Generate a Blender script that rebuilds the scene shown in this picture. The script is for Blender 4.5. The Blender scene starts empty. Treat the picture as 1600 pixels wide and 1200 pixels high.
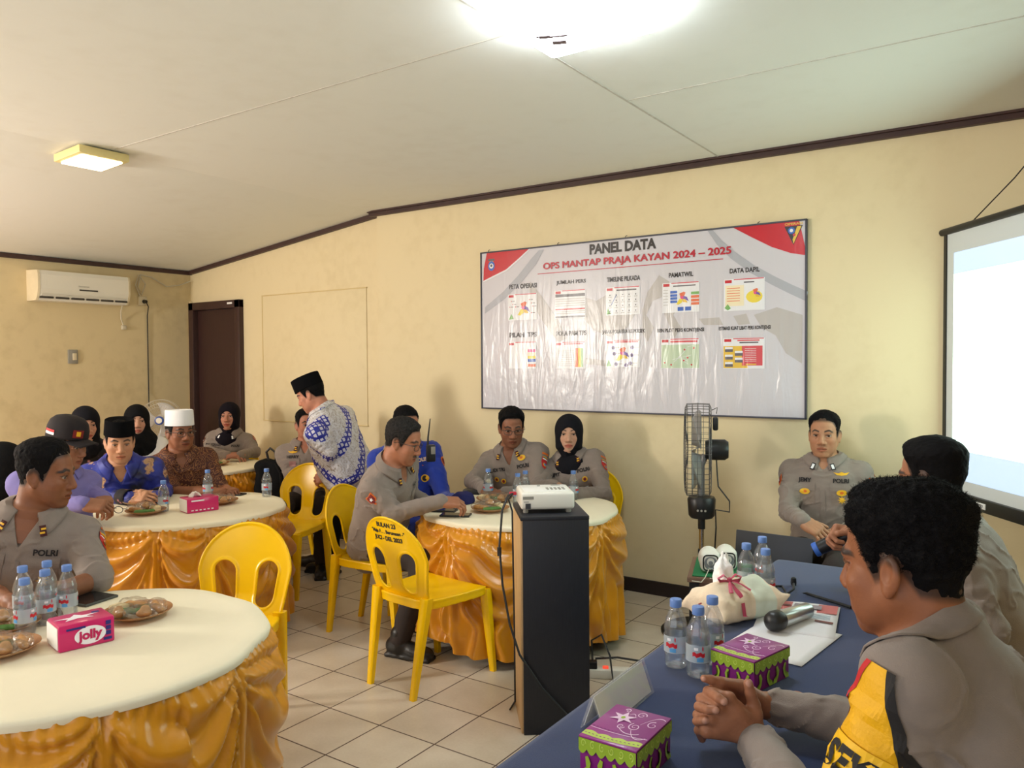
import bpy, bmesh, math, random
import numpy as np
from mathutils import Vector, Matrix
from mathutils.bvhtree import BVHTree

SC = bpy.context.scene
COL = SC.collection
random.seed(7)
RNG = np.random.default_rng(7)

# ------------------------------------------------------------------ camera
CAM_F = 1230.12                       # focal length in pixels of a 1600 px wide frame
CAM_POS = np.array([2.31582, -2.38339, 1.52529])
def _cam_axes(yaw, pitch, roll):
    f = np.array([math.cos(pitch)*math.sin(yaw), math.cos(pitch)*math.cos(yaw), math.sin(pitch)])
    r = np.array([math.cos(yaw), -math.sin(yaw), 0.0]); u = np.cross(r, f)
    return np.array([r*math.cos(roll)+u*math.sin(roll), -r*math.sin(roll)+u*math.cos(roll), f])
CAM_M = _cam_axes(-0.599277, -0.0279173, -0.00698762)
cam_data = bpy.data.cameras.new('camera')
cam_data.sensor_width = 36.0
cam_data.lens = CAM_F/1600*36
cam_data.clip_start = 0.05
cam = bpy.data.objects.new('camera', cam_data); COL.objects.link(cam)
cam.matrix_world = Matrix([[CAM_M[0][i], CAM_M[1][i], -CAM_M[2][i], CAM_POS[i]] for i in range(3)] + [[0, 0, 0, 1]])
SC.camera = cam
def at(px, py, depth):
    """point of the room seen at a photo pixel, at a distance along the view axis"""
    return CAM_POS + (CAM_M[0]*(px-800)/CAM_F - CAM_M[1]*(py-600)/CAM_F + CAM_M[2])*depth
def at_z(px, py, z):
    d = CAM_M[0]*(px-800)/CAM_F - CAM_M[1]*(py-600)/CAM_F + CAM_M[2]
    return CAM_POS + d*((z-CAM_POS[2])/d[2])
def at_y(px, py, y):
    d = CAM_M[0]*(px-800)/CAM_F - CAM_M[1]*(py-600)/CAM_F + CAM_M[2]
    return CAM_POS + d*((y-CAM_POS[1])/d[1])

# ------------------------------------------------------------------ world, lights, exposure
SC.view_settings.view_transform = 'Standard'
SC.view_settings.look = 'None'
SC.view_settings.gamma = 1.0
SC.view_settings.exposure = 0.0
SC.view_settings.use_curve_mapping = False
wd = bpy.data.worlds.new('daylight'); SC.world = wd
wd.use_nodes = True
wd.node_tree.nodes['Background'].inputs[0].default_value = (0.80, 0.88, 1.0, 1)
wd.node_tree.nodes['Background'].inputs[1].default_value = 0.6

def area(name, loc, target, size, size_y, power, color):
    l = bpy.data.lights.new(name, 'AREA'); l.shape = 'RECTANGLE'
    l.size = size; l.size_y = size_y; l.energy = power; l.color = color
    o = bpy.data.objects.new(name, l); COL.objects.link(o)
    o.location = loc
    o.rotation_euler = (Vector(target)-Vector(loc)).to_track_quat('-Z', 'Y').to_euler()
    return o
# daylight through the front-left window (behind and left of the camera): throws the shadows on the panel wall
area('window_daylight', (-3.55, -3.35, 1.85), (-0.6, 2.3, 1.1), 0.55, 0.75, 132, (1.0, 0.93, 0.84))
# rosy fill added out of view to tint the left part of the ceiling
area('rosy_ceiling_fill', (-4.80, -1.35, 1.55), (-2.2, -.6, 2.75), 1.1, 1.0, 34, (1.0, 0.74, 0.68))
# soft fill from behind the camera, added at a wide assumed opening
area('front_fill', (1.2, -3.50, 1.6), (0.6, 2.0, 1.2), 3.6, 1.7, 27, (0.93, 0.96, 1.0))

# ------------------------------------------------------------------ helpers: objects
def tag(o, label, cat, group=None, kind=None):
    if label: o['label'] = label
    if cat: o['category'] = cat
    if group: o['group'] = group
    if kind: o['kind'] = kind
    return o
def thing(name, label, cat, loc=(0, 0, 0), rz=0.0, group=None):
    o = bpy.data.objects.new(name, None); COL.objects.link(o)
    o.location = loc; o.rotation_euler = (0, 0, rz); o.empty_display_size = 0.05
    return tag(o, label, cat, group)
def link(name, me, mats=None, parent=None):
    o = bpy.data.objects.new(name, me); COL.objects.link(o)
    if mats is not None:
        for m in (mats if isinstance(mats, (list, tuple)) else [mats]): me.materials.append(m)
    if parent is not None: o.parent = parent
    return o
def copy_tree(o, parent=None):
    c = o.copy(); COL.objects.link(c)
    if parent is not None: c.parent = parent
    for ch in list(o.children): copy_tree(ch, c)
    return c
def np_mesh(name, V, F, mi=None, smooth=True):
    """V (n,3); F list of arrays (m,3)/(m,4) or list of index lists"""
    me = bpy.data.meshes.new(name)
    V = np.asarray(V, dtype=np.float32)
    if isinstance(F, np.ndarray): F = [F]
    if len(F) and isinstance(F[0], np.ndarray):
        loops = np.concatenate([f.reshape(-1) for f in F]).astype(np.int32)
        sizes = np.concatenate([np.full(len(f), f.shape[1]) for f in F]).astype(np.int32)
    else:
        loops = np.array([i for f in F for i in f], dtype=np.int32)
        sizes = np.array([len(f) for f in F], dtype=np.int32)
    starts = np.concatenate([[0], np.cumsum(sizes)[:-1]]).astype(np.int32)
    me.vertices.add(len(V)); me.vertices.foreach_set('co', V.reshape(-1))
    me.loops.add(len(loops)); me.loops.foreach_set('vertex_index', loops)
    me.polygons.add(len(sizes)); me.polygons.foreach_set('loop_start', starts)
    try: me.polygons.foreach_set('loop_total', sizes)
    except Exception: pass
    if mi is not None: me.polygons.foreach_set('material_index', np.asarray(mi, dtype=np.int32))
    me.update(calc_edges=True); me.validate()
    if smooth: me.polygons.foreach_set('use_smooth', np.ones(len(me.polygons), dtype=bool))
    return me

class MB:
    """collects simple solids, then links them as ONE mesh object"""
    def __init__(s): s.v = []; s.f = []; s.m = []; s.sm = []
    def add(s, V, F, mi=0, smooth=False):
        b = len(s.v); s.v += [tuple(map(float, p)) for p in V]
        for f in F: s.f.append([b+i for i in f]); s.m.append(mi); s.sm.append(smooth)
        return s
    def box(s, c, size, bev=0.0, rot=None, mi=0, seg=2):
        bm = bmesh.new(); bmesh.ops.create_cube(bm, size=1.0)
        bmesh.ops.scale(bm, vec=Vector(size), verts=bm.verts)
        if bev > 0: bmesh.ops.bevel(bm, geom=list(bm.edges), offset=bev, segments=seg, affect='EDGES', profile=0.5)
        R = Matrix.Identity(3) if rot is None else (rot if isinstance(rot, Matrix) else Matrix.Rotation(rot, 3, 'Z'))
        bm.verts.index_update()
        V = [R @ v.co + Vector(c) for v in bm.verts]; F = [[v.index for v in f.verts] for f in bm.faces]
        bm.free(); return s.add(V, F, mi, bev > 0)
    def lathe(s, prof, c=(0, 0, 0), n=32, mi=0, R=None, cap=True, smooth=True, sx=1.0, sy=1.0):
        V = []; F = []; m = len(prof)
        for r, z in prof:
            for k in range(n):
                a = 2*math.pi*k/n; V.append((r*math.cos(a)*sx, r*math.sin(a)*sy, z))
        for i in range(m-1):
            for k in range(n):
                k2 = (k+1) % n; F.append([i*n+k, i*n+k2, (i+1)*n+k2, (i+1)*n+k])
        if cap:
            if prof[0][0] > 1e-5: F.append(list(range(n))[::-1])
            if prof[-1][0] > 1e-5: F.append([(m-1)*n+k for k in range(n)])
        if R is not None: V = [R @ Vector(p) for p in V]
        return s.add([Vector(p)+Vector(c) for p in V], F, mi, smooth)
    def tube(s, pts, r, n=8, mi=0, cap=True, flat=None):
        pts = [Vector(p) for p in pts]; rs = r if isinstance(r, (list, tuple)) else [r]*len(pts)
        V = []; F = []; up = None
        for i, p in enumerate(pts):
            t = (pts[min(i+1, len(pts)-1)]-pts[max(i-1, 0)])
            t = t.normalized() if t.length > 1e-9 else Vector((0, 0, 1))
            if up is None: up = Vector((0, 0, 1)) if abs(t.z) < 0.9 else Vector((1, 0, 0))
            x = t.cross(up)
            if x.length < 1e-6: x = t.orthogonal()
            x.normalize(); y = x.cross(t).normalized(); up = y
            for k in range(n):
                a = 2*math.pi*k/n
                V.append(p + x*math.cos(a)*rs[i] + y*math.sin(a)*rs[i]*(flat or 1.0))
        for i in range(len(pts)-1):
            for k in range(n):
                k2 = (k+1) % n; F.append([i*n+k, i*n+k2, (i+1)*n+k2, (i+1)*n+k])
        if cap: F.append(list(range(n))[::-1]); F.append([(len(pts)-1)*n+k for k in range(n)])
        return s.add(V, F, mi, True)
    def cyl(s, a, b, r, r2=None, n=16, mi=0):
        return s.tube([a, b], [r, r if r2 is None else r2], n, mi)
    def prism(s, poly, h, z0=0.0, R=None, c=(0, 0, 0), mi=0, smooth=False):
        n = len(poly)
        V = [(x, y, z0) for x, y in poly] + [(x, y, z0+h) for x, y in poly]
        F = [list(range(n))[::-1], list(range(n, 2*n))] + [[i, (i+1) % n, n+(i+1) % n, n+i] for i in range(n)]
        if R is not None: V = [R @ Vector(p) for p in V]
        return s.add([Vector(p)+Vector(c) for p in V], F, mi, smooth)
    def grid(s, fn, nu, nv, mi=0, wrap=False, smooth=True):
        V = [fn(i/nu, j/nv) for j in range(nv+1) for i in range(nu+(0 if wrap else 1))]
        w = nu if wrap else nu+1
        F = [[j*w+i, j*w+(i+1) % w, (j+1)*w+(i+1) % w, (j+1)*w+i] for j in range(nv) for i in range(nu)]
        return s.add(V, F, mi, smooth)
    def build(s, name, mats, parent=None, auto=None):
        me = bpy.data.meshes.new(name); me.from_pydata(s.v, [], s.f); me.update()
        me.polygons.foreach_set('material_index', np.array(s.m, dtype=np.int32))
        me.polygons.foreach_set('use_smooth', np.array(s.sm, dtype=bool))
        if any(s.sm) : 
            try: me.set_sharp_from_angle(angle=math.radians(auto or 42))
            except Exception: pass
        return link(name, me, mats, parent)

_txt = {}
def text2d(s, size=1.0, bold=0.0, align='CENTER', sx=1.0):
    """flat letters as (verts (n,2), faces)"""
    key = (s, size, bold, align, sx)
    if key in _txt: return _txt[key]
    c = bpy.data.curves.new('letters', 'FONT'); c.body = s; c.size = size; c.offset = bold*size
    c.align_x = align; c.align_y = 'CENTER'; c.resolution_u = 3
    o = bpy.data.objects.new('letters', c); COL.objects.link(o)
    dg = bpy.context.evaluated_depsgraph_get(); ev = o.evaluated_get(dg); me = ev.to_mesh()
    V = np.array([(v.co.x*sx, v.co.y) for v in me.vertices], dtype=float).reshape(-1, 2)
    F = [list(p.vertices) for p in me.polygons]
    ev.to_mesh_clear(); bpy.data.objects.remove(o); bpy.data.curves.remove(c)
    _txt[key] = (V, F); return V, F
def disc2d(r, n=20, ry=None):
    V = [(0, 0)] + [(r*math.cos(2*math.pi*k/n), (ry or r)*math.sin(2*math.pi*k/n)) for k in range(n)]
    return np.array(V), [[0, 1+k, 1+(k+1) % n] for k in range(n)]
def rect2d(w, h, n=6, m=3):
    V = [(-w/2+w*i/n, -h/2+h*j/m) for j in range(m+1) for i in range(n+1)]
    return np.array(V), [[j*(n+1)+i, j*(n+1)+i+1, (j+1)*(n+1)+i+1, (j+1)*(n+1)+i] for j in range(m) for i in range(n)]
def star2d(r1, r2, n):
    V = [(0, 0)] + [((r1 if k % 2 == 0 else r2)*math.sin(math.pi*k/n), (r1 if k % 2 == 0 else r2)*math.cos(math.pi*k/n)) for k in range(2*n)]
    return np.array(V), [[0, 1+(k+1) % (2*n), 1+k] for k in range(2*n)]
def poly2d(pts):
    c = np.mean(pts, axis=0); n = len(pts)
    return np.array([tuple(c)] + [tuple(p) for p in pts]), [[0, 1+k, 1+(k+1) % n] for k in range(n)]

# ------------------------------------------------------------------ helpers: materials
def _n(nt, typ, **kw):
    n = nt.nodes.new(typ)
    for k, v in kw.items():
        if k in n.inputs: n.inputs[k].default_value = v
        else: setattr(n, k, v)
    return n
def rgba(c): return (c[0], c[1], c[2], 1.0)
def srgb(r, g, b):
    f = lambda x: (x/255/12.92) if x/255 <= 0.04045 else ((x/255+0.055)/1.055)**2.4
    return (f(r), f(g), f(b))
MATS = {}
def mat(name, color, rough=0.6, metal=0.0, spec=0.5, var=0.0, var_scale=8.0, bump=0.0, bump_scale=60.0, sheen=0.0, coat=0.0,
        emit=None, emit_s=0.0, trans=0.0, ior=1.45, alpha=1.0, stretch=None, attr=None, sss=0.0):
    if name in MATS: return MATS[name]
    m = bpy.data.materials.new(name); m.use_nodes = True; nt = m.node_tree
    b = nt.nodes['Principled BSDF']
    b.inputs['Base Color'].default_value = rgba(color); b.inputs['Roughness'].default_value = rough
    b.inputs['Metallic'].default_value = metal; b.inputs['Specular IOR Level'].default_value = spec
    b.inputs['Transmission Weight'].default_value = trans; b.inputs['IOR'].default_value = ior
    b.inputs['Alpha'].default_value = alpha; b.inputs['Sheen Weight'].default_value = sheen
    b.inputs['Coat Weight'].default_value = coat
    if sss: 
        b.inputs['Subsurface Weight'].default_value = sss
        b.inputs['Subsurface Radius'].default_value = (0.008, 0.003, 0.0015); b.inputs['Subsurface Scale'].default_value = 1.0
    if emit is not None:
        b.inputs['Emission Color'].default_value = rgba(emit); b.inputs['Emission Strength'].default_value = emit_s
    tc = None
    if var or bump:
        tc = _n(nt, 'ShaderNodeTexCoord'); vec = tc.outputs['Object']
        if stretch is not None:
            mp = _n(nt, 'ShaderNodeMapping'); mp.inputs['Scale'].default_value = stretch
            nt.links.new(vec, mp.inputs['Vector']); vec = mp.outputs['Vector']
    src = None
    if attr:
        a = _n(nt, 'ShaderNodeAttribute', attribute_name=attr); src = a.outputs['Color']
        nt.links.new(src, b.inputs['Base Color'])
    if var:
        ns = _n(nt, 'ShaderNodeTexNoise', Scale=var_scale, Detail=5.0); nt.links.new(vec, ns.inputs['Vector'])
        mx = _n(nt, 'ShaderNodeHueSaturation'); mr = _n(nt, 'ShaderNodeMapRange')
        mr.inputs['To Min'].default_value = 1-var; mr.inputs['To Max'].default_value = 1+var
        mr.inputs['From Min'].default_value = 0.25; mr.inputs['From Max'].default_value = 0.75
        nt.links.new(ns.outputs['Fac'], mr.inputs['Value']); nt.links.new(mr.outputs['Result'], mx.inputs['Value'])
        if src is not None: nt.links.new(src, mx.inputs['Color'])
        else: mx.inputs['Color'].default_value = rgba(color)
        nt.links.new(mx.outputs['Color'], b.inputs['Base Color'])
    if bump:
        nb = _n(nt, 'ShaderNodeTexNoise', Scale=bump_scale, Detail=4.0); nt.links.new(vec, nb.inputs['Vector'])
        bp = _n(nt, 'ShaderNodeBump', Strength=bump, Distance=0.004); nt.links.new(nb.outputs['Fac'], bp.inputs['Height'])
        nt.links.new(bp.outputs['Normal'], b.inputs['Normal'])
    MATS[name] = m; return m
def glass(name, color=(1, 1, 1), alpha=0.25, rough=0.05, gmax=.45):
    """thin clear plastic: see-through with glossy highlights"""
    if name in MATS: return MATS[name]
    m = bpy.data.materials.new(name); m.use_nodes = True; nt = m.node_tree; nt.nodes.clear()
    o = _n(nt, 'ShaderNodeOutputMaterial'); t = _n(nt, 'ShaderNodeBsdfTransparent'); g = _n(nt, 'ShaderNodeBsdfGlossy', Roughness=rough)
    d = _n(nt, 'ShaderNodeBsdfDiffuse'); d.inputs['Color'].default_value = rgba(color)
    t.inputs['Color'].default_value = rgba(color)
    lw = _n(nt, 'ShaderNodeLayerWeight', Blend=0.35)
    mr = _n(nt, 'ShaderNodeMapRange'); mr.inputs['To Min'].default_value = min(.05, gmax); mr.inputs['To Max'].default_value = gmax
    nt.links.new(lw.outputs['Fresnel'], mr.inputs['Value'])
    m1 = _n(nt, 'ShaderNodeMixShader'); m2 = _n(nt, 'ShaderNodeMixShader'); m1.inputs[0].default_value = alpha
    nt.links.new(t.outputs[0], m1.inputs[1]); nt.links.new(d.outputs[0], m1.inputs[2])
    nt.links.new(mr.outputs['Result'], m2.inputs[0]); nt.links.new(m1.outputs[0], m2.inputs[1]); nt.links.new(g.outputs[0], m2.inputs[2])
    nt.links.new(m2.outputs[0], o.inputs[0]); MATS[name] = m; return m

# ------------------------------------------------------------------ helpers: smooth solids from distance fields
def vnoise(X, Y, Z, seed=0):
    """cheap smooth 3-D value noise in [-1, 1] (numpy)"""
    X, Y, Z = np.broadcast_arrays(X, Y, Z)
    xi = np.floor(X).astype(np.int32); yi = np.floor(Y).astype(np.int32); zi = np.floor(Z).astype(np.int32)
    fx = X-xi; fy = Y-yi; fz = Z-zi
    fx = fx*fx*(3-2*fx); fy = fy*fy*(3-2*fy); fz = fz*fz*(3-2*fz)
    def hsh(a, b, c):
        h = (a*374761393 + b*668265263 + c*1274126177 + seed*974634777) & 0x7fffffff
        h = ((h ^ (h >> 13))*1274126177) & 0x7fffffff
        return ((h ^ (h >> 16)) & 0xffff).astype(np.float32)/32767.5-1
    xi = xi.astype(np.int64); yi = yi.astype(np.int64); zi = zi.astype(np.int64)
    r = 0
    for dx in (0, 1):
        wx = fx if dx else 1-fx
        for dy in (0, 1):
            wy = fy if dy else 1-fy
            for dz in (0, 1):
                wz = fz if dz else 1-fz
                r = r + hsh(xi+dx, yi+dy, zi+dz)*(wx*wy*wz)
    return r.astype(np.float32)
def smin(a, b, k):
    if k <= 0: return np.minimum(a, b)
    h = np.clip(k-np.abs(a-b), 0, None)/k
    return np.minimum(a, b)-h*h*k*0.25
def smax(a, b, k): return -smin(-a, -b, k)
def sstep(a, b, x):
    t = np.clip((x-a)/(b-a), 0, 1); return t*t*(3-2*t)

class Field:
    def __init__(s, lo, hi, h):
        s.lo = np.array(lo, dtype=np.float64); s.h = h
        n = np.maximum(np.ceil((np.array(hi)-s.lo)/h).astype(int)+1, 4); s.n = n
        s.x = (s.lo[0]+np.arange(n[0])*h).astype(np.float32)[:, None, None]
        s.y = (s.lo[1]+np.arange(n[1])*h).astype(np.float32)[None, :, None]
        s.z = (s.lo[2]+np.arange(n[2])*h).astype(np.float32)[None, None, :]
        s.f = np.full(tuple(n), 1.0, dtype=np.float32)
    def sl(s, lo, hi):
        a = np.clip(np.floor((np.array(lo)-s.lo)/s.h).astype(int)-1, 0, s.n)
        b = np.clip(np.ceil((np.array(hi)-s.lo)/s.h).astype(int)+2, 0, s.n)
        return tuple(slice(i, j) for i, j in zip(a, b))
    def ev(s, fn, lo=None, hi=None, k=0.0, op='add'):
        w = s.sl(lo, hi) if lo is not None else (slice(None),)*3
        if lo is not None and any(q.stop <= q.start for q in w): return s
        d = fn(s.x[w[0]], s.y[:, w[1]], s.z[:, :, w[2]])
        if op == 'add': s.f[w] = smin(s.f[w], d, k)
        elif op == 'cut': s.f[w] = smax(s.f[w], -d, k)
        elif op == 'disp': s.f[w] = s.f[w]+d
        elif op == 'and': s.f[w] = smax(s.f[w], d, k)
        return s
    def cone(s, a, b, ra, rb, k=0.0, op='add'):
        a = np.array(a, float); b = np.array(b, float); m = max(ra, rb)+k+3*s.h
        ba = b-a; L2 = float(ba@ba)+1e-12
        def fn(x, y, z):
            px = x-a[0]; py = y-a[1]; pz = z-a[2]
            t = np.clip((px*ba[0]+py*ba[1]+pz*ba[2])/L2, 0, 1)
            return np.sqrt((px-ba[0]*t)**2+(py-ba[1]*t)**2+(pz-ba[2]*t)**2)-(ra+(rb-ra)*t)
        return s.ev(fn, np.minimum(a, b)-m, np.maximum(a, b)+m, k, op)
    def ell(s, c, r, R=None, k=0.0, op='add'):
        c = np.array(c, float); r = np.array(r, float); m = max(r)+k+3*s.h
        def fn(x, y, z):
            px = x-c[0]; py = y-c[1]; pz = z-c[2]
            if R is not None:
                q = [px*R[i][0]+py*R[i][1]+pz*R[i][2] for i in range(3)]
            else: q = [px, py, pz]
            k0 = np.sqrt((q[0]/r[0])**2+(q[1]/r[1])**2+(q[2]/r[2])**2)
            k1 = np.sqrt((q[0]/r[0]**2)**2+(q[1]/r[1]**2)**2+(q[2]/r[2]**2)**2)
            return (k0+1e-5)*(k0-1)/(k1+1e-6)
        return s.ev(fn, c-m, c+m, k, op)
    def rbox(s, c, b, rad, R=None, k=0.0, op='add'):
        c = np.array(c, float); m = float(np.linalg.norm(b))+k+3*s.h
        def fn(x, y, z):
            px = x-c[0]; py = y-c[1]; pz = z-c[2]
            q = [px*R[i][0]+py*R[i][1]+pz*R[i][2] for i in range(3)] if R is not None else [px, py, pz]
            q = [np.abs(q[i])-(b[i]-rad) for i in range(3)]
            o = np.sqrt(np.maximum(q[0], 0)**2+np.maximum(q[1], 0)**2+np.maximum(q[2], 0)**2)
            return o+np.minimum(np.maximum(q[0], np.maximum(q[1], q[2])), 0)-rad
        return s.ev(fn, c-m, c+m, k, op)
    def mesh(s):
        """naive surface nets -> (V, quads)"""
        f = s.f; neg = f < 0; nx, ny, nz = f.shape
        c = np.zeros((nx-1, ny-1, nz-1), dtype=np.int8)
        for dx in (0, 1):
            for dy in (0, 1):
                for dz in (0, 1): c += neg[dx:nx-1+dx, dy:ny-1+dy, dz:nz-1+dz]
        I, J, K = np.nonzero((c > 0) & (c < 8))
        if len(I) == 0: return np.zeros((0, 3)), np.zeros((0, 4), int)
        idx = np.full(c.shape, -1, dtype=np.int32); idx[I, J, K] = np.arange(len(I))
        acc = np.zeros((len(I), 3)); cnt = np.zeros(len(I))
        cor = [(0, 0, 0), (1, 0, 0), (0, 1, 0), (1, 1, 0), (0, 0, 1), (1, 0, 1), (0, 1, 1), (1, 1, 1)]
        for a in range(8):
            for ax in range(3):
                p = cor[a]
                if p[ax]: continue
                q = list(p); q[ax] = 1
                fa = f[I+p[0], J+p[1], K+p[2]]; fb = f[I+q[0], J+q[1], K+q[2]]
                m = (fa < 0) != (fb < 0)
                t = np.where(m, fa/np.where(m, fa-fb, 1), 0)
                pt = np.array(p, float)[None, :].repeat(len(I), 0); pt[:, ax] += t
                acc[m] += pt[m]; cnt[m] += 1
        V = (acc/cnt[:, None]+np.stack([I, J, K], 1))*s.h+s.lo
        Q = []
        for ax in range(3):
            o = [(1, 0), (0, 2), (0, 1)]
            sl0 = [slice(1, -1)]*3; sl0[ax] = slice(0, -1); sl1 = [slice(1, -1)]*3; sl1[ax] = slice(1, None)
            A = neg[tuple(sl0)]; B = neg[tuple(sl1)]
            ch = np.nonzero(A != B); flip = A[ch]
            base = [ch[i]+(0 if i == ax else 1) for i in range(3)]
            u, v = [(1, 2), (2, 0), (0, 1)][ax]
            def cell(du, dv):
                q = [b.copy() for b in base]; q[u] = q[u]-du; q[v] = q[v]-dv
                return idx[q[0], q[1], q[2]]
            quad = np.stack([cell(1, 1), cell(0, 1), cell(0, 0), cell(1, 0)], 1)
            quad[~flip] = quad[~flip][:, ::-1]
            Q.append(quad)
        Q = np.concatenate(Q); Q = Q[(Q >= 0).all(1)]
        return V, Q
def join_vf(parts):
    V = []; F = []; b = 0
    for v, f in parts:
        V.append(v); F.append(f+b); b += len(v)
    return np.concatenate(V), np.concatenate(F)
def basis(f, up=(0, 0, 1)):
    """rows: left, forward, up (orthonormal), forward kept"""
    f = np.array(f, float); f /= np.linalg.norm(f)
    l = np.cross(np.array(up, float), f); l /= np.linalg.norm(l)
    return np.array([l, f, np.cross(f, l)])

# ------------------------------------------------------------------ the room
XL, YP, YD, XR, YF = -4.898, 2.354, 2.40, 4.4, -3.6      # left wall, panel wall, wall by the door, right wall, wall behind the camera
XJ = -2.25; ZC = 2.765
def ceil_z(x): return ZC if x > XJ else ZC+(x-XJ)*0.1135

def tile_mat():
    m = bpy.data.materials.new('cream_floor_tiles'); m.use_nodes = True; nt = m.node_tree; b = nt.nodes['Principled BSDF']
    tc = _n(nt, 'ShaderNodeTexCoord'); sp = _n(nt, 'ShaderNodeSeparateXYZ'); nt.links.new(tc.outputs['Object'], sp.inputs[0])
    ds = []
    for ax in 'XY':
        d = _n(nt, 'ShaderNodeMath', operation='DIVIDE'); d.inputs[1].default_value = .3; nt.links.new(sp.outputs[ax], d.inputs[0])
        f = _n(nt, 'ShaderNodeMath', operation='PINGPONG'); f.inputs[1].default_value = .5; nt.links.new(d.outputs[0], f.inputs[0]); ds.append(f)
    mn = _n(nt, 'ShaderNodeMath', operation='MINIMUM'); nt.links.new(ds[0].outputs[0], mn.inputs[0]); nt.links.new(ds[1].outputs[0], mn.inputs[1])
    gr = _n(nt, 'ShaderNodeMapRange'); gr.inputs['From Min'].default_value = .007; gr.inputs['From Max'].default_value = .013; nt.links.new(mn.outputs[0], gr.inputs['Value'])
    ns = _n(nt, 'ShaderNodeTexNoise', Scale=4.0, Detail=6.0); nt.links.new(tc.outputs['Object'], ns.inputs['Vector'])
    sc = _n(nt, 'ShaderNodeVectorMath', operation='SNAP'); sc.inputs[1].default_value = (.3, .3, 1)
    nt.links.new(tc.outputs['Object'], sc.inputs[0]); wn = _n(nt, 'ShaderNodeTexWhiteNoise'); nt.links.new(sc.outputs[0], wn.inputs['Vector'])
    n2 = _n(nt, 'ShaderNodeTexNoise', Scale=90.0, Detail=3.0); nt.links.new(tc.outputs['Object'], n2.inputs['Vector'])
    cr = _n(nt, 'ShaderNodeValToRGB'); cr.color_ramp.elements[0].color = rgba(srgb(196, 180, 158)); cr.color_ramp.elements[1].color = rgba(srgb(222, 209, 190))
    cr.color_ramp.elements[0].position = .25; cr.color_ramp.elements[1].position = .75
    mm = _n(nt, 'ShaderNodeMath', operation='MULTIPLY_ADD'); mm.inputs[1].default_value = .25; nt.links.new(n2.outputs['Fac'], mm.inputs[0]); 
    m3 = _n(nt, 'ShaderNodeMath', operation='MULTIPLY_ADD'); m3.inputs[1].default_value = .22; nt.links.new(wn.outputs['Value'], m3.inputs[0])
    nt.links.new(ns.outputs['Fac'], m3.inputs[2]); nt.links.new(m3.outputs[0], mm.inputs[2])
    sb = _n(nt, 'ShaderNodeMath', operation='SUBTRACT'); sb.inputs[1].default_value = .22; nt.links.new(mm.outputs[0], sb.inputs[0]); nt.links.new(sb.outputs[0], cr.inputs[0])
    mx = _n(nt, 'ShaderNodeMix', data_type='RGBA'); mx.inputs[6].default_value = rgba(srgb(84, 62, 50))
    nt.links.new(gr.outputs[0], mx.inputs[0]); nt.links.new(cr.outputs[0], mx.inputs[7]); nt.links.new(mx.outputs[2], b.inputs['Base Color'])
    rr = _n(nt, 'ShaderNodeMapRange'); rr.inputs['To Min'].default_value = .8; rr.inputs['To Max'].default_value = .30
    nt.links.new(gr.outputs[0], rr.inputs['Value']); nt.links.new(rr.outputs[0], b.inputs['Roughness'])
    bp = _n(nt, 'ShaderNodeBump', Strength=.4, Distance=.002); nt.links.new(gr.outputs[0], bp.inputs['Height']); nt.links.new(bp.outputs[0], b.inputs['Normal'])
    return m
def wall_mat(name, c, stain, amount=.35, scale=1.3):
    m = bpy.data.materials.new(name); m.use_nodes = True; nt = m.node_tree; b = nt.nodes['Principled BSDF']
    tc = _n(nt, 'ShaderNodeTexCoord'); ns = _n(nt, 'ShaderNodeTexNoise', Scale=scale, Detail=7.0, Roughness=.62); nt.links.new(tc.outputs['Object'], ns.inputs['Vector'])
    n2 = _n(nt, 'ShaderNodeTexNoise', Scale=scale*9, Detail=5.0); nt.links.new(tc.outputs['Object'], n2.inputs['Vector'])
    mu = _n(nt, 'ShaderNodeMath', operation='MULTIPLY'); nt.links.new(ns.outputs['Fac'], mu.inputs[0]); nt.links.new(n2.outputs['Fac'], mu.inputs[1])
    mr = _n(nt, 'ShaderNodeMapRange'); mr.inputs['From Min'].default_value = .24; mr.inputs['From Max'].default_value = .50; mr.inputs['To Max'].default_value = amount
    nt.links.new(mu.outputs[0], mr.inputs['Value'])
    mx = _n(nt, 'ShaderNodeMix', data_type='RGBA'); mx.inputs[6].default_value = rgba(c); mx.inputs[7].default_value = rgba(stain)
    nt.links.new(mr.outputs[0], mx.inputs[0]); nt.links.new(mx.outputs[2], b.inputs['Base Color']); b.inputs['Roughness'].default_value = .72
    nb = _n(nt, 'ShaderNodeTexNoise', Scale=40.0, Detail=4.0); nt.links.new(tc.outputs['Object'], nb.inputs['Vector'])
    bp = _n(nt, 'ShaderNodeBump', Strength=.12, Distance=.004); nt.links.new(nb.outputs['Fac'], bp.inputs['Height']); nt.links.new(bp.outputs[0], b.inputs['Normal'])
    return m
TILE = tile_mat()
WALL = wall_mat('cream_wall_paint', srgb(228, 212, 172), srgb(200, 180, 132), .30)
WALL_L = wall_mat('aged_cream_wall_paint', srgb(222, 203, 160), srgb(176, 152, 106), .45, 1.0)
CEIL = wall_mat('ceiling_board_paint', srgb(232, 233, 226), srgb(214, 211, 198), .30, .8)
DKWOOD = mat('dark_brown_painted_wood', srgb(62, 40, 36), .45, var=.18, var_scale=14, stretch=(12, 12, 1.5), bump=.15, bump_scale=30)
TRIM = mat('dark_trim_paint', srgb(66, 44, 40), .5, var=.2, var_scale=10)
def struct(name, mb, m, parent=None):
    o = mb.build(name, m, parent)
    if parent is None: o['kind'] = 'structure'
    return o
mb = MB(); mb.box(((XL+XR)/2, (YF+YD)/2, -.05), (XR-XL+.2, YD-YF+.2, .1)); struct('floor', mb, TILE)
mb = MB()
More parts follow.
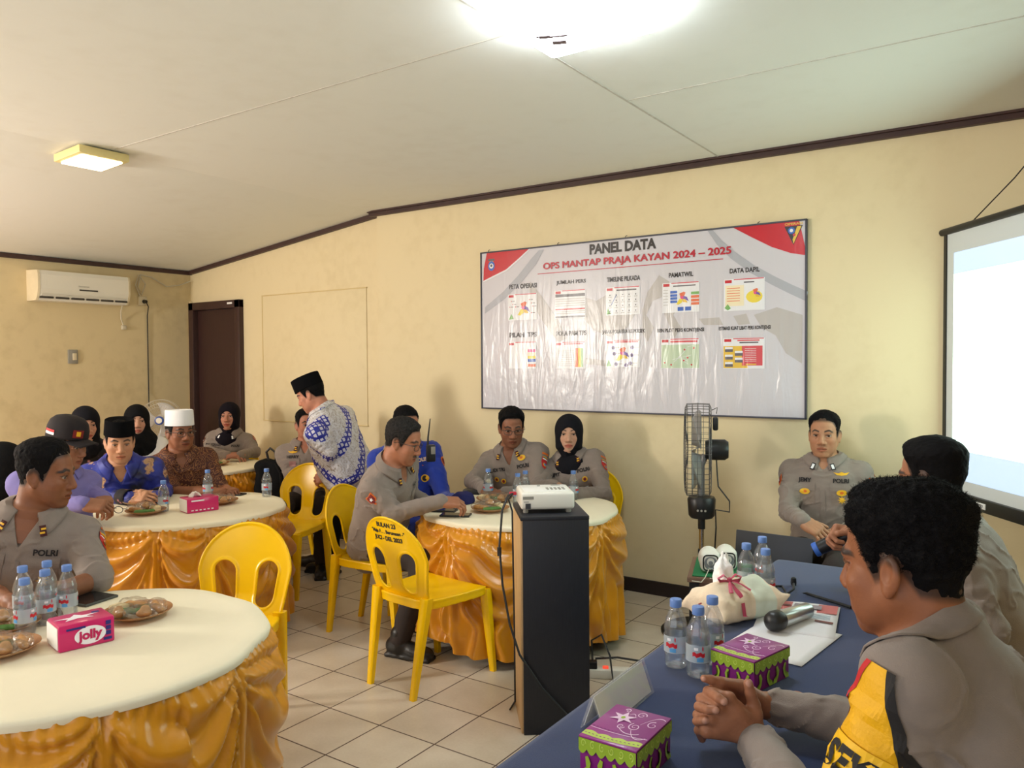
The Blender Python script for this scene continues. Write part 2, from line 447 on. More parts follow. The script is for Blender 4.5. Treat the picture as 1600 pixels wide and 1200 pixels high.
for x0, x1 in ((XL-.1, XJ), (XJ, XR+.1)):
    z0, z1 = ceil_z(x0), ceil_z(x1)
    V = [(x0, YF-.1, z0), (x1, YF-.1, z1), (x1, YD+.1, z1), (x0, YD+.1, z0)]
    mb.add(V+[(x, y, z+.08) for x, y, z in V], [[3, 2, 1, 0], [4, 5, 6, 7], [0, 1, 5, 4], [1, 2, 6, 5], [2, 3, 7, 6], [3, 0, 4, 7]])
struct('ceiling', mb, CEIL)
mb = MB(); mb.box(((XJ+XR)/2+.02, YP+.1, ZC/2), (XR-XJ+.04, .2, ZC+.1)); struct('wall_panel', mb, WALL)
# wall by the door, with the door opening
DX0, DX1, DZ = -4.868, -4.055, 2.14
mb = MB()
mb.box(((DX1+XJ)/2, YD+.08, 1.42), (XJ-DX1, .16, 2.84)); mb.box(((XL+DX1)/2, YD+.08, DZ+.35), (DX1-XL, .16, .70)); mb.box(((XL+DX0)/2, YD+.08, DZ/2), (DX0-XL, .16, DZ))
struct('wall_back', mb, WALL)
mb = MB(); mb.box((XL-.08, (YF+YD)/2, 1.42), (.16, YD-YF+.3, 2.84)); struct('wall_left', mb, WALL_L)
mb = MB(); mb.box((XR+.08, (YF+YD)/2, 1.42), (.16, YD-YF+.3, 2.84)); struct('wall_right', mb, WALL)
# wall behind the camera: a window on the left, a wide opening added for fill on the right
mb = MB(); yc = YF-.08
def wpiece(x0, x1, z0, z1): mb.box(((x0+x1)/2, yc, (z0+z1)/2), (x1-x0, .16, z1-z0))
wpiece(XL, -3.95, 0, 2.85); wpiece(-3.95, -3.15, 0, 1.30); wpiece(-3.95, -3.15, 2.35, 2.85); wpiece(-3.15, -.7, 0, 2.85)
wpiece(-.7, 3.1, 0, .55); wpiece(-.7, 3.1, 2.45, 2.85); wpiece(3.1, XR, 0, 2.85)
struct('wall_front', mb, WALL)
# ceiling trim, skirting board
mb = MB(); mb.box(((XJ+XR)/2-.03, YP-.017, ZC-.020), (XR-XJ+.06, .034, .040)); mb.box(((XJ+XR)/2-.03, YP-.028, ZC-.006), (XR-XJ+.06, .056, .012))
struct('trim_1', mb, TRIM)
mb = MB(); L = math.hypot(XJ-XL, ceil_z(XJ)-ceil_z(XL)); a = math.atan2(ceil_z(XJ)-ceil_z(XL), XJ-XL)
mb.box(((XJ+XL)/2, YD-.017, (ceil_z(XJ)+ceil_z(XL))/2-.020), (L, .034, .036), rot=Matrix.Rotation(-a, 3, 'Y')); struct('trim_2', mb, TRIM)
mb = MB(); mb.box((XL+.017, (YF+YD)/2, ceil_z(XL)-.020), (.034, YD-YF, .036)); struct('trim_3', mb, TRIM)
mb = MB(); mb.box(((XJ+XR)/2, YP-.007, .0445), (XR-XJ, .014, .089)); struct('baseboard_panel', mb, mat('black_skirting_paint', srgb(44, 33, 32), .5))
mb = MB(); mb.box(((DX1+XJ)/2, YD-.007, .0445), (XJ-DX1, .014, .089)); struct('baseboard_back', mb, MATS['black_skirting_paint'])
mb = MB(); mb.box((XL+.007, (YF+YD)/2, .0445), (.014, YD-YF, .089)); struct('baseboard_left', mb, MATS['black_skirting_paint'])
# ceiling board joints
SEAM = mat('ceiling_joint_strip', srgb(196, 192, 182), .7, var=.2, var_scale=30)
mb = MB()
mb.box((.64, (YF+YP)/2, ZC-.0012), (.010, YP-YF, .0025)); mb.box(((XJ+.64)/2, .10, ZC-.0012), (.64-XJ, .006, .0025)); mb.box(((XR+.64)/2, 1.05, ZC-.0012), (XR-.64, .006, .0025))
struct('trim_4', mb, SEAM)
# painted-over board on the wall by the door
mb = MB(); BX0, BX1, BZ0, BZ1 = -3.765, -2.42, .995, 2.158
mb.box(((BX0+BX1)/2, YD-.004, (BZ0+BZ1)/2), (BX1-BX0, .008, BZ1-BZ0), bev=.003); struct('trim_5', mb, WALL)
mb = MB()
for c, s in ((((BX0+BX1)/2, YD-.006, BZ1), (BX1-BX0+.016, .014, .010)), ((BX0, YD-.006, (BZ0+BZ1)/2), (.010, .014, BZ1-BZ0)), (((BX0+BX1)/2, YD-.006, BZ0), (BX1-BX0+.016, .014, .010))):
    mb.box(c, s, bev=.003)
struct('trim_6', mb, mat('cream_moulding', srgb(214, 192, 140), .6))
# door
mb = MB(); FW = .075
mb.box((DX0+FW/2, YD+.01, DZ/2), (FW, .12, DZ), bev=.004); mb.box((DX1-FW/2, YD+.01, DZ/2), (FW, .12, DZ), bev=.004); mb.box(((DX0+DX1)/2, YD+.01, DZ-FW/2), (DX1-DX0, .12, FW), bev=.004)
door = struct('door_1', mb, DKWOOD)
mb = MB(); mb.box(((DX0+DX1)/2, YD+.03, (DZ-FW)/2), (DX1-DX0-2*FW, .04, DZ-FW-.006)); mb.build('door_leaf', mat('dark_door_leaf', srgb(58, 36, 33), .4, var=.15, var_scale=10, stretch=(14, 14, 1)), door)
mb = MB(); mb.tube([(DX1-.12, YD+.01, 1.0), (DX1-.12, YD-.045, 1.0)], .011); mb.tube([(DX1-.12, YD-.045, 1.0), (DX1-.22, YD-.048, 1.0)], .009); mb.build('door_handle', mat('steel', (.6, .6, .6), .3, metal=1), door)
mb = MB(); mb.box((DX1-.14, YD-.052, DZ-.03), (.075, .003, .018)); mb.build('white_sticker', mat('white_paper', (.85, .85, .83), .7), door)
mb = MB()  # unseen window frame, added to go with the rosy fill
for y0, z0, sy, sz in ((-1.35, 2.09, 1.3, .07), (-1.35, 1.0, 1.3, .07), (-1.97, 1.55, .07, 1.12), (-.73, 1.55, .07, 1.12), (-1.35, 1.55, .05, 1.05)): mb.box((XL+.02, y0, z0), (.05, sy, sz), bev=.004)
wn = struct('added_window_1', mb, DKWOOD)
mb = MB(); mb.box((XL+.006, -1.35, 1.55), (.008, 1.2, 1.05)); mb.build('pane', mat('fill_glow_pane', (.5, .5, .5), .2, emit=(1, .86, .82), emit_s=2.0), wn)  # glowing sheet added behind the frame as part of the rosy fill
mb = MB(); mb.box((DX0-.012, YD-.01, DZ/2+.01), (.024, .03, DZ+.02)); struct('trim_7', mb, WALL)

# ------------------------------------------------------------------ things on the walls and the ceiling
WHITE_PL = mat('white_plastic', srgb(232, 228, 216), .35)
CREAM_PL = mat('aged_white_plastic', srgb(222, 208, 176), .45, var=.1, var_scale=6)
GREY_PL = mat('grey_plastic', srgb(150, 146, 136), .5)
BLACK_PL = mat('black_plastic', (.012, .012, .013), .38)
BLACK_CABLE = mat('black_cable', (.015, .015, .016), .5)
WHITE_CABLE = mat('white_cable', srgb(205, 196, 175), .5)
# air conditioner
ac = thing('air_conditioner', 'white split air conditioner high on the left wall', 'air conditioner', (XL, 1.25, 2.075))
mb = MB(); prof = [(.0, .0), (.155, .0), (.178, .035), (.198, .10), (.200, .22), (.185, .255), (.0, .262)]
n = len(prof); W2 = .385
V = [(x, -W2, z) for x, z in prof]+[(x, W2, z) for x, z in prof]
mb.add(V, [list(range(n))[::-1], list(range(n, 2*n))]+[[i, n+i, n+(i+1) % n, (i+1) % n] for i in range(n)])
o = mb.build('body', WHITE_PL, ac)
for s in (-1, 1):
    mb = MB(); V = [(x+.002*(x > 0), s*W2, z) for x, z in prof]+[(x, s*(W2+.018), z) for x, z in prof]
    mb.add(V, [list(range(n))[::-s], list(range(n, 2*n))[::s]]+[[i, n+i, n+(i+1) % n, (i+1) % n][::-s] for i in range(n)]); mb.build('end_cap', CREAM_PL, ac)
mb = MB()
for k in range(6): mb.box((.176, -W2+.06+k*.130, .030), (.012, .112, .020), bev=.002, rot=Matrix.Rotation(-.55, 3, 'Y'))
mb.build('outlet', mat('dark_vent', srgb(70, 66, 60), .6), ac)
mb = MB()
for k in range(2): mb.box((.184+.009*k, 0, .045+.014*k), (.006, 2*W2-.03, .006), rot=Matrix.Rotation(-.45, 3, 'Y'))
mb.build('louvre', WHITE_PL, ac)
mb = MB(); mb.box((.2005, .02, .105), (.004, .16, .012)); mb.build('display', mat('dark_display', srgb(45, 40, 38), .3), ac)
V2, F2 = text2d('PANASONIC', .017, .01)
mb = MB(); mb.add([(.2012, x-.02, z+.135) for x, z in V2*[1, 1]], F2); mb.build('maker_mark', GREY_PL, ac)
# light switch, socket with cables, hanging plug
sw = thing('light_switch', 'small light switch on the left wall below the air conditioner', 'switch', (XL, 1.215, 1.60))
mb = MB(); mb.box((.008, 0, 0), (.016, .085, .125), bev=.004); mb.build('plate', GREY_PL, sw)
mb = MB(); mb.box((.018, .012, 0), (.008, .035, .06), bev=.003); mb.build('rocker', CREAM_PL, sw)
so = thing('wall_socket', 'cream wall socket with a black plug near the door corner', 'socket', (XL, 1.875, 2.135))
mb = MB(); mb.box((.014, 0, 0), (.028, .085, .085), bev=.006); mb.build('box', CREAM_PL, so)
mb = MB(); mb.cyl((.026, .01, -.005), (.062, .01, -.008), .020, .016); mb.build('plug', BLACK_PL, so)
mb = MB(); mb.tube([(XL+.06, 1.885, 2.125), (XL+.05, 1.915, 2.08), (XL+.012, 1.925, 2.0), (XL+.010, 1.925, 1.6), (XL+.010, 1.925, 1.25), (XL+.05, 1.90, 1.12)], .005, 6)
tag(mb.build('fan_cable', BLACK_CABLE), 'black cable running straight down the left wall from the socket', 'cable')
mb = MB(); mb.tube([(XL+.02, 1.85, 2.18), (XL+.03, 1.80, 2.28), (XL+.02, 1.84, 2.38), (XL+.03, 1.90, 2.30), (XL+.02, 1.865, 2.19), (XL+.02, 1.83, 2.27), (XL+.02, 1.86, 2.385), (XL+.02, 1.97, 2.37), (XL+.03, 2.12, 2.29), (XL+.03, 2.26, 2.315), (XL+.06, 2.36, 2.36)], .006, 6)
tag(mb.build('looped_cable', WHITE_CABLE), 'pale cable looped from the wall socket up to the ceiling corner', 'cable')
mb = MB(); mb.tube([(XL+.10, 1.63, 2.075), (XL+.05, 1.64, 2.02), (XL+.02, 1.66, 1.95), (XL+.016, 1.68, 1.90)], .006, 6); mb.box((XL+.018, 1.685, 1.875), (.03, .045, .04), bev=.006)
tag(mb.build('power_plug', WHITE_CABLE), 'white plug hanging on a short cord below the air conditioner', 'plug')
# lamp on the sloping ceiling
LAMPF = mat('lamp_housing', srgb(232, 214, 150), .5)
lx, ly = -2.30, .055; lz = ceil_z(lx)
lp = thing('ceiling_lamp', 'small square ceiling lamp glowing warm on the sloping ceiling', 'lamp', (lx, ly, lz-.012))
mb = MB(); mb.box((0, 0, -.020), (.29, .29, .045), bev=.006, rot=Matrix.Rotation(-.05, 3, 'Y')); mb.build('frame', LAMPF, lp)
mb = MB(); mb.box((0, 0, -.046), (.235, .235, .012), bev=.004, rot=Matrix.Rotation(-.05, 3, 'Y')); mb.build('diffuser', mat('warm_lit_diffuser', (1, 1, 1), .5, emit=(1, .90, .62), emit_s=9), lp)
# bright lamp above the middle of the room
lp = thing('ceiling_lamp', 'large square ceiling lamp glaring cool white at the top of the view', 'lamp', (.93, .02, ZC))
mb = MB(); mb.box((0, 0, -.012), (.30, .26, .024), bev=.006); mb.build('tray', WHITE_PL, lp)
mb = MB(); mb.box((.02, .02, -.055), (.44, .38, .062), bev=.02); mb.build('diffuser', mat('cool_lit_diffuser', (1, 1, 1), .5, emit=(.84, .93, 1.0), emit_s=31), lp)
mb = MB(); mb.box((-.10, -.02, -.090), (.05, .012, .012), rot=.4); mb.box((-.07, .0, -.091), (.10, .014, .012), rot=.35); mb.box((-.08, .06, -.090), (.05, .03, .010), rot=.4)
mb.build('bracket', mat('grey_bracket', srgb(120, 105, 110), .5), lp)

# ------------------------------------------------------------------ furniture: tables, chairs, cabinet
SATIN = mat('golden_satin', srgb(208, 138, 12), .28, spec=.6, sheen=.15, var=.05, var_scale=9, bump=.10, bump_scale=90)
SATIN_DK = mat('golden_satin_lining', srgb(190, 128, 20), .45)
COVER = mat('ivory_table_cloth', srgb(238, 228, 200), .75, var=.03, var_scale=6, bump=.08, bump_scale=300)
YELLOW = mat('yellow_plastic', srgb(250, 200, 6), .26, spec=.5, var=.04, var_scale=7)
NAVY = mat('navy_table_cloth', srgb(22, 44, 88), .9, var=.06, var_scale=40, bump=.25, bump_scale=500, sheen=.2)
def round_table(label, c, r, ztop, hem, pinch, seed, group='round banquet tables with golden skirts'):
    t = thing('round_table', label, 'table', (c[0], c[1], 0), 0, group)
    mb = MB(); mb.lathe([(r-.03, ztop-.03), (r-.02, ztop-.03), (r-.02, ztop-.006), (.001, ztop-.006)], n=48); mb.build('table_top', DKWOOD, t)
    rg = random.Random(seed)
    mb = MB(); ph = [rg.uniform(0, 6) for _ in range(4)]
    rim = lambda a: r+.004*math.sin(7*a+ph[0])+.003*math.sin(13*a+ph[1])
    n = 160; V = [(0, 0, ztop)]; F = []
    rings = [(.5, 0), (.9, 0), (.985, 0), (1.0, -.004), (1.006, -.012), (1.0, -.026)]
    for q, dz in rings:
        for k in range(n):
            a = 2*math.pi*k/n; V.append((rim(a)*q*math.cos(a), rim(a)*q*math.sin(a), ztop+dz+(.002*math.sin(9*a+ph[2]) if q > .95 else 0)))
    F += [[0, 1+k, 1+(k+1) % n] for k in range(n)]
    for i in range(len(rings)-1):
        F += [[1+i*n+k, 1+(i+1)*n+k, 1+(i+1)*n+(k+1) % n, 1+i*n+(k+1) % n] for k in range(n)]
    mb.add(V, F, 0, True); mb.build('table_cover', COVER, t)
    # skirt: gathered at the pinch points into swags
    pinch = sorted(p % 360 for p in pinch); K = len(pinch); nu, nv = 480, 70
    A = np.linspace(0, 2*np.pi, nu, endpoint=False); ad = np.degrees(A)
    idx = np.searchsorted(pinch, ad, side='right')-1
    p0 = np.array([pinch[i] if i >= 0 else pinch[-1]-360 for i in idx]); p1 = np.array([pinch[(i+1) % K] if i+1 < K else pinch[0]+360 for i in idx]); p1 = np.where(p1 <= p0, p1+360, p1)
    s = np.clip((ad-p0)/(p1-p0), 0, 1)[:, None]; kk = (idx % K)[:, None]
    v = np.linspace(0, 1, nv+1)[None, :]; Aa = A[:, None]+0*v
    dep = np.array([rg.uniform(.50, .72) for _ in range(K)])[kk]; wob = np.array([rg.uniform(-.22, .22) for _ in range(K)])[kk]
    c_ = (4*s*(1-s))**.8; ss = s+wob*s*(1-s)
    q = v/(.07+dep*c_)
    nz = vnoise(Aa*3.0*r/.5, v*5, np.zeros_like(Aa), seed); nz2 = vnoise(Aa*9, v*11, np.zeros_like(Aa)+2, seed)
    inside = sstep(1.12, .9, q)
    ridge = np.sin(2*np.pi*(3.6*q**.85+.35*nz+.2*np.sin(ss*6.28)))
    R = r+.006+.022*v-.012*np.exp(-(v/.05)**2)
    R = R+inside*(.028*np.sin(np.pi*np.clip(q, 0, 1))*c_+.0185*ridge*(c_**.6)*sstep(0, .18, q)*sstep(0, .2, np.minimum(s, 1-s)+.06))
    edge = np.minimum(s, 1-s)
    R = R+.010*np.sin(edge*70+nz*1.5)*np.exp(-(edge/.13)**2)*sstep(.02, .14, v)*(1-.45*v)
    R = R+(1-inside)*(.020*np.sin(Aa*26+nz*2.6)*sstep(.15, .6, v)+.012*nz)
    R = R+.0042*np.sin(Aa*95+nz2*2.5)*np.exp(-(v/.13)**2)-.016*np.exp(-(edge/.025)**2)*np.exp(-((v-.03)/.05)**2)+.0022*nz2
    top = ztop-.014; zb = hem-.05*(4*s*(1-s))*np.sin(kk*1.7+.9)**2+.012*np.sin(Aa*9)
    Z = top-(top-zb)*v; 
    V = np.stack([R*np.cos(Aa), R*np.sin(Aa), Z], -1).reshape(-1, 3); w = nv+1
    i0 = np.arange(nu)[:, None]; j0 = np.arange(nv)[None, :]; i1 = (i0+1) % nu
    Q = np.stack([i0*w+j0, i0*w+j0+1, i1*w+j0+1, i1*w+j0], -1).reshape(-1, 4)
    link('skirt', np_mesh('skirt', V, Q), SATIN, t)
    for k in range(4):
        a = math.radians(45+90*k+seed*7); mb = MB(); x, y = .74*r*math.cos(a), .74*r*math.sin(a)
        mb.tube([(x, y, ztop-.03), (x, y, .03)], .018, 10); mb.lathe([(.026, 0), (.026, .03), (.018, .034)], (x, y, 0), 12); mb.build('leg', BLACK_PL, t)
    return t
TA_C, TA_R = (-.055, -1.218), .548
TB_C, TB_R = (-1.735, .255), .540
TC_C, TC_R = (-3.25, 1.44), .45
TD_C, TD_R = (-.140, 1.278), .548
ZT = .712
round_table('round table with golden skirt nearest the camera, holding the pink tissue pack marked jolly', TA_C, TA_R, ZT, .08, [250, 305, 340, 20, 75, 130, 190], 3)
round_table('round table with golden skirt at which the man in the white cap sits', TB_C, TB_R, ZT, .09, [255, 312, 338, 20, 80, 140, 200], 5)
round_table('small round table with golden skirt farthest back near the door', TC_C, TC_R, ZT, .09, [265, 300, 345, 30, 100, 170, 220], 8)
round_table('round table with golden skirt standing behind the black projector cabinet', TD_C, TD_R, ZT, .09, [228, 262, 318, 352, 40, 100, 160], 11)

# yellow monobloc chair
def build_chair():
    c = thing('yellow_chair', 'x', 'chair', (0, 0, 0))
    F = Field((-.24, -.03, -.02), (.24, .43, .02), .0036)
    def sh(x, s, n):
        w = np.where(s > .20, 0, .172+.036*np.clip(s, 0, .2)/.2)
        dt = np.sqrt(x**2+(np.maximum(s-.20, 0)*1.02)**2)-.208; db = np.abs(x)-w
        d2 = np.where(s > .20, dt, db); d2 = np.maximum(d2, -s)
        ax = np.abs(x); cx = .094+(s-.14)*.10; hh = np.sqrt((ax-cx)**2+np.maximum(np.abs(s-.135)-.055, 0)**2)-(.050+(s-.135)*.05)
        d2 = np.maximum(d2, -hh); plate = np.maximum(d2, np.abs(n)-.0028)
        edge = np.sqrt(d2**2+n**2)-.0062+.0*s
        edge = np.where(s < .012, np.maximum(edge, .0), edge)
        return smin(plate, edge, .006)
    F.ev(sh); V, Q = F.mesh()
    x, s, n = V.T
    y = -.185-.075*(s/.4)**1.15-.030*(1-(x/.21)**2)*sstep(0, .1, s)-n; z = .425+s*.965
    link('backrest', np_mesh('backrest', np.stack([x, y, z], 1), Q), YELLOW, c)
    F = Field((-.26, -.26, .36), (.26, .26, .47), .005)
    def seat(x, y, z):
        w = .205+.018*np.clip(y/.2, -1, 1)
        d = (((np.abs(x)/w)**5+(np.abs(y)/.208)**5)**.2-1)*.2
        zt = .437-.012*np.exp(-((x/.13)**2+((y+.02)/.13)**2))-.018*sstep(.15, .215, y)
        slab = np.maximum(d, np.maximum(z-zt, (zt-.010)-z)); apron = np.maximum(np.maximum(np.abs(d+.006)-.005, z-zt), (zt-.042)-z)
        return smin(slab, apron, .006)
    F.ev(seat)
    for k in range(-2, 3): F.cone((k*.034, -.07-.006*abs(k), .43), (k*.034, .02, .43), .0028, .0028, op='cut')
    V, Q = F.mesh(); link('seat', np_mesh('seat', V, Q), YELLOW, c)
    for sx in (-1, 1):
        for kind in (0, 1):
            a, b = ((sx*.185, .185, .420), (sx*.197, .225, 0.0)) if kind else ((sx*.170, -.190, .452), (sx*.150, -.262, 0.0))
            mb = MB(); V = []; nr = 8
            for i in range(nr):
                t = i/(nr-1); p = [a[j]+(b[j]-a[j])*t for j in range(3)]; w = .036-.015*t; d = .030-.012*t
                for qx, qy in ((-1, -.7), (-.7, -1), (.7, -1), (1, -.7), (1, .7), (.7, 1), (-.7, 1), (-1, .7)): V.append((p[0]+qx*w*.75, p[1]+qy*d*.75, p[2]))
            Fc = [[i*8+k, i*8+(k+1) % 8, (i+1)*8+(k+1) % 8, (i+1)*8+k] for i in range(nr-1) for k in range(8)]+[list(range(8)), [(nr-1)*8+k for k in range(8)][::-1]]
            mb.add(V, Fc, 0, True); mb.build('leg', YELLOW, c)
    return c
CHAIR0 = build_chair(); _first = [True]
def chair(label, loc, face, group='yellow plastic chairs'):
    c = CHAIR0 if _first[0] else copy_tree(CHAIR0); _first[0] = False
    c.location = (loc[0], loc[1], 0); c.rotation_euler = (0, 0, math.atan2(face[1], face[0])-math.pi/2)
    c['label'] = label; c['group'] = group
    return c
ch1 = chair('empty yellow plastic chair with black stencilled letters on its back', (-.165, .54), (.05, .44))
INK = mat('black_stencil_ink', (.02, .018, .012), .6)
ch1.rotation_euler.z += 0
def chair_text(parent, lines):
    mb = MB()
    for s_, x0, z0, size, bold, rot in lines:
        V2, F2 = text2d(s_, size, bold)
        for f in F2: pass
        P = []
        for x, z in V2:
            x, z = x*math.cos(rot)-z*math.sin(rot), x*math.sin(rot)+z*math.cos(rot)
            xx = x0+x; s = (z0+z-.425)/.965
            P.append((xx, -.185-.075*(s/.4)**1.15-.030*(1-(xx/.21)**2)-.0042, z0+z))
        mb.add(P, F2)
    mb.build('stencilled_letters', INK, parent)
chair_text(ch1, [('BULAN 23', .0, .778, .030, .04, 0), ('"Maja F. . . Berumaan -"', .0, .746, .024, .04, 0), ('JUCI - DEL 2023', .0, .714, .028, .05, 0)])
chair('yellow plastic chair seen from its back beside the nearest round table', (-.49, -.41), (.42, -.80))
chair('yellow plastic chair standing in front of the man in the blue and white shirt', (-1.93, 1.14), (.30, -1.0))
chair('yellow plastic chair under the grey haired man with glasses in profile', (-.82, .88), (.987, .16))

# tall cabinet carrying the projector
CABB = mat('black_wood_grain_board', srgb(30, 31, 38), .5, var=.25, var_scale=12, stretch=(30, 30, 1.2), bump=.12, bump_scale=60)
CABE = mat('pale_wood_edge', srgb(206, 170, 122), .5, var=.15, var_scale=10, stretch=(25, 25, 1.5))
ca = math.radians(39.5); cab = thing('cabinet', 'tall narrow black wood grain cabinet carrying the projector', 'cabinet', (.553, .474, 0), ca)
mb = MB(); mb.box((.004, -.160, .4475), (.272, .018, .895), bev=.002); mb.build('front_panel', CABB, cab)
mb = MB(); mb.box((0, 0, .888), (.282, .340, .016), bev=.002); mb.build('top_board', CABB, cab)
mb = MB(); mb.box((-.131, .008, .44), (.018, .318, .88), bev=.001); mb.build('side_panel', CABE, cab)
mb = MB(); mb.box((.131, .008, .44), (.018, .318, .88), bev=.001); mb.build('side_panel', CABB, cab)
mb = MB(); mb.box((0, .155, .44), (.244, .012, .88)); mb.build('back_panel', CABB, cab)

# long table with navy cloth
ht = thing('head_table', 'long table under a navy cloth in the right foreground', 'table', (1.76, -.65, 0))
mb = MB(); mb.box((0, 0, .735), (.60, 2.70, .022)); mb.build('table_top', DKWOOD, ht)
for sx in (-1, 1):
    for sy in (-1, 1):
        mb = MB(); mb.box((sx*.26, sy*1.30, .362), (.04, .04, .724)); mb.build('leg', BLACK_PL, ht)
F = Field((-.40, -1.55, .02), (.40, 1.55, .78), .022)
def cl(x, y, z):
    zz = np.clip((.75-z)/.7, 0, 1); w = .32+.03*zz+.012*np.sin(y*17+2*np.sin(y*3))*zz; l = 1.383+.02*zz+.010*np.sin(x*20)*zz
    qx = np.abs(x)-(w-.02); qy = np.abs(y)-(l-.02); d = np.sqrt(np.maximum(qx, 0)**2+np.maximum(qy, 0)**2)+np.minimum(np.maximum(qx, qy), 0)-.02
    q2 = z-.74
    o = np.sqrt(np.maximum(d+.010, 0)**2+np.maximum(q2+.0, 0)**2)-.010
    return np.maximum(np.maximum(o, d), .06-z)
F.ev(cl); V, Q = F.mesh(); link('table_cloth', np_mesh('table_cloth', V, Q), NAVY, ht)

# ------------------------------------------------------------------ people
HAIR_BLACK = mat('black_hair', (0.007, 0.0065, 0.007), 0.7, spec=0.07, bump=0.4, bump_scale=260)
HAIR_GREY = mat('greying_hair', (0.022, 0.020, 0.019), 0.7, spec=0.1, var=0.6, var_scale=120, bump=0.5, bump_scale=260)
SKIN = mat('skin', (0.4, 0.25, 0.17), 0.48, spec=0.35, attr='Col', var=0.06, var_scale=40, bump=0.10, bump_scale=220)
EYEGLASS = mat('glasses_frame', (0.03, 0.025, 0.022), 0.35)
BLACK_CLOTH = mat('black_cloth', (0.008, 0.008, 0.009), 0.9, spec=0.1, bump=0.3, bump_scale=300)
BLACK_VELVET = mat('black_velvet', (0.005, 0.005, 0.006), 0.95, spec=0.06)
WHITE_CLOTH = mat('white_cloth', (0.82, 0.82, 0.83), 0.85, bump=0.3, bump_scale=250)
BLACK_LEATHER = mat('black_leather', (0.014, 0.013, 0.013), 0.38, bump=0.2, bump_scale=180)
UNI = mat('khaki_grey_uniform_cloth', srgb(132, 119, 110), 0.8, var=0.05, var_scale=25, bump=0.25, bump_scale=420, sheen=0.15)
UNI_DK = mat('dark_brown_trouser_cloth', srgb(52, 44, 42), 0.85, bump=0.25, bump_scale=400)

def vcol(me, C):
    a = me.color_attributes.new('Col', 'FLOAT_COLOR', 'POINT')
    c = np.ones((len(me.vertices), 4), dtype=np.float32); c[:, :3] = C
    a.data.foreach_set('color', c.reshape(-1))

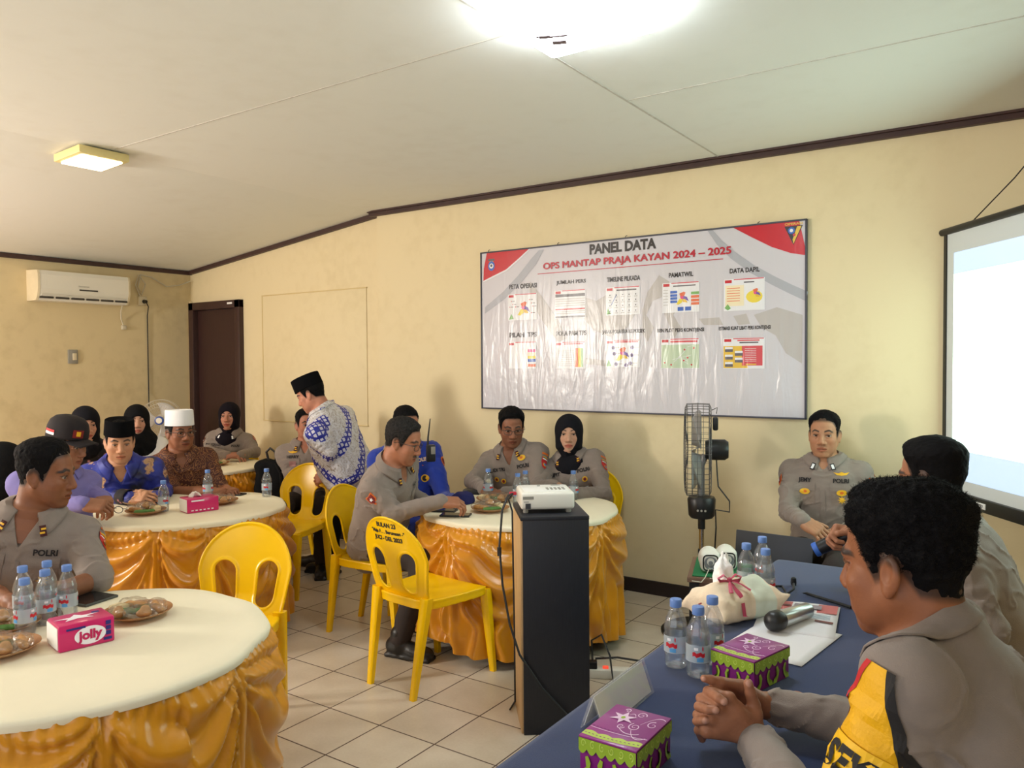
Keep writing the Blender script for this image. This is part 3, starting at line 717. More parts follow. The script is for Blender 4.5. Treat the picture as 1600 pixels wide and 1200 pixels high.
HAIRLINE = ([0, 25, 42, 55, 64, 72, 80, 88, 96, 112, 130, 180], [.080, .078, .072, .050, .012, -.018, -.014, .012, .018, -.002, -.038, -.052])
def head_piece(neck, h=0.0028, skin=srgb(150, 98, 70), hair='short', hair_t=(.020, .006), seed=0, gaze=(0, 0), brow=1.0, stub=0.0, moust=0.0,
               fem=False, round_=0.0, fade=0.0, mouth=0.0, curl=0.002, quiff=0.0, chest_fn=None):
    """head in its own axes (x left, y forward, z up, origin at eye height inside the head); neck = neck base point in the same axes.
    returns body (V,F,colour) and hair (V,F)"""
    n = np.array(neck, float)
    lo = np.minimum([-.115, -.135, -.15], n-[.13, .13, .115]); hi = np.maximum([.115, .145, .165], n+[.13, .14, 0])
    F = Field(lo, hi, h)
    F.ell((0, -.010, .038), (.0745, .094, .080))
    F.ell((0, .020, -.028), (.0625+round_*.006, .068, .084), k=.02)
    for sx in (-1, 1):
        F.cone((sx*(.047+round_*.005), -.002, -.045), (sx*.020, .058, -.098), .020, .017, k=.022)
    F.ell((0, .067, -.100), (.024, .019, .018), k=.014)
    F.cone((0, -.030, -.03), n+[0, -.004, 0.0], .052 if not fem else .046, .060 if not fem else .052, k=.025)
    if chest_fn is not None: F.ev(chest_fn, k=.03)
    base = F.f.copy()
    for sx in (-1, 1):
        F.ell((sx*.040, .056, -.024), (.025, .021, .021), k=.02)
        F.ell((sx*.040, .050, -.060), (.018, .02, .03), k=.025)
    F.cone((-.036, .074, .021), (.036, .074, .021), .0115 if not fem else .010, .0115 if not fem else .010, k=.014)
    for sx in (-1, 1): F.ell((sx*.0315, .0945, .000), (.0195, .0165, .0120), k=.012, op='cut')
    F.ell((0, .070, -.066), (.032, .021, .028), k=.016)
    for sx in (-1, 1):
        F.ell((sx*.0315, .0675, .0015), (.0145, .0145, .0135), k=.0025)
        lid = [(sx*.0165, .0775, .0005), (sx*.024, .0820, .0075), (sx*.034, .0820, .0085), (sx*.0475, .0715, .0015)]
        for a, b in zip(lid[:-1], lid[1:]): F.cone(a, b, .0032, .0032, k=.004)
        lid = [(sx*.0165, .0770, -.002), (sx*.0315, .0800, -.0085), (sx*.0465, .0710, -.002)]
        for a, b in zip(lid[:-1], lid[1:]): F.cone(a, b, .0028, .0028, k=.004)
    F.cone((0, .081, .014), (0, .1000, -.031), .0085, .0130, k=.011)
    F.ell((0, .0980, -.035), (.0145, .012, .0105), k=.006)
    for sx in (-1, 1):
        F.ell((sx*.0145, .0900, -.038), (.0100, .0125, .0085), k=.006)
        F.ell((sx*.007, .0950, -.0465), (.004, .006, .003), k=.003, op='cut')
    up = [(-.024, .0785, -.0675), (-.008, .0885, -.0630), (.008, .0885, -.0630), (.024, .0785, -.0675)]
    for a, b in zip(up[:-1], up[1:]): F.cone(a, b, .0048, .0052, k=.006)
    lw = [(-.021, .0790, -.0730), (0, .0880, -.0775), (.021, .0790, -.0730)]
    for a, b in zip(lw[:-1], lw[1:]): F.cone(a, b, .0055, .0062, k=.006)
    ml = [(-.025, .0870, -.0695), (0, .0965, -.0698-mouth), (.025, .0870, -.0695)]
    for a, b in zip(ml[:-1], ml[1:]): F.cone(a, b, .0022, .0022, k=.003, op='cut')
    if not fem or hair != 'none':
        for sx in (-1, 1):
            R = np.array([[1, 0, 0], [0, .96, .28], [0, -.28, .96]]); R2 = R.copy(); R2[0] = (1, sx*.35, 0); R2[0] /= np.linalg.norm(R2[0]); R2[1] = np.cross(R[2], R2[0]); R2[2] = np.cross(R2[0], R2[1])
            F.ell((sx*.0755, -.012, -.006), (.0080, .0185, .031), R2, k=.010)
            F.ell((sx*.0825, -.009, .000), (.0055, .0105, .0185), R2, k=.004, op='cut')
            F.ell((sx*.0745, -.004, -.032), (.006, .008, .010), k=.006)
    V, Q = F.mesh()
    # colours of the skin, plus painted shade between the lips
    x, y, z = V.T; ax = np.abs(x)
    C = np.repeat(np.array(skin)[None], len(V), 0)
    rosy = np.exp(-(((ax-.042)/.02)**2+((z+.03)/.02)**2))*(y > .03)*.5+np.exp(-((ax/.014)**2+((z+.035)/.012)**2))*(y > .09)*.5
    C *= 1+rosy[:, None]*np.array([.10, -.06, -.08])
    front = y > .062
    lip = front*sstep(1.25, .8, (x/.0245)**2+((z+.0698)/(.0118))**2)
    lc = np.array(skin)*np.array([.86, .58, .56]) if not fem else np.array(skin)*np.array([.92, .45, .46])
    C = C*(1-lip[:, None])+lc*lip[:, None]
    line = front*np.exp(-(((z+.0698)/.0021)**2))*(ax < .025)*.75  # shade in the parting of the lips, painted as a dark line
    C *= (1-line[:, None])
    bz = .0245+.006*sstep(.012, .034, ax)-.012*sstep(.036, .056, ax)
    br = (y > .045)*sstep(.0062, .0030, np.abs(z-bz))*sstep(.010, .016, ax)*sstep(.056, .048, ax)*brow*.92
    C = C*(1-br[:, None])+np.array([.018, .014, .012])*br[:, None]
    if moust: 
        mm = front*np.exp(-(((z+.0545)/.0062)**2))*sstep(.032, .022, ax)*moust
        C = C*(1-mm[:, None])+np.array([.03, .026, .024])*mm[:, None]
    if stub:
        mm = ((z < -.045)*(y > .0)*sstep(.0, .05, y)*stub*.35)
        C = C*(1-mm[:, None]*np.array([1, .9, .8]))
    for sx in (-1, 1):
        e = np.stack([x-sx*.0315, y-.0675, z-.0015], 1); r = np.linalg.norm(e, axis=1)
        alm = ((e[:, 0]/.0138)**2+((e[:, 2])/.0050)**2 < 1)*(r < .0172)*(y > .072)
        C[alm] = np.array([.34, .29, .25])
        ex = e[:, 0]-gaze[0]; ez = e[:, 2]-gaze[1]
        C[alm & (ex**2+ez**2 < .0062**2)] = np.array([.012, .008, .006])
        lash = ((e[:, 0]/.0172)**2+((e[:, 2]-.001)/.0092)**2 < 1) & ~alm & (y > .066) & (e[:, 2] > .002)
        C[lash] *= .35
    phi = np.degrees(np.abs(np.arctan2(x, y))); g = z-np.interp(phi, *HAIRLINE)
    if hair in ('short', 'crop'):
        fz = sstep(-.012, .006, g)*sstep(-.02, .0, -ax+.0785)
        C = C*(1-.85*fz[:, None])+np.array([.02, .016, .014])*.85*fz[:, None]
    out = [(V, Q, C)]
    if hair != 'none':
        X, Y, Z = F.x, F.y, F.z
        ph = np.degrees(np.abs(np.arctan2(X, Y))); G = Z-np.interp(ph, *HAIRLINE).astype(np.float32)
        tt = hair_t[1]+(hair_t[0]-hair_t[1])*sstep(.035, .095, Z+0.15*np.clip(Y, 0, 1))
        if fade: tt = tt*sstep(0.0, fade, G-.0)
        T = tt*sstep(-.004, .034, G)-.005*sstep(.004, -.006, G)
        if quiff: T = T+quiff*np.exp(-(((Y-.075)/.035)**2+((Z-.10)/.03)**2))
        nz = curl*(vnoise(X/.011, Y/.011, Z/.011, seed)+.6*vnoise(X/.0055, Y/.0055, Z/.0055, seed+5))
        Fh = Field(lo, hi, h); Fh.f = base-T+nz*sstep(0, .015, G)
        Fh.f = np.maximum(Fh.f, -(Z+.085))
        hv, hq = Fh.mesh(); out.append((hv, hq))
    return out

FING = [(.030, .089, .043, .025, .019, .0088), (.010, .093, .047, .028, .020, .0090), (-.010, .090, .043, .026, .020, .0086), (-.0285, .082, .034, .020, .018, .0078)]
def hand_piece(side, h=.0034, curl=(25, 30, 20), thumb=(35, 10), spread=4.0, per=None, elbow=None, fr=.037, wr=.026):
    """hand in its own axes: y along the fingers, z out of the back of the hand, x toward the thumb (side=+1) or away (-1); origin at the wrist"""
    lo = np.array([-.085, -.03, -.10]); hi = np.array([.085, .205, .06])
    if elbow is not None:
        lo = np.minimum(lo, np.array(elbow)-.06); hi = np.maximum(hi, np.array(elbow)+.06)
    F = Field(lo, hi, h)
    S = lambda p: (p[0]*side, p[1], p[2])
    F.rbox(S((0, .048, 0)), (.0385, .046, .0135), .0125, k=.006)
    F.ell(S((.022, .030, -.010)), (.020, .034, .015), k=.012)
    F.ell(S((-.026, .035, -.007)), (.015, .036, .013), k=.010)
    F.cone((0, -.02, 0), (0, .02, 0), wr, wr-.001, k=.012)
    nails = []
    for i, (bx, by, l1, l2, l3, r) in enumerate(FING):
        c = (per[i] if per else curl); a = 0.0
        p = np.array([bx, by-.008, .001]); sp = math.radians(spread*(1.5-i)*-1)
        F.cone(S((bx*.55, by-.06, .003)), S(p), .011, r*1.08, k=.008)
        for j, (L, ca) in enumerate(zip((l1, l2, l3), c)):
            a += math.radians(ca)
            d = np.array([-math.sin(sp)*math.cos(a), math.cos(sp)*math.cos(a), -math.sin(a)])
            q = p+d*L; rr = r*(1-.06*j)
            F.cone(S(p), S(q), rr, rr*.93, k=.0035 if j else .004); p = q
        nails.append(p)
    p = np.array([.026, .018, -.008]); t0 = math.radians(thumb[0]); t1 = math.radians(thumb[1])
    d = np.array([math.sin(t0)*.95, math.cos(t0), -.28]); d /= np.linalg.norm(d)
    F.cone(S((.012, .008, -.004)), S(p+d*.036), .015, .0118, k=.010); p = p+d*.036
    for L, r in ((.030, .0108), (.024, .0095)):
        t0 -= t1; d = np.array([math.sin(t0)*.95, math.cos(t0), -.28-.2*math.sin(t1)]); d /= np.linalg.norm(d)
        F.cone(S(p), S(p+d*L), r, r*.93, k=.004); p = p+d*L
    if elbow is not None:
        e = np.array(elbow, float); m = e*.35
        F.cone((0, -.01, 0), m, wr, fr*.95, k=.02); F.cone(m, e, fr*.95, fr, k=.02)
    return F.mesh()

def two_bone(a, b, l1, l2, hint):
    a = np.array(a, float); b = np.array(b, float); d = b-a; L = np.linalg.norm(d)
    if L > (l1+l2)*.995: 
        l1, l2 = l1*L/(l1+l2)*1.004, l2*L/(l1+l2)*1.004
    u = d/L; x = (l1*l1-l2*l2+L*L)/(2*L); y = math.sqrt(max(l1*l1-x*x, 1e-6))
    hv = np.array(hint, float); hv = hv-u*(hv@u); hv /= np.linalg.norm(hv)+1e-9
    return a+u*x+hv*y

TA = ([-.12, -.04, .0, .12, .3, .5, .7, .82, .90, .97, 1.05], [.12, .160, .172, .170, .160, .166, .178, .172, .135, .085, .06])
TB = ([-.12, -.04, .0, .12, .3, .5, .7, .82, .90, .97, 1.05], [.09, .115, .122, .124, .120, .120, .118, .108, .092, .070, .058])
class Person: pass
def person(label, head, face, pelvis, body, lean=None, up=(0, 0, 1), arms=None, knees=None, group=None,
           skin=srgb(150, 98, 70), hair='short', hair_mat=None, hk=None, shirt=UNI, trousers=UNI_DK, sleeve=(1.0, 1.0), w=1.0, gut=0.0,
           hres=.0030, sres=.007, fem=False, vneck=.075, legs=True, wrinkle=1.0, stand=False, shoe=True, feet=None, undershirt=None, hem=None,
           tres=.012, hand_h=.0038, cat='person', shoulders=None, hipdrop=0.0, extra=None, neck=.010, legs_to=None, ncut=(.060, .078)):
    """one person: body (skin) is one mesh; hair, shirt, trousers, shoes are its children.  All positions are points of the room."""
    P = Person(); P.head = np.array(head, float); P.pel = np.array(pelvis, float)
    root_loc = np.array([P.pel[0], P.pel[1], 0.0])
    P.root = thing('person', label, cat, tuple(root_loc), 0, group); P.loc = root_loc
    HB = basis(face, up); P.HB = HB                           # rows left, forward, up
    bf = np.array([body[0], body[1], 0.0]); bf /= np.linalg.norm(bf); bl = np.cross([0, 0, 1], bf)
    P.bf, P.bl = bf, bl
    nk = P.head+HB[2]*-.118+HB[1]*-.028                        # where the neck leaves the head
    ax0 = nk-P.pel; ax0 /= np.linalg.norm(ax0)
    N = nk-ax0*neck; P.N = N                                   # neck base
    ax = N-P.pel; TL = np.linalg.norm(ax); ax /= TL
    tf = bf-ax*(bf@ax); tf /= np.linalg.norm(tf); tl = np.cross(ax, tf)
    P.ax, P.tf, P.tl, P.TL = ax, tf, tl, TL
    SW = .160*w*(0.90 if fem else 1.0)
    sh = {s: N-ax*.082+tl*s*SW+tf*0.0 for s in (1, -1)}        # +1 = the person's left
    if shoulders:
        for s in shoulders: sh[s] = sh[s]+np.array(shoulders[s])
    P.sh = sh
    # arms: arms[s] = dict(wrist, hint, fdir (finger direction), back (direction of the back of the hand), curl...)
    P.arm = {}
    for s in (1, -1):
        a = dict(arms[s]) if arms and s in arms else None
        if a is None: continue
        wr = np.array(a['wrist'], float)
        el = np.array(a['elbow'], float) if 'elbow' in a else two_bone(sh[s], wr, .275*w**.5, .245*w**.5, a.get('hint', -bf*.3+tl*s*.6+np.array([0, 0, -1.0])))
        a['el'] = el; a['wr'] = wr; P.arm[s] = a
    def tor(x, y, z, off=.010):
        px = x-P.pel[0]; py = y-P.pel[1]; pz = z-P.pel[2]
        t = (px*ax[0]+py*ax[1]+pz*ax[2])/TL
        u = px*tl[0]+py*tl[1]+pz*tl[2]; v = px*tf[0]+py*tf[1]+pz*tf[2]
        A = (np.interp(t, *TA)*w*(0.93 if fem else 1)+off).astype(np.float32); B = (np.interp(t, *TB)*(.5+.5*w)+off).astype(np.float32)
        g = gut*np.exp(-((t-.28)/.26)**2)*(v > 0)
        if fem: g = g+.030*np.exp(-((t-.66)/.12)**2)*(v > 0)*np.exp(-((np.abs(u)-.07)/.06)**2)
        B = B+g
        r = ((np.abs(u)/A)**2.4+(np.abs(v)/B)**2.4)**(1/2.4)
        d = (r-1)*np.minimum(A, B)
        t0 = -.10-hipdrop
        return np.maximum(d, np.maximum((t0-t)*TL, (t-1.02)*TL))
    # ---- body skin
    pieces = []; cols = []
    hn = HB@(N-P.head)
    def chest_fn(x, y, z):
        wx = x*HB[0][0]+y*HB[1][0]+z*HB[2][0]+P.head[0]; wy = x*HB[0][1]+y*HB[1][1]+z*HB[2][1]+P.head[1]; wz = x*HB[0][2]+y*HB[1][2]+z*HB[2][2]+P.head[2]
        return np.maximum(tor(wx, wy, wz, -.0005), ((P.pel@ax+TL*.70)-(wx*ax[0]+wy*ax[1]+wz*ax[2])))
    kw = dict(hk or {}, chest_fn=chest_fn); kw.setdefault('seed', abs(hash(label[:9])) % 97 if False else len(label))
    res = head_piece(hn, h=hres, skin=skin, hair=hair, fem=fem, **kw)
    V, Q, C = res[0]; pieces.append((V@HB+P.head, Q)); cols.append(C)
    for s, a in P.arm.items():
        if a.get('nohand'): continue
        fd = np.array(a.get('fdir', a['wr']-a['el']), float); fd /= np.linalg.norm(fd)
        bk = np.array(a.get('back', (0, 0, 1)), float); bk = bk-fd*(bk@fd); bk /= np.linalg.norm(bk)
        xx = np.cross(fd, bk)                                   # x axis; thumb lies at -x for the left hand with the back up
        R = np.array([xx, fd, bk]); elb = R@(a['el']-a['wr'])
        if (sleeve[0] if s > 0 else sleeve[1]) > .4: elb = elb/np.linalg.norm(elb)*.045
        v, q = hand_piece(1 if s > 0 else -1, h=hand_h, curl=a.get('curl', (25, 30, 20)), thumb=a.get('thumb', (38, 10)), per=a.get('per'),
                          spread=a.get('spread', 4.0), elbow=elb*.97, fr=a.get('fr', .018 if (sleeve[0] if s > 0 else sleeve[1]) > .4 else .036), wr=.0215)
        pieces.append((v@R+a['wr'], q)); cols.append(np.repeat(np.array(skin)[None]*.96, len(v), 0))
    f = Field(np.minimum(P.pel, N)-.26, np.maximum(P.pel, N)+.26, .016)
    f.cone(P.pel, P.pel+ax*TL*.55, .10, .105); f.cone(P.pel+ax*TL*.55, N-ax*.09, .105, .09, k=.05)
    v, q = f.mesh(); pieces.append((v, q)); cols.append(np.repeat(np.array(skin)[None], len(v), 0))
    if extra: 
        for v, q, c in extra: pieces.append((v, q)); cols.append(c)
    V, Q = join_vf(pieces)
    me = np_mesh('body', V-root_loc, Q); 
    if len(me.vertices) == len(V): vcol(me, np.concatenate(cols))
    P.body = link('body', me, SKIN, P.root)
    if len(res) > 1:
        hv, hq = res[1]; P.hv = hv; P.hair = link('hair', np_mesh('hair', hv@HB+P.head-root_loc, hq), hair_mat or HAIR_BLACK, P.root)
    # ---- shirt
    hp = {s: P.pel+bl*s*.085*w for s in (1, -1)}; P.hip = hp
    pts = [P.pel, N, sh[1], sh[-1]]+[a['el'] for a in P.arm.values()]+[a['wr'] for a in P.arm.values()]
    lo = np.min(pts, 0)-[.22, .22, .20]; hi = np.max(pts, 0)+[.22, .22, .05]
    F = Field(lo, hi, sres)
    F.ev(tor)
    for s in (1, -1):
        F.cone(N-ax*.022+tl*s*.040, sh[s], .044, .053, k=.05)
        if s in P.arm:
            a = P.arm[s]; sl = sleeve[0] if s > 0 else sleeve[1]
            el, wr = a['el'], a['wr']; kk = .045
            F.cone(sh[s]+tl*s*.008, sh[s]+(el-sh[s])*.5, .060*w**.5, .054*w**.5, k=kk)
            F.cone(sh[s]+(el-sh[s])*.5, el if sl > 0 else sh[s]+(el-sh[s])*(1+sl), .054*w**.5, .047*w**.5 if sl > 0 else .060, k=.02)
            if sl > 0: F.cone(el, el+(wr-el)*(sl*.98), .046*w**.5, .036+.010*(1-sl)+.002, k=.02)
    if wrinkle:
        sd = float(len(label))
        def wr_fn(x, y, z):
            w1 = vnoise(x/.11+sd, y/.11, z/.09); n = w1*.0050+vnoise(x/.045+.5*z/.045, y/.045+sd, z/.030)*.0020
            q = vnoise(x/.075+1.4*w1+sd, y/.075+.7*z/.1, z/.055+w1, 7); n = n-.0062*np.clip(1-np.abs(q)*5.5, 0, 1)**1.3*sstep(-.5, .2, w1)
            return n*wrinkle
        F.ev(wr_fn, op='disp')
        for s, a in P.arm.items():
            for (p0, p1, amp, nf) in ((sh[s], a['el'], .0026, 4.3), (a['el'], a['wr'], .0018, 5.6)):
                d = p1-p0; L = np.linalg.norm(d); d = d/L; e1 = np.cross(d, [0.3, .2, .9]); e1 /= np.linalg.norm(e1)
                def ring(x, y, z, p0=p0, d=d, L=L, e1=e1, amp=amp, nf=nf):
                    px = x-p0[0]; py = y-p0[1]; pz = z-p0[2]
                    t = (px*d[0]+py*d[1]+pz*d[2])/L; e = px*e1[0]+py*e1[1]+pz*e1[2]
                    rr = np.sqrt(np.maximum((px-d[0]*t*L)**2+(py-d[1]*t*L)**2+(pz-d[2]*t*L)**2, 0))
                    m = sstep(.10, .06, rr)*sstep(-.05, .12, t)*sstep(1.05, .9, t)
                    return amp*m*wrinkle*np.sin(t*nf*6.28+e*48+5*vnoise(x/.07, y/.07, z/.07, 3))*(.55+.9*vnoise(x/.08+4, y/.08, z/.08, 5))
                F.ev(ring, np.minimum(p0, p1)-.10, np.maximum(p0, p1)+.10, op='disp')
    if vneck > 0:
        c0 = N+tf*.072-ax*(vneck*.30)+ax*(.025 if fem else .008); c1 = N+tf*.115-ax*(vneck+.03)
        F.cone(c0, c1, .046 if fem else .040, .004, k=.008, op='cut')
        F.cone(N+ax*.005, N+ax*.10, ncut[0], ncut[1], k=.006, op='cut')
    # open cuffs
    V, Q = F.mesh(); P.F = F; P.shV, P.shQ = V, Q
    P.bvh = BVHTree.FromPolygons([tuple(p) for p in V], [tuple(q) for q in Q.tolist()])
    P.shirt = link('shirt', np_mesh('shirt', V-root_loc, Q), shirt, P.root)
    if undershirt is not None:
        u = Field(N-.22, N+.22, .008)
        u.ell(N-ax*.085+tf*.016, (.132, .132, .088) if False else (.130, .118, .10), np.array([tl, tf, ax])); u.cone(N-ax*.05, N+ax*.012, .068, .061, k=.03)
        u.cone(N+ax*.012, N+ax*.2, .045, .045, op='cut')
        v, q = u.mesh(); link('undershirt', np_mesh('undershirt', v-root_loc, q), undershirt, P.root)
    # ---- legs
    if legs_to is not None:
        lf = np.array([legs_to[0]-P.pel[0], legs_to[1]-P.pel[1], 0.0]); lf /= np.linalg.norm(lf); ll = np.cross([0, 0, 1], lf)
        knees = {s: hp[s]*.5+P.pel*.5+lf*.40+ll*s*.07+[0, 0, .50-P.pel[2]] for s in (1, -1)}; feet = {s: knees[s]*[1, 1, 0]+[0, 0, .085] for s in (1, -1)}
    if legs:
        T = Field(np.min([P.pel, P.pel+bf*.62], 0)-[.34, .34, P.pel[2]], np.max([P.pel, P.pel+bf*.62], 0)+[.34, .34, .2], tres) if not stand else \
            Field(P.pel-[.35, .35, P.pel[2]], P.pel+[.35, .35, .15], tres)
        T.ell(P.pel+ax*.0, (.165*w, .125*(.5+.5*w)+.0, .12), np.array([bl, bf, [0, 0, 1]]))
        P.knee = {}; P.ank = {}
        for i, s in enumerate((1, -1)):
            if stand:
                an = np.array(feet[s]) if feet else hp[s]*[1, 1, 0]+[0, 0, .08]
                kn = (hp[s]+an)*.5+bf*.03; r = (.088, .066, .052)
            else:
                kn = np.array(knees[s], float) if knees and s in knees else hp[s]+bf*.40+bl*s*.05+[0, 0, .53-P.pel[2]-.03]
                an = np.array(feet[s], float) if feet and s in feet else kn+bf*(-.02)+np.array([0, 0, .085-kn[2]]); r = (.082, .066, .054)
            P.knee[s] = kn; P.ank[s] = an
            T.cone(hp[s], kn, r[0], r[1], k=.04); T.cone(kn, an, r[1], r[2], k=.03)
        T.ev(lambda x, y, z: vnoise(x/.07, y/.07, z/.05, 9)*.006, op='disp')
        v, q = T.mesh(); P.trV, P.trQ = v, q
        P.trousers = link('trousers', np_mesh('trousers', v-root_loc, q), trousers, P.root)
        if shoe:
            for s in (1, -1):
                an = P.ank[s]; S = Field(an-[.26, .26, .09], an+[.26, .26, .08], .007 if shoe != 'far' else .01)
                R = np.array([bl, bf, [0, 0, 1]]); c = an*[1, 1, 0]
                S.cone(c+[0, 0, .055]-bf*.035, c+[0, 0, .045]+bf*.07, .046, .040); S.ell(c+bf*.125+[0, 0, .036], (.047, .075, .036), R, k=.03)
                S.cone(c+[0, 0, .06], c+[0, 0, .12], .050, .048, k=.02)
                S.rbox(c+bf*.06+[0, 0, .011], (.044, .135, .013), .01, R, k=.004)
                S.ev(lambda x, y, z: -z+np.float32(0.001)+0*x+0*y, op='and')
                v, q = S.mesh(); link('shoe', np_mesh('shoe', v-root_loc, q), BLACK_LEATHER, P.root)
    return P

def frame_to_world(P, part, fn):
    """apply a head-frame point map"""
    return [tuple(np.array(p)@P.HB+P.head-P.loc) for p in part]
def head_mb(P, mb, name, mats, parent=None):
    mb.v = [tuple(np.array(p)@P.HB+P.head-P.loc) for p in mb.v]
    return mb.build(name, mats, parent or P.root)
def glasses(P, material=None, dy=0.0):
    mb = MB()
    for sx in (-1, 1):
        pts = []
        for k in range(21):
            a = 2*math.pi*k/20; cx, cz = math.cos(a), math.sin(a)
            px = sx*.033+.0245*math.copysign(abs(cx)**.75, cx); pz = -.002+.0165*math.copysign(abs(cz)**.75, cz)
            pts.append((px, .098-.5*(abs(px)-.01)**2*8+dy, pz))
        mb.tube(pts, .0016, 6)
        mb.tube([(sx*.057, .088, .008), (sx*.077, .070, .008), (sx*.083, .0, .006), (sx*.083, -.02, -.004)], .0017, 6)
    mb.tube([(-.009, .100, .004), (0, .102, .006), (.009, .100, .004)], .0016, 6)
    return head_mb(P, mb, 'glasses', material or EYEGLASS)
def kopiah(P, material, hgt=.085, tilt=0.0, r=(.083, .103), z0=.045, flare=0.0, flat=True):
    mb = MB(); n = 40
    prof = [(.985, -.002), (1.0, .0), (1.0, .004), (.985+flare, hgt*.95), (.97+flare, hgt), (.93+flare, hgt+.002), (.5, hgt-.012 if flat else hgt+.004), (.0001, hgt-.014 if flat else hgt+.006)]
    R = Matrix.Rotation(tilt, 3, 'X')
    mb.lathe(prof, (0, -.006, z0), n, R=R, sx=r[0], sy=r[1])
    return head_mb(P, mb, 'cap', material)
def hijab(P, material, drape=.11, open_=(.056, .080), long_=0.0, h=.0050, zc=-.025):
    F = Field(P.head-[.22, .22, .36+long_], P.head+[.22, .22, .19], h); HB = P.HB; H = lambda p: np.array(p)@HB+P.head
    F.ell(H((0, -.014, .030)), (.089, .112, .094), HB); F.ell(H((0, -.006, -.02)), (.083, .098, .105), HB, k=.03)
    F.ell(H((0, .008, -.055)), (.074, .086, .078), HB, k=.03)
    if drape:
        F.cone(H((0, -.02, -.09)), P.N+P.tf*.012-P.ax*.01, .080, .092, k=.05)
        F.ell(P.N-P.ax*.045+P.tf*.02, (drape+.03, .105+long_*.3, .06+long_*.4), np.array([P.tl, P.tf, P.ax]), k=.05)
    else:
        F.cone(H((0, -.012, -.09)), P.N+P.tf*.006+P.ax*.004, .066, .060, k=.05); F.ell(P.N-P.ax*.055+P.tf*.030, (.050, .078, .075), np.array([P.tl, P.tf, P.ax]), k=.03)
    if long_:
        F.ell(P.N-P.ax*(.10+long_*.4)+P.tf*.04, (.17, .11, .11+long_*.5), np.array([P.tl, P.tf, P.ax]), k=.06)
    def fold(x, y, z):
        px = x-P.head[0]; py = y-P.head[1]; pz = z-P.head[2]
        u = px*HB[0][0]+py*HB[0][1]+pz*HB[0][2]; w_ = px*HB[2][0]+py*HB[2][1]+pz*HB[2][2]
        return .004*np.sin(w_*70+np.abs(u)*55+2*vnoise(x/.05, y/.05, z/.05))*sstep(-.05, -.11, w_)
    F.ev(fold, op='disp')
    F.ell(H((0, .128, zc)), (open_[0]+.002, .098, open_[1]), HB, k=.006, op='cut')
    v, q = F.mesh(); return link('hijab', np_mesh('hijab', v-P.loc, q), material, P.root)
def fsample(F, p):
    q = (np.array(p)-F.lo)/F.h; i = np.clip(np.floor(q).astype(int), 0, F.n-2); t = np.clip(q-i, 0, 1); r = 0.0
    for a in (0, 1):
        for b in (0, 1):
            for c in (0, 1): r += float(F.f[i[0]+a, i[1]+b, i[2]+c])*(t[0] if a else 1-t[0])*(t[1] if b else 1-t[1])*(t[2] if c else 1-t[2])
    return r
def collar(P, material, r=(.070, .070), hgt=.040, open_deg=24, point=.046, flare=.020, lift=.018, spread=.30):
    """shirt collar: stands round the neck, folds over and ends in two points"""
    mb = MB(); nu, nv = 40, 8
    def fn(u, v):
        w_ = abs(u-.5)*2; a = (u-.5)*2*math.radians(180-open_deg)      # 0 = back
        front = max(0.0, (w_-.62)/.38)
        dirx = math.sin(a); diry = -math.cos(a); dn = .5*(1+diry)
        base = lift-.034*dn
        if v < .38:
            q = v/.38; zz = base+hgt*(q-.35); rr = 1.0+.02*q; outw = 0
        else:
            q = (v-.38)/.62; zz = base+hgt*.65-(hgt*.85+point*front**1.4)*q; rr = 1.03+flare/.07*q; outw = q
        p = P.N+P.tl*(dirx*r[0]*rr*(1+spread*front*outw))+P.tf*(diry*r[1]*rr+.004)+P.ax*zz
        if outw:
            od = P.tl*dirx*.6+P.tf*diry*.8+P.ax*.35; od = od/np.linalg.norm(od)
            for _ in range(8):
                d = fsample(P.F, p)
                if d > .004: break
                p = p+od*(.0045-d)
        return tuple(p-P.loc)
    mb.grid(fn, nu, nv)
    o = mb.build('collar', material, P.root)
    m = o.modifiers.new('thick', 'SOLIDIFY'); m.thickness = .003; m.offset = 0
    return o
def decal(P, name, shape, origin, direc, upv, material, lift=.0016, mirror=False, spin=0.0, label=None, bvh=None, parent=None, thick=.0):
    """lay a flat outline on the shirt: every point is dropped onto the cloth along direc"""
    V2, F2 = shape; d = Vector(direc).normalized(); u = Vector(upv); u = (u-d*u.dot(d)).normalized(); r = d.cross(u)   # r = to the viewer's right when looking along d
    o = Vector(origin); out = []; bvh = bvh or P.bvh; last = None
    cs, sn = math.cos(spin), math.sin(spin)
    for x, y in V2:
        x, y = x*cs-y*sn, x*sn+y*cs
        p = o+r*x+u*y; st = p-d*.05
        hit = bvh.ray_cast(st, d, .35)
        if hit[0] is None: q = p if last is None else p+d*last
        else: q = hit[0]-d*lift; last = (q-p).dot(d)
        out.append(tuple(np.array(q)-P.loc))
    me = bpy.data.meshes.new(name); me.from_pydata(out, [], [list(f) for f in F2]); me.update()
    ob = link(name, me, material, parent or P.root)
    if label: ob['label'] = label
    return ob
def chest(P, lx, t):
    """a point in front of the chest: lx to the person's left, t along the spine (0 pelvis .. 1 neck)"""
    return P.pel+P.ax*(P.TL*t)+P.tl*lx+P.tf*.12
def chest_decal(P, name, shape, lx, t, material, **kw):
    dirn = -(P.tf+P.tl*(lx*2.0)); return decal(P, name, shape, chest(P, lx, t), dirn, P.ax, material, **kw)
def sleeve_decal(P, name, shape, s, t, material, ang=0.0, **kw):
    """on the outer side of an upper arm; ang turns it toward the front"""
    a = P.arm[s]; d = a['el']-P.sh[s]; p = P.sh[s]+d*t; d = d/np.linalg.norm(d)
    out = P.tl*s*math.cos(ang)+P.tf*math.sin(ang); out = out-d*(out@d); out /= np.linalg.norm(out)
    return decal(P, name, shape, p+out*.02, -out, -d, material, **kw)

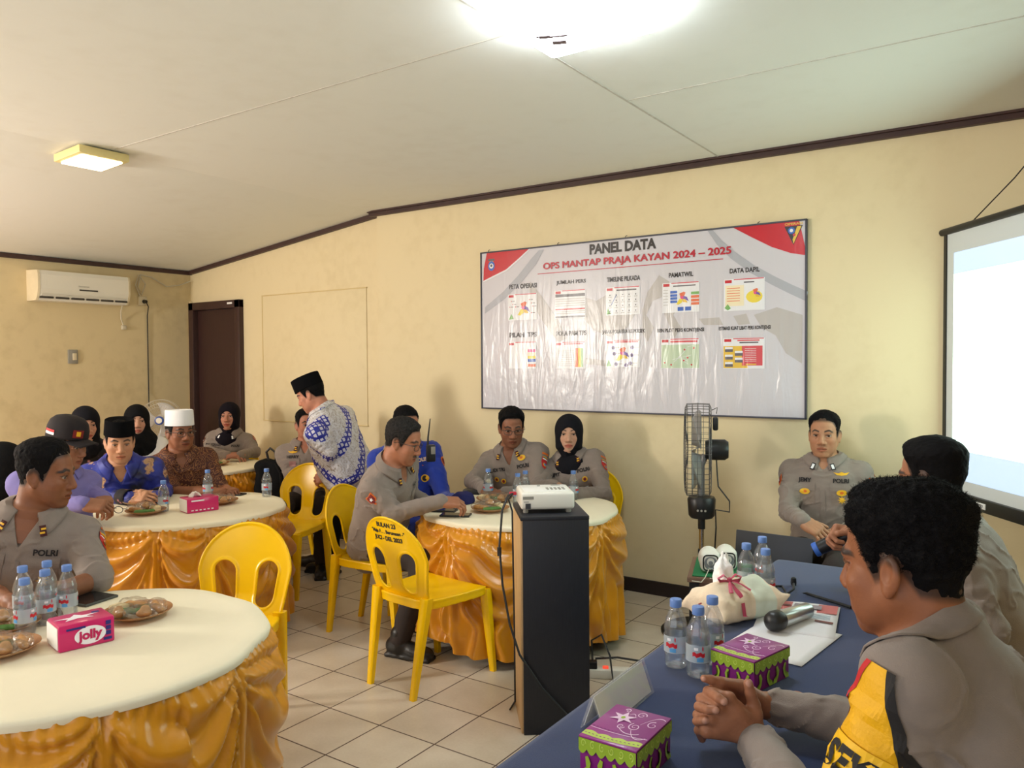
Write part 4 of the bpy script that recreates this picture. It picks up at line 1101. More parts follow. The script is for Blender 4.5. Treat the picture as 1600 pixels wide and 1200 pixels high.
def strands(P, n, length, width, curl, seed=1, zmin=-.03, lift=.35, mat_=None):
    """short single hairs growing out of the hair, one mesh"""
    rg = np.random.default_rng(seed); hv = P.hv; ok = hv[hv[:, 2] > zmin]; p = ok[rg.integers(0, len(ok), n)]+rg.normal(0, .0012, (n, 3))
    nrm = p-np.array([0, -.010, .02]); nrm /= np.linalg.norm(nrm, axis=1)[:, None]
    fl = np.cross(nrm, rg.normal(0, 1, (n, 3))); fl /= np.linalg.norm(fl, axis=1)[:, None]; sd = np.cross(nrm, fl)
    L = length*rg.uniform(.5, 1.1, n)[:, None]; pts = []; k = 5; tw = rg.uniform(1, 2.4, n)[:, None]*curl
    q = p-nrm*.002
    for i in range(k):
        pts.append(q); a = tw*i; d = nrm*(lift+.55*np.cos(a))+fl*np.sin(a)*.9+sd*.25*np.sin(a*.7); d /= np.linalg.norm(d, axis=1)[:, None]; q = q+d*L/k
    V = []; wv = np.cross(fl, nrm)
    for i in range(k):
        w_ = width*(1-.75*i/(k-1)); V += [pts[i]+wv*w_, pts[i]-wv*w_]
    V = np.stack(V, 1).reshape(-1, 3); b = (np.arange(n)*2*k)[:, None]
    Q = np.concatenate([np.stack([b[:, 0]+2*i, b[:, 0]+2*i+1, b[:, 0]+2*i+3, b[:, 0]+2*i+2], 1) for i in range(k-1)])
    return link('hair_strands', np_mesh('hair_strands', V@P.HB+P.head-P.loc, Q), mat_ or HAIR_BLACK, P.root)

# ------------------------------------------------------------------ the printed panel on the wall
def vinyl(name, c, rough=.26, k=.62):
    m = bpy.data.materials.new(name); m.use_nodes = True; nt = m.node_tree; b = nt.nodes['Principled BSDF']
    b.inputs['Base Color'].default_value = rgba(c); b.inputs['Roughness'].default_value = rough; b.inputs['Specular IOR Level'].default_value = .55
    tc = _n(nt, 'ShaderNodeTexCoord'); mp = _n(nt, 'ShaderNodeMapping'); mp.inputs['Scale'].default_value = (9.0, 1.0, 1.6); mp.inputs['Rotation'].default_value = (0, -.42, 0)
    nt.links.new(tc.outputs['Object'], mp.inputs['Vector'])
    n1 = _n(nt, 'ShaderNodeTexNoise', Scale=1.6, Detail=3.0, Distortion=.6); nt.links.new(mp.outputs[0], n1.inputs['Vector'])
    n2 = _n(nt, 'ShaderNodeTexNoise', Scale=16.0, Detail=3.0); nt.links.new(tc.outputs['Object'], n2.inputs['Vector'])
    sp = _n(nt, 'ShaderNodeSeparateXYZ'); nt.links.new(tc.outputs['Object'], sp.inputs[0])
    mr = _n(nt, 'ShaderNodeMapRange'); mr.inputs['From Min'].default_value = .5; mr.inputs['From Max'].default_value = -.45; mr.inputs['To Min'].default_value = .12; mr.inputs['To Max'].default_value = 1.0
    nt.links.new(sp.outputs['Z'], mr.inputs['Value'])
    ad = _n(nt, 'ShaderNodeMath', operation='MULTIPLY_ADD'); ad.inputs[1].default_value = .18; nt.links.new(n2.outputs['Fac'], ad.inputs[0]); nt.links.new(n1.outputs['Fac'], ad.inputs[2])
    mu = _n(nt, 'ShaderNodeMath', operation='MULTIPLY'); nt.links.new(ad.outputs[0], mu.inputs[0]); nt.links.new(mr.outputs[0], mu.inputs[1])
    bp = _n(nt, 'ShaderNodeBump', Strength=.55*k, Distance=.03); nt.links.new(mu.outputs[0], bp.inputs['Height']); nt.links.new(bp.outputs[0], b.inputs['Normal'])
    return m
V_BASE = vinyl('printed_vinyl', srgb(206, 203, 210)); V_RED = vinyl('red_print', srgb(196, 22, 40)); V_BLK = vinyl('black_print', srgb(34, 28, 32)); V_TXT = vinyl('red_letter_print', srgb(186, 24, 50))
V_WHT = vinyl('white_print', srgb(232, 232, 236)); V_MAP = vinyl('grey_map_print', srgb(186, 180, 178)); V_RD = vinyl('grey_road_print', srgb(172, 173, 182)); V_GLD = vinyl('gold_print', srgb(226, 184, 60))
V_BLU = vinyl('blue_print', srgb(52, 100, 190)); V_ORG = vinyl('orange_print', srgb(226, 110, 70)); V_GRN = vinyl('green_print', srgb(120, 176, 100)); V_PAL = vinyl('pale_green_print', srgb(188, 206, 178)); V_PNK = vinyl('pink_print', srgb(222, 80, 140)); V_GRY = vinyl('dark_grey_print', srgb(96, 92, 98)); V_YEL = vinyl('yellow_print', srgb(235, 212, 70)); V_CRM = vinyl('cream_print', srgb(240, 226, 190)); V_RDD = vinyl('soft_red_print', srgb(208, 74, 84)); V_PUR = vinyl('purple_print', srgb(110, 84, 170))
VM = [V_BASE, V_RED, V_BLK, V_TXT, V_WHT, V_MAP, V_RD, V_GLD, V_BLU, V_ORG, V_GRN, V_PAL, V_PNK, V_GRY, V_YEL, V_CRM, V_RDD, V_PUR]
(BASE, RED, BLK, TXT, WHT, MAP, RD, GLD, BLU, ORG, GRN, PAL, PNK, GRY, YEL, CRM, RDD, PUR) = range(18)
PX0, PX1, PZ0, PZ1 = -1.180, 1.156, 1.180, 2.338
YB = YP-.022
pan = thing('information_panel', 'large printed panel on the wall headed PANEL DATA', 'panel', ((PX0+PX1)/2, YB, (PZ0+PZ1)/2))
def bp_(px, py):
    q = at_y(px, py, YB); return (q[0]-(PX0+PX1)/2, q[2]-(PZ0+PZ1)/2)
mb = MB(); mb.box((0, .010, 0), (PX1-PX0-.012, .018, PZ1-PZ0-.012)); mb.build('board', V_BASE, pan)
mb = MB(); W, H = PX1-PX0, PZ1-PZ0
for c, s in (((0, .008, H/2-.005), (W, .028, .010)), ((0, .008, -H/2+.005), (W, .028, .010)), ((-W/2+.005, .008, 0), (.010, .028, H)), ((W/2-.005, .008, 0), (.010, .028, H))): mb.box(c, s, bev=.002)
mb.build('frame', mat('thin_dark_frame', srgb(70, 70, 82), .4), pan)
class Sheet:
    def __init__(s): s.mb = MB(); s.k = 0
    def put(s, V2, F2, mi, lv): s.mb.add([(x, -.0004*lv, z) for x, z in V2], [f[::-1] if False else f for f in F2], mi)
    def poly(s, pts, mi, lv=1, px=True):
        P = [bp_(*p) for p in pts] if px else pts
        s.put(P, [list(range(len(P)))], mi, lv)
    def rect(s, a, b, mi, lv=1):
        (x0, z0), (x1, z1) = a, b; s.put([(x0, z0), (x1, z0), (x1, z1), (x0, z1)], [[0, 1, 2, 3]], mi, lv)
    def disc(s, c, r, mi, lv=1, n=14, rz=None):
        s.put([(c[0]+r*math.cos(6.2832*k/n), c[1]+(rz or r)*math.sin(6.2832*k/n)) for k in range(n)], [list(range(n))], mi, lv)
    def text(s, t, c, w, h, mi, lv=2, bold=.02):
        V2, F2 = text2d(t, 1.0, bold); x0, x1 = V2[:, 0].min(), V2[:, 0].max(); y0, y1 = V2[:, 1].min(), V2[:, 1].max()
        P = [((x-(x0+x1)/2)/(x1-x0)*w+c[0], (y-(y0+y1)/2)/(y1-y0)*h+c[1]) for x, y in V2]; s.put(P, F2, mi, lv)
    def build(s, name, parent): return s.mb.build(name, VM, parent)
sh = Sheet()
sh.poly([(1030, 430), (1046, 440), (1040, 462), (1020, 470), (1010, 492), (1022, 512), (1012, 534), (1004, 520), (1004, 484), (1012, 456)], MAP)
sh.poly([(1046, 470), (1064, 476), (1052, 492), (1064, 512), (1054, 528), (1044, 504), (1036, 486)], MAP)
sh.poly([(905, 462), (932, 470), (962, 452), (985, 468), (996, 484), (980, 512), (952, 526), (928, 516), (912, 498)], MAP)
sh.poly([(828, 440), (846, 462), (872, 500), (884, 530), (872, 534), (850, 505), (826, 466)], MAP)
sh.poly([(1178, 492), (1214, 480), (1254, 492), (1253, 568), (1228, 552), (1212, 524), (1190, 512)], MAP)
sh.poly([(1092, 498), (1124, 496), (1130, 508), (1100, 508)], MAP); sh.poly([(1146, 494), (1166, 490), (1172, 506), (1154, 508)], MAP); sh.poly([(890, 556), (966, 566), (964, 574), (888, 566)], MAP)
arc = [(1106, 361), (1120, 382), (1142, 404), (1172, 426), (1204, 444), (1232, 458), (1258, 470)]
sh.poly(arc+[(x-3+6*(i/6), y-10) for i, (x, y) in list(enumerate([(1114, 366), (1130, 386), (1150, 404), (1178, 424), (1208, 441), (1236, 455), (1260, 466)]))][::-1], RD, 2)
sh.poly([(850, 390), (838, 412), (816, 440), (790, 466), (758, 490), (758, 480), (786, 456), (810, 430), (832, 402), (842, 391)], RD, 2)
sh.build('map_print', pan)
sh = Sheet(); sh.poly([(761, 394.5), (827, 388.5), (812, 402.5), (791, 421), (765, 434), (755.5, 439), (756, 420)], RED, 3); sh.poly([(829, 388.3), (814, 403.5), (792, 423), (766, 436), (755.5, 441), (755.5, 439), (765, 434), (791, 421), (812, 402.5), (827, 388.5)], WHT, 3); sh.build('red_corner', pan); sh = Sheet(); sh.poly([(1146, 356), (1249, 345), (1261, 399), (1236, 395.5), (1206, 386), (1175, 371)], RED, 3)
sh.build('red_corner', pan)
sh = Sheet(); c = bp_(768, 414); sh.rect((c[0]-.028, c[1]+.028), (c[0]+.028, c[1]+.044), GRY, 5); sh.disc((c[0], c[1]+.014), .020, GLD, 4); sh.disc((c[0], c[1]-.008), .030, BLU, 5, rz=.036); sh.disc((c[0], c[1]-.008), .019, WHT, 6); sh.disc((c[0], c[1]-.006), .010, GRY, 7)
sh.build('crest_print', pan); sh = Sheet(); c = bp_(1240, 366); sh.poly([(c[0]-.052, c[1]+.048), (c[0]+.052, c[1]+.048), (c[0], c[1]-.062)], BLK, 4, False); sh.poly([(c[0]+.045, c[1]+.044), (c[0]+.02, c[1]+.044), (c[0]-.005, c[1]-.03), (c[0], c[1]-.055)], GLD, 5, False)
sh.disc((c[0]-.012, c[1]+.022), .020, BLU, 6); sh.disc((c[0]-.012, c[1]+.022), .010, WHT, 7); sh.disc((c[0]+.004, c[1]-.004), .008, RED, 7); sh.text('OPERASI', (c[0], c[1]+.060), .10, .014, GLD, 6)
sh.build('crest_print', pan)
def ptext(t, cx, cy, wpx, hpx, mi, bold=.02):
    a = bp_(cx-wpx/2, cy+ (0.10*wpx/2 if False else 0)); b = bp_(cx+wpx/2, cy); c = bp_(cx, cy); h = abs(bp_(cx, cy-hpx/2)[1]-bp_(cx, cy+hpx/2)[1])
    s_ = Sheet(); s_.text(t, c, b[0]-a[0], h, mi, 4, bold); return s_
sh = ptext('PANEL DATA', 972, 385, 104, 16.5, BLK, .045); sh.build('heading', pan)
sh = ptext('OPS MANTAP PRAJA KAYAN 2024 \u2013 2025', 985, 406, 290, 13.5, TXT, .0)
V0 = list(sh.mb.v); F0 = list(sh.mb.f)
for kq, (dx, dz) in enumerate(((.003, 0), (-.003, 0), (0, .0025), (0, -.0025))): sh.mb.add([(x+dx, y-.0004*(kq+1), z+dz) for x, y, z in V0], F0, TXT)
c = bp_(985, 405); a = bp_(840, 405); b = bp_(1130, 405); sh.rect((a[0], c[1]-.050), (b[0], c[1]-.045), TXT, 4); sh.build('heading', pan)
for t, cx, cy, w in (('PETA OPERASI', 817, 447, 43), ('JUMLAH PERS', 892, 441, 46), ('TIMELINE PILKADA', 974, 435.5, 52), ('PAMATWIL', 1064, 429, 38), ('DATA DAPIL', 1163.5, 422, 47),
                     ('PILAH  TPS', 817, 523, 42), ('POLA PAM TPS', 892.5, 520.5, 47), ('JARAK POLRESTA KE POLSEK', 974, 518.5, 67), ('REN PLOT PERS KONTIJENSI', 1063, 516.5, 73), ('ESTIMASI KUAT LIBAT PERS KONTIJENSI', 1163, 513, 81)):
    ptext(t, cx, cy, w, 7.6, BLK, .03).build('caption', pan)
def sheet(x0, y0, x1, y1):
    s_ = Sheet(); a = bp_(x0, (y0+y1)/2); b = bp_(x1, (y0+y1)/2); m = (x0+x1)/2; t = bp_(m, y0)[1]; u = bp_(m, y1)[1]
    s_.x0, s_.x1, s_.z0, s_.z1 = a[0], b[0], u, t; s_.rect((a[0], u), (b[0], t), WHT, 4); W_ = b[0]-a[0]; H_ = t-u
    s_.L = lambda x, y: (a[0]+W_*x, u+H_*y)
    s_.R = lambda xa, ya, xb, yb, mi, lv=6: s_.rect(s_.L(xa, ya), s_.L(xb, yb), mi, lv)
    s_.D = lambda x, y, r, mi, lv=6, rz=None: s_.disc(s_.L(x, y), r*W_, mi, lv, rz=None if rz is None else rz*W_)
    s_.P = lambda pts, mi, lv=6: s_.poly([s_.L(*p) for p in pts], mi, lv, False)
    s_.R(.03, .88, .2, .97, RED); s_.R(.25, .965, .98, .995, RDD); return s_
def region(s_, cx, cy, k):
    f = lambda pts: [(cx+x*k, cy+y*k*1.2) for x, y in pts]
    s_.P(f([(-.5, -.5), (-.25, -.1), (-.05, 0), (.0, -.35), (-.3, -.55)]), YEL); s_.P(f([(-.25, .35), (.1, .5), (.25, .42), (.15, .15), (-.15, .1)]), ORG, 7); s_.P(f([(-.2, .12), (.1, .15), (.05, -.12), (-.12, -.08)]), PNK, 8); s_.P(f([(.05, .18), (.35, .05), (.5, -.3), (.2, -.12), (.05, -.1)]), PUR, 7); s_.P(f([(-.05, -.05), (.25, -.12), (.4, -.4), (.05, -.35)]), GLD, 6)
s_ = sheet(794, 459, 839, 500); region(s_, .55, .45, .42)
for x, y in ((.15, .72), (.2, .6), (.1, .5), (.78, .75), (.85, .62), (.9, .5), (.85, .25), (.3, .5)): s_.R(x, y, x+.09, y+.02, GRY); s_.D(x-.03, y+.01, .015, RED)
s_.P([(.03, .03), (.12, .25), (.2, .05)], GRN); s_.build('printed_sheet', pan)
s_ = sheet(867, 453, 915, 497)
s_.R(.02, .76, .98, .86, GRY); s_.R(.02, .30, .98, .345, RED); s_.R(.02, .02, .98, .08, GRY)
for y in (.68, .6, .52, .44, .24, .17): s_.R(.02, y-.01, .98, y+.015, MAP)
s_.build('printed_sheet', pan)
s_ = sheet(947, 448, 1000, 492); s_.R(.32, .86, .9, .91, GRY)
for r in range(4):
    for c in range(5): s_.D(.12+.19*c, .72-.19*r, .017, GRY); s_.R(.07+.19*c, .64-.19*r, .17+.19*c, .66-.19*r, MAP)
s_.P([(.02, .03), (.06, .25), (.15, .05)], GRN); s_.P([(.15, .36), (.31, .74), (.325, .735), (.165, .36)], BLU); s_.build('printed_sheet', pan)
s_ = sheet(1035, 441, 1093, 488); s_.R(.3, .86, .9, .90, GRY); region(s_, .55, .48, .34)
for k, y in enumerate((.68, .57, .47, .36)): s_.R(.22, y-.04, .41, y+.045, BLU)
for y, mi in ((.62, GRN), (.50, ORG), (.38, ORG), (.27, ORG)): s_.R(.78, y-.04, .99, y+.045, mi)
s_.R(.42, .05, .58, .18, BLU); s_.R(.62, .05, .78, .18, BLU)
for y in (.75, .65, .55, .45, .35, .25): s_.R(.03, y, .16, y+.02, MAP)
s_.build('printed_sheet', pan)
s_ = sheet(1131, 435, 1195, 485); s_.R(.5, .86, .75, .90, GRY); s_.R(.04, .15, .5, .80, CRM, 5); s_.D(.75, .42, .20, YEL, 5, .15); region(s_, .78, .52, .26)
for y in (.7, .62, .54, .46, .38, .3): s_.R(.08, y, .40, y+.02, ORG)
s_.P([(.02, .1), (.1, .22), (.18, .08), (.1, .02)], GRN); s_.build('printed_sheet', pan)
s_ = sheet(795, 534, 838, 576); 
for y, mi in ((.66, PNK), (.54, CRM), (.42, YEL), (.30, BLU), (.12, ORG)): s_.R(.70, y-.05, .98, y+.055, mi)
s_.build('printed_sheet', pan)
s_ = sheet(868, 534, 915, 576); s_.R(.3, .90, .92, .94, RDD); s_.R(.66, .06, .76, .76, ORG); s_.R(.76, .06, .86, .76, YEL); s_.R(.86, .06, .92, .76, GRN)
for k in range(8): s_.R(.1, .1+.08*k, .62, .11+.08*k, MAP)
for k in range(5): s_.R(.1+.13*k, .08, .105+.13*k, .74, MAP)
s_.build('printed_sheet', pan)
s_ = sheet(947, 531, 1000, 574); s_.R(.28, .90, .95, .95, RDD); region(s_, .5, .5, .40)
for x, y in ((.22, .72), (.25, .5), (.78, .72), (.76, .44), (.72, .15), (.3, .12), (.6, .08)): s_.D(x, y, .05, PUR); s_.D(x, y, .03, GRY, 7); s_.R(min(x+.06, .85), y-.01, min(x+.2, .97), y+.02, MAP)
s_.P([(.02, .03), (.08, .3), (.16, .05)], GRN); s_.build('printed_sheet', pan)
s_ = sheet(1033, 529, 1093, 576); s_.R(.01, .02, .99, .80, PAL, 5); s_.R(.25, .87, .95, .93, RDD)
for a, b in (((.35, .22), (.6, .55)), ((.45, .4), (.7, .25)), ((.3, .3), (.8, .45)), ((.6, .55), (.66, .68)), ((.7, .72), (.9, .78)), ((.55, .3), (.7, .15))):
    dx, dy = b[0]-a[0], b[1]-a[1]; n_ = math.hypot(dx, dy); nx, ny = -dy/n_*.006, dx/n_*.006; s_.P([(a[0]+nx, a[1]+ny), (b[0]+nx, b[1]+ny), (b[0]-nx, b[1]-ny), (a[0]-nx, a[1]-ny)], WHT, 6)
for x, y in ((.1, .2), (.27, .13), (.62, .63), (.86, .68), (.7, .36), (.8, .13), (.6, .27)): s_.D(x, y, .022, RED, 7)
s_.build('printed_sheet', pan)
s_ = sheet(1130, 528, 1195, 576); s_.R(.01, .02, .60, .74, GLD, 5); s_.R(.46, .10, .95, .74, RDD, 6); s_.R(.35, .90, .88, .94, RDD); s_.R(.40, .83, .85, .87, GRY)
for x, y in ((.05, .55), (.05, .30), (.05, .06), (.29, .42), (.29, .20)): s_.R(x, y, x+.19, y+.16, GRY, 7); s_.R(x, y+.09, x+.19, y+.16, WHT, 8)
for k in range(8): s_.R(.53, .24+.058*k, .80, .25+.058*k, WHT, 7)
s_.R(.55, .12, .80, .16, GLD, 7); s_.build('printed_sheet', pan)
for x in (765, 873, 979, 1186):
    q = bp_(x, 395-(x-755)*.1024); mb = MB(); mb.tube([(q[0]-.008, .0, q[1]), (q[0]-.004, -.006, q[1]+.012), (q[0]+.006, -.004, q[1]+.016)], .0025, 6); mb.build('hook', BLACK_CABLE, pan)

# ------------------------------------------------------------------ projector screen, standing at an angle by the panel wall
sc_ = thing('projector_screen', 'white projector screen with a bright slide at the right', 'screen', (1.857, 2.325, 0), math.atan2(-.825, .564))
SW_, SZ0, SZ1 = 1.75, .835, 2.185
SCR = mat('screen_fabric', srgb(214, 222, 222), .8); BLKM = mat('black_metal', (.012, .012, .013), .4)
mb = MB(); mb.box((SW_/2, .004, (SZ0+SZ1)/2), (SW_, .006, SZ1-SZ0)); mb.build('fabric', SCR, sc_)
mb = MB(); mb.box((.008, .0, (SZ0+SZ1)/2), (.024, .010, SZ1-SZ0)); mb.box((SW_-.008, .0, (SZ0+SZ1)/2), (.024, .010, SZ1-SZ0)); mb.build('black_border', BLKM, sc_)
mb = MB(); mb.cyl((-.03, .0, SZ1+.005), (SW_+.03, 0, SZ1+.005), .018); mb.build('top_bar', BLKM, sc_)
mb = MB(); mb.box((SW_/2, 0, SZ0-.02), (SW_+.04, .035, .065), bev=.008); b_ = mb.build('bottom_bar', BLKM, sc_)
mb = MB(); mb.box((.36, -.019, SZ0-.02), (.085, .004, .028), bev=.001); mb.build('white_tag', mat('white_paper', (.85, .85, .83), .7), b_)
V2, F2 = text2d('TOTO', .018, .02); mb = MB(); mb.add([(.36+x, -.0215, SZ0-.02+z) for x, z in V2], F2); mb.build('tag_letters', BLKM, b_)
def lit(name, c, s): return mat(name, (0.6, 0.6, 0.6), .8, emit=c, emit_s=s)
x0, x1 = .085, SW_-.06
mb = MB(); mb.box(((x0+x1)/2, -.0005, 1.51), (x1-x0, .002, .90)); im = mb.build('projected_slide', lit('white_slide_light', (.70, 1.0, .86), 4.0), sc_)
mb = MB(); mb.box(((x0+x1)/2, -.0005, 2.015), (x1-x0, .002, .11)); mb.build('slide_band', lit('blue_slide_light', srgb(150, 190, 232), 1.0), im); mb = MB(); mb.box(((x0+x1)/2, -.0005, .985), (x1-x0, .002, .15)); mb.build('slide_band', MATS['blue_slide_light'], im)
mb = MB(); mb.tube([(.2, .02, SZ1+.02), (.55, .01, SZ1+.16), (.9, .02, SZ1+.36), (1.2, .02, ZC-.02)], .003, 6); mb.tube([(SW_-.1, .02, SZ1+.02), (1.2, .02, ZC-.02)], .003, 6); mb.build('hanging_cord', BLACK_CABLE, sc_)
for s, nm in ((.02, 0), (SW_-.02, 1)):
    mb = MB(); mb.cyl((s, .02, SZ1-.02), (s, .03, .02), .010, n=10); mb.cyl((s, -.16, .012), (s, .16, .012), .012, n=8); mb.build('support_post', BLKM, sc_)

# ------------------------------------------------------------------ standing fan seen edge-on by the wall
fx, fy = .715, 1.832
fan = thing('standing_fan', 'tall black standing fan seen edge-on against the wall', 'fan', (fx, fy, 0), math.atan2(.363, .964))
# local x points to the right along the wall of the view; the fan blows toward -x
CHR = mat('chrome', (.7, .7, .72), .2, metal=1); WIRE = mat('dark_wire', srgb(92, 90, 90), .4, metal=.4)
mb = MB(); mb.lathe([(.225, 0), (.225, .012), (.20, .026), (.05, .04), (.03, .055)], n=36); mb.build('base', BLACK_PL, fan)
mb = MB(); mb.cyl((0, 0, .04), (0, 0, .47), .020); mb.build('lower_pole', BLACK_PL, fan)
mb = MB(); mb.cyl((0, 0, .45), (0, 0, .64), .014); mb.build('upper_pole', CHR, fan)
mb = MB(); mb.cyl((0, 0, .585), (0, 0, .66), .020); mb.lathe([(.060, .648), (.072, .662), (.078, .752), (.070, .766), (.02, .770)], n=24); mb.build('control_box', BLACK_PL, fan)
mb = MB()
for k in range(3): mb.cyl((-.02+.02*k, -.078, .70), (-.02+.02*k, -.084, .70), .006, n=10)
mb.build('button', GREY_PL, fan)
mb = MB(); mb.tube([(0, 0, .76), (0, 0, .94), (.02, 0, 1.0)], [.018, .017, .020], 12); mb.build('neck', mat('grey_tube', srgb(120, 122, 124), .35, metal=.3), fan)
zc = 1.03; G = MB()
prof = [(-.005, .03), (-.055, .06), (-.072, .16), (-.070, .235), (-.060, .256), (0.0, .258), (.062, .256), (.072, .235), (.070, .14), (.060, .06)]
for k in range(44):
    a = 2*math.pi*k/44; G.tube([(x-.02, r*math.cos(a), zc+r*math.sin(a)) for x, r in prof[1:]], .0011, 4, cap=False)
for x, r in ((-.060, .257), (-.03, .259), (0, .2595), (.03, .259), (.062, .257), (-.072, .2), (-.070, .12), (.072, .2), (.070, .12), (-.055, .06), (.06, .06)):
    G.tube([(x-.02, r*math.cos(2*math.pi*k/48), zc+r*math.sin(2*math.pi*k/48)) for k in range(49)], .0018 if abs(x) > .05 else .0014, 4, cap=False)
G.build('grille', WIRE, fan)
mb = MB()
for k in range(5):
    a0 = 2*math.pi*k/5
    def fn(u, v, a0=a0):
        r = .035+.185*v; a = a0+(u-.5)*(.55+.5*v); return (-.03+.05*(u-.5)+.003*math.sin(v*3), r*math.cos(a), zc+r*math.sin(a))
    mb.grid(fn, 6, 8)
o = mb.build('blades', mat('smoky_blades', srgb(140, 140, 138), .3), fan); md = o.modifiers.new('thick', 'SOLIDIFY'); md.thickness = .003
mb = MB(); mb.lathe([(.001, -.075), (.05, -.075), (.058, -.05), (.058, .03), (.045, .05), (.001, .052)], (.095, 0, zc), 24, R=Matrix.Rotation(math.pi/2, 3, 'Y')); mb.build('motor', BLACK_PL, fan)
mb = MB(); mb.box((.075, 0, zc+.145), (.030, .05, .075), bev=.01); mb.tube([(.055, 0, zc+.22), (.085, 0, zc+.235), (.08, 0, zc+.20)], .003, 6); mb.build('oscillation_knob', BLACK_PL, fan)
mb = MB(); mb.tube([(.08, -.01, zc-.05), (.085, -.02, zc-.14), (.09, -.03, zc-.20), (.15, -.03, zc-.28), (.15, -.03, zc-.34), (.075, -.03, .70), (.078, -.02, .60), (.065, -.01, .35), (.08, 0, .06), (.18, .05, .012)], .0045, 6); mb.build('power_cable', BLACK_CABLE, fan)

# small wooden table with loudspeakers and a laptop
WOODB = mat('worn_brown_wood', srgb(122, 92, 72), .6, var=.25, var_scale=12, stretch=(3, 20, 20))
da = math.atan2(.30, .95); lt = thing('side_table', 'small worn wooden side table under the two white speakers', 'table', (1.13, 1.02, 0), da)
mb = MB(); mb.box((0, 0, .588), (.30, .36, .024), bev=.003); mb.build('table_top', WOODB, lt)
for sx in (-1, 1):
    for sy in (-1, 1):
        mb = MB(); mb.box((sx*.122, sy*.15, .288), (.04, .04, .576)); mb.build('leg', BLACK_PL if sx < 0 and sy < 0 else WOODB, lt)
mb = MB(); mb.box((-.07, -.15, .53), (.03, .03, .09)); mb.box((0, -.15, .556), (.22, .02, .04)); mb.build('apron', WOODB, lt)
GRNC = mat('green_cloth', srgb(38, 116, 70), .85, bump=.3, bump_scale=300)
def lt_pt(x, y, z): c, s = math.cos(da), math.sin(da); x += .17; return (1.13+x*c-y*s, 1.02+x*s+y*c, z)
mb = MB(); mb.box((0, 0, 0), (.26, .34, .005), bev=.002); o = mb.build('green_cloth', GRNC); o.location = lt_pt(-.17, 0, .603); o.rotation_euler.z = da
tag(o, 'green cloth lying under the two white speakers', 'cloth')
for k, (x, y, t_) in enumerate(((-.235, -.06, 'left'), (-.165, .0, 'right'))):
    sp = thing('speaker', 'small white round loudspeaker on the green cloth, %s of the pair' % t_, 'speaker', lt_pt(x, y, .606), math.atan2(-.9, .45)-math.pi/2+math.pi/2*0, 'pair of small white speakers')
    F = Field((-.06, -.075, -.005), (.06, .085, .12), .004)
    F.ell((0, -.005, .052), (.046, .060, .050)); F.rbox((0, .045, .046), (.038, .022, .040), .014, k=.03)
    V, Q = F.mesh(); link('shell', np_mesh('shell', V, Q), WHITE_PL, sp)
    mb = MB(); pts = [(.031*math.copysign(abs(math.cos(a))**.5, math.cos(a)), .0665, .046+.033*math.copysign(abs(math.sin(a))**.5, math.sin(a))) for a in [2*math.pi*i/32 for i in range(33)]]
    mb.tube(pts, .0032, 6, cap=False); mb.build('front_ring', BLACK_PL, sp)
    mb = MB(); mb.lathe([(.001, .004), (.008, .004), (.010, 0), (.020, -.002), (.024, .002), (.028, .0)], (0, .069, .046), 24, R=Matrix.Rotation(-math.pi/2, 3, 'X')); mb.build('cone', mat('grey_cone', srgb(130, 132, 132), .4), sp)
    mb = MB(); mb.tube([(0, .068, .02), (.01, .10, .03), (.03, .13, .0), (.05, .17, -.01), (.09, .19, .0)], .002, 6); mb.build('lead', WHITE_CABLE, sp)
lap = thing('laptop', 'dark laptop standing open behind the far end of the navy table', 'laptop', (1.305, 1.13, .512), 0)
ls = thing('stool', 'low dark wooden stool under the laptop', 'stool', (1.32, 1.25, 0), -.05)
mb = MB(); mb.box((0, 0, .50), (.38, .30, .022), bev=.004); mb.build('seat', WOODB, ls)
for sx in (-1, 1):
    for sy in (-1, 1): mb = MB(); mb.box((sx*.16, sy*.12, .245), (.035, .035, .49)); mb.build('leg', WOODB, ls)
LAPM = mat('dark_laptop_shell', srgb(58, 60, 66), .42, metal=.3)
lap.rotation_euler.z = math.radians(-3)
mb = MB(); mb.box((0, .115, .010), (.345, .235, .018), bev=.006); mb.build('base', LAPM, lap)
mb = MB(); mb.box((0, .115, .0195), (.30, .12, .002)); mb.build('keyboard', BLACK_PL, lap)
R = Matrix.Rotation(math.radians(-8), 3, 'X'); mb = MB(); mb.box(R @ Vector((0, 0, .115))+Vector((0, -.004, .012)), (.345, .008, .225), bev=.004, rot=R); mb.build('lid', LAPM, lap)
mb = MB(); mb.box(R @ Vector((0, .0045, .118))+Vector((0, -.004, .012)), (.32, .001, .195), rot=R); mb.build('display', mat('laptop_display', (.2, .25, .3), .3, emit=(.6, .75, .9), emit_s=.6), lap)

# ------------------------------------------------------------------ projector and its cables
pj = thing('projector', 'white projector on top of the tall black cabinet', 'projector', (.535, .465, .896), ca)
mb = MB(); mb.box((0, 0, .052), (.225, .215, .072), bev=.012, seg=3); mb.build('body', WHITE_PL, pj)
mb = MB(); mb.box((0, 0, .0885), (.19, .17, .004), bev=.002); mb.build('top_panel', mat('off_white_panel', srgb(238, 236, 230), .3), pj)
mb = MB()
for k in range(9):
    for j in range(3):
        if k > 3: mb.box((-.06+.017*k, -.05+.02*j, .0915), (.010, .008, .002))
mb.cyl((-.02, .05, .089), (-.02, .05, .093), .007); mb.box((.055, .06, .0912), (.04, .010, .002)); mb.build('button', GREY_PL, pj)
mb = MB()
for k in range(6): mb.box((.1125, -.06+.0*k, .032+.0085*k), (.003, .07, .004))
mb.build('vent', GREY_PL, pj)
mb = MB(); mb.box((-.083, -.1075, .032), (.022, .004, .022)); mb.build('socket', mat('dark_slot', srgb(60, 60, 62), .5), pj)
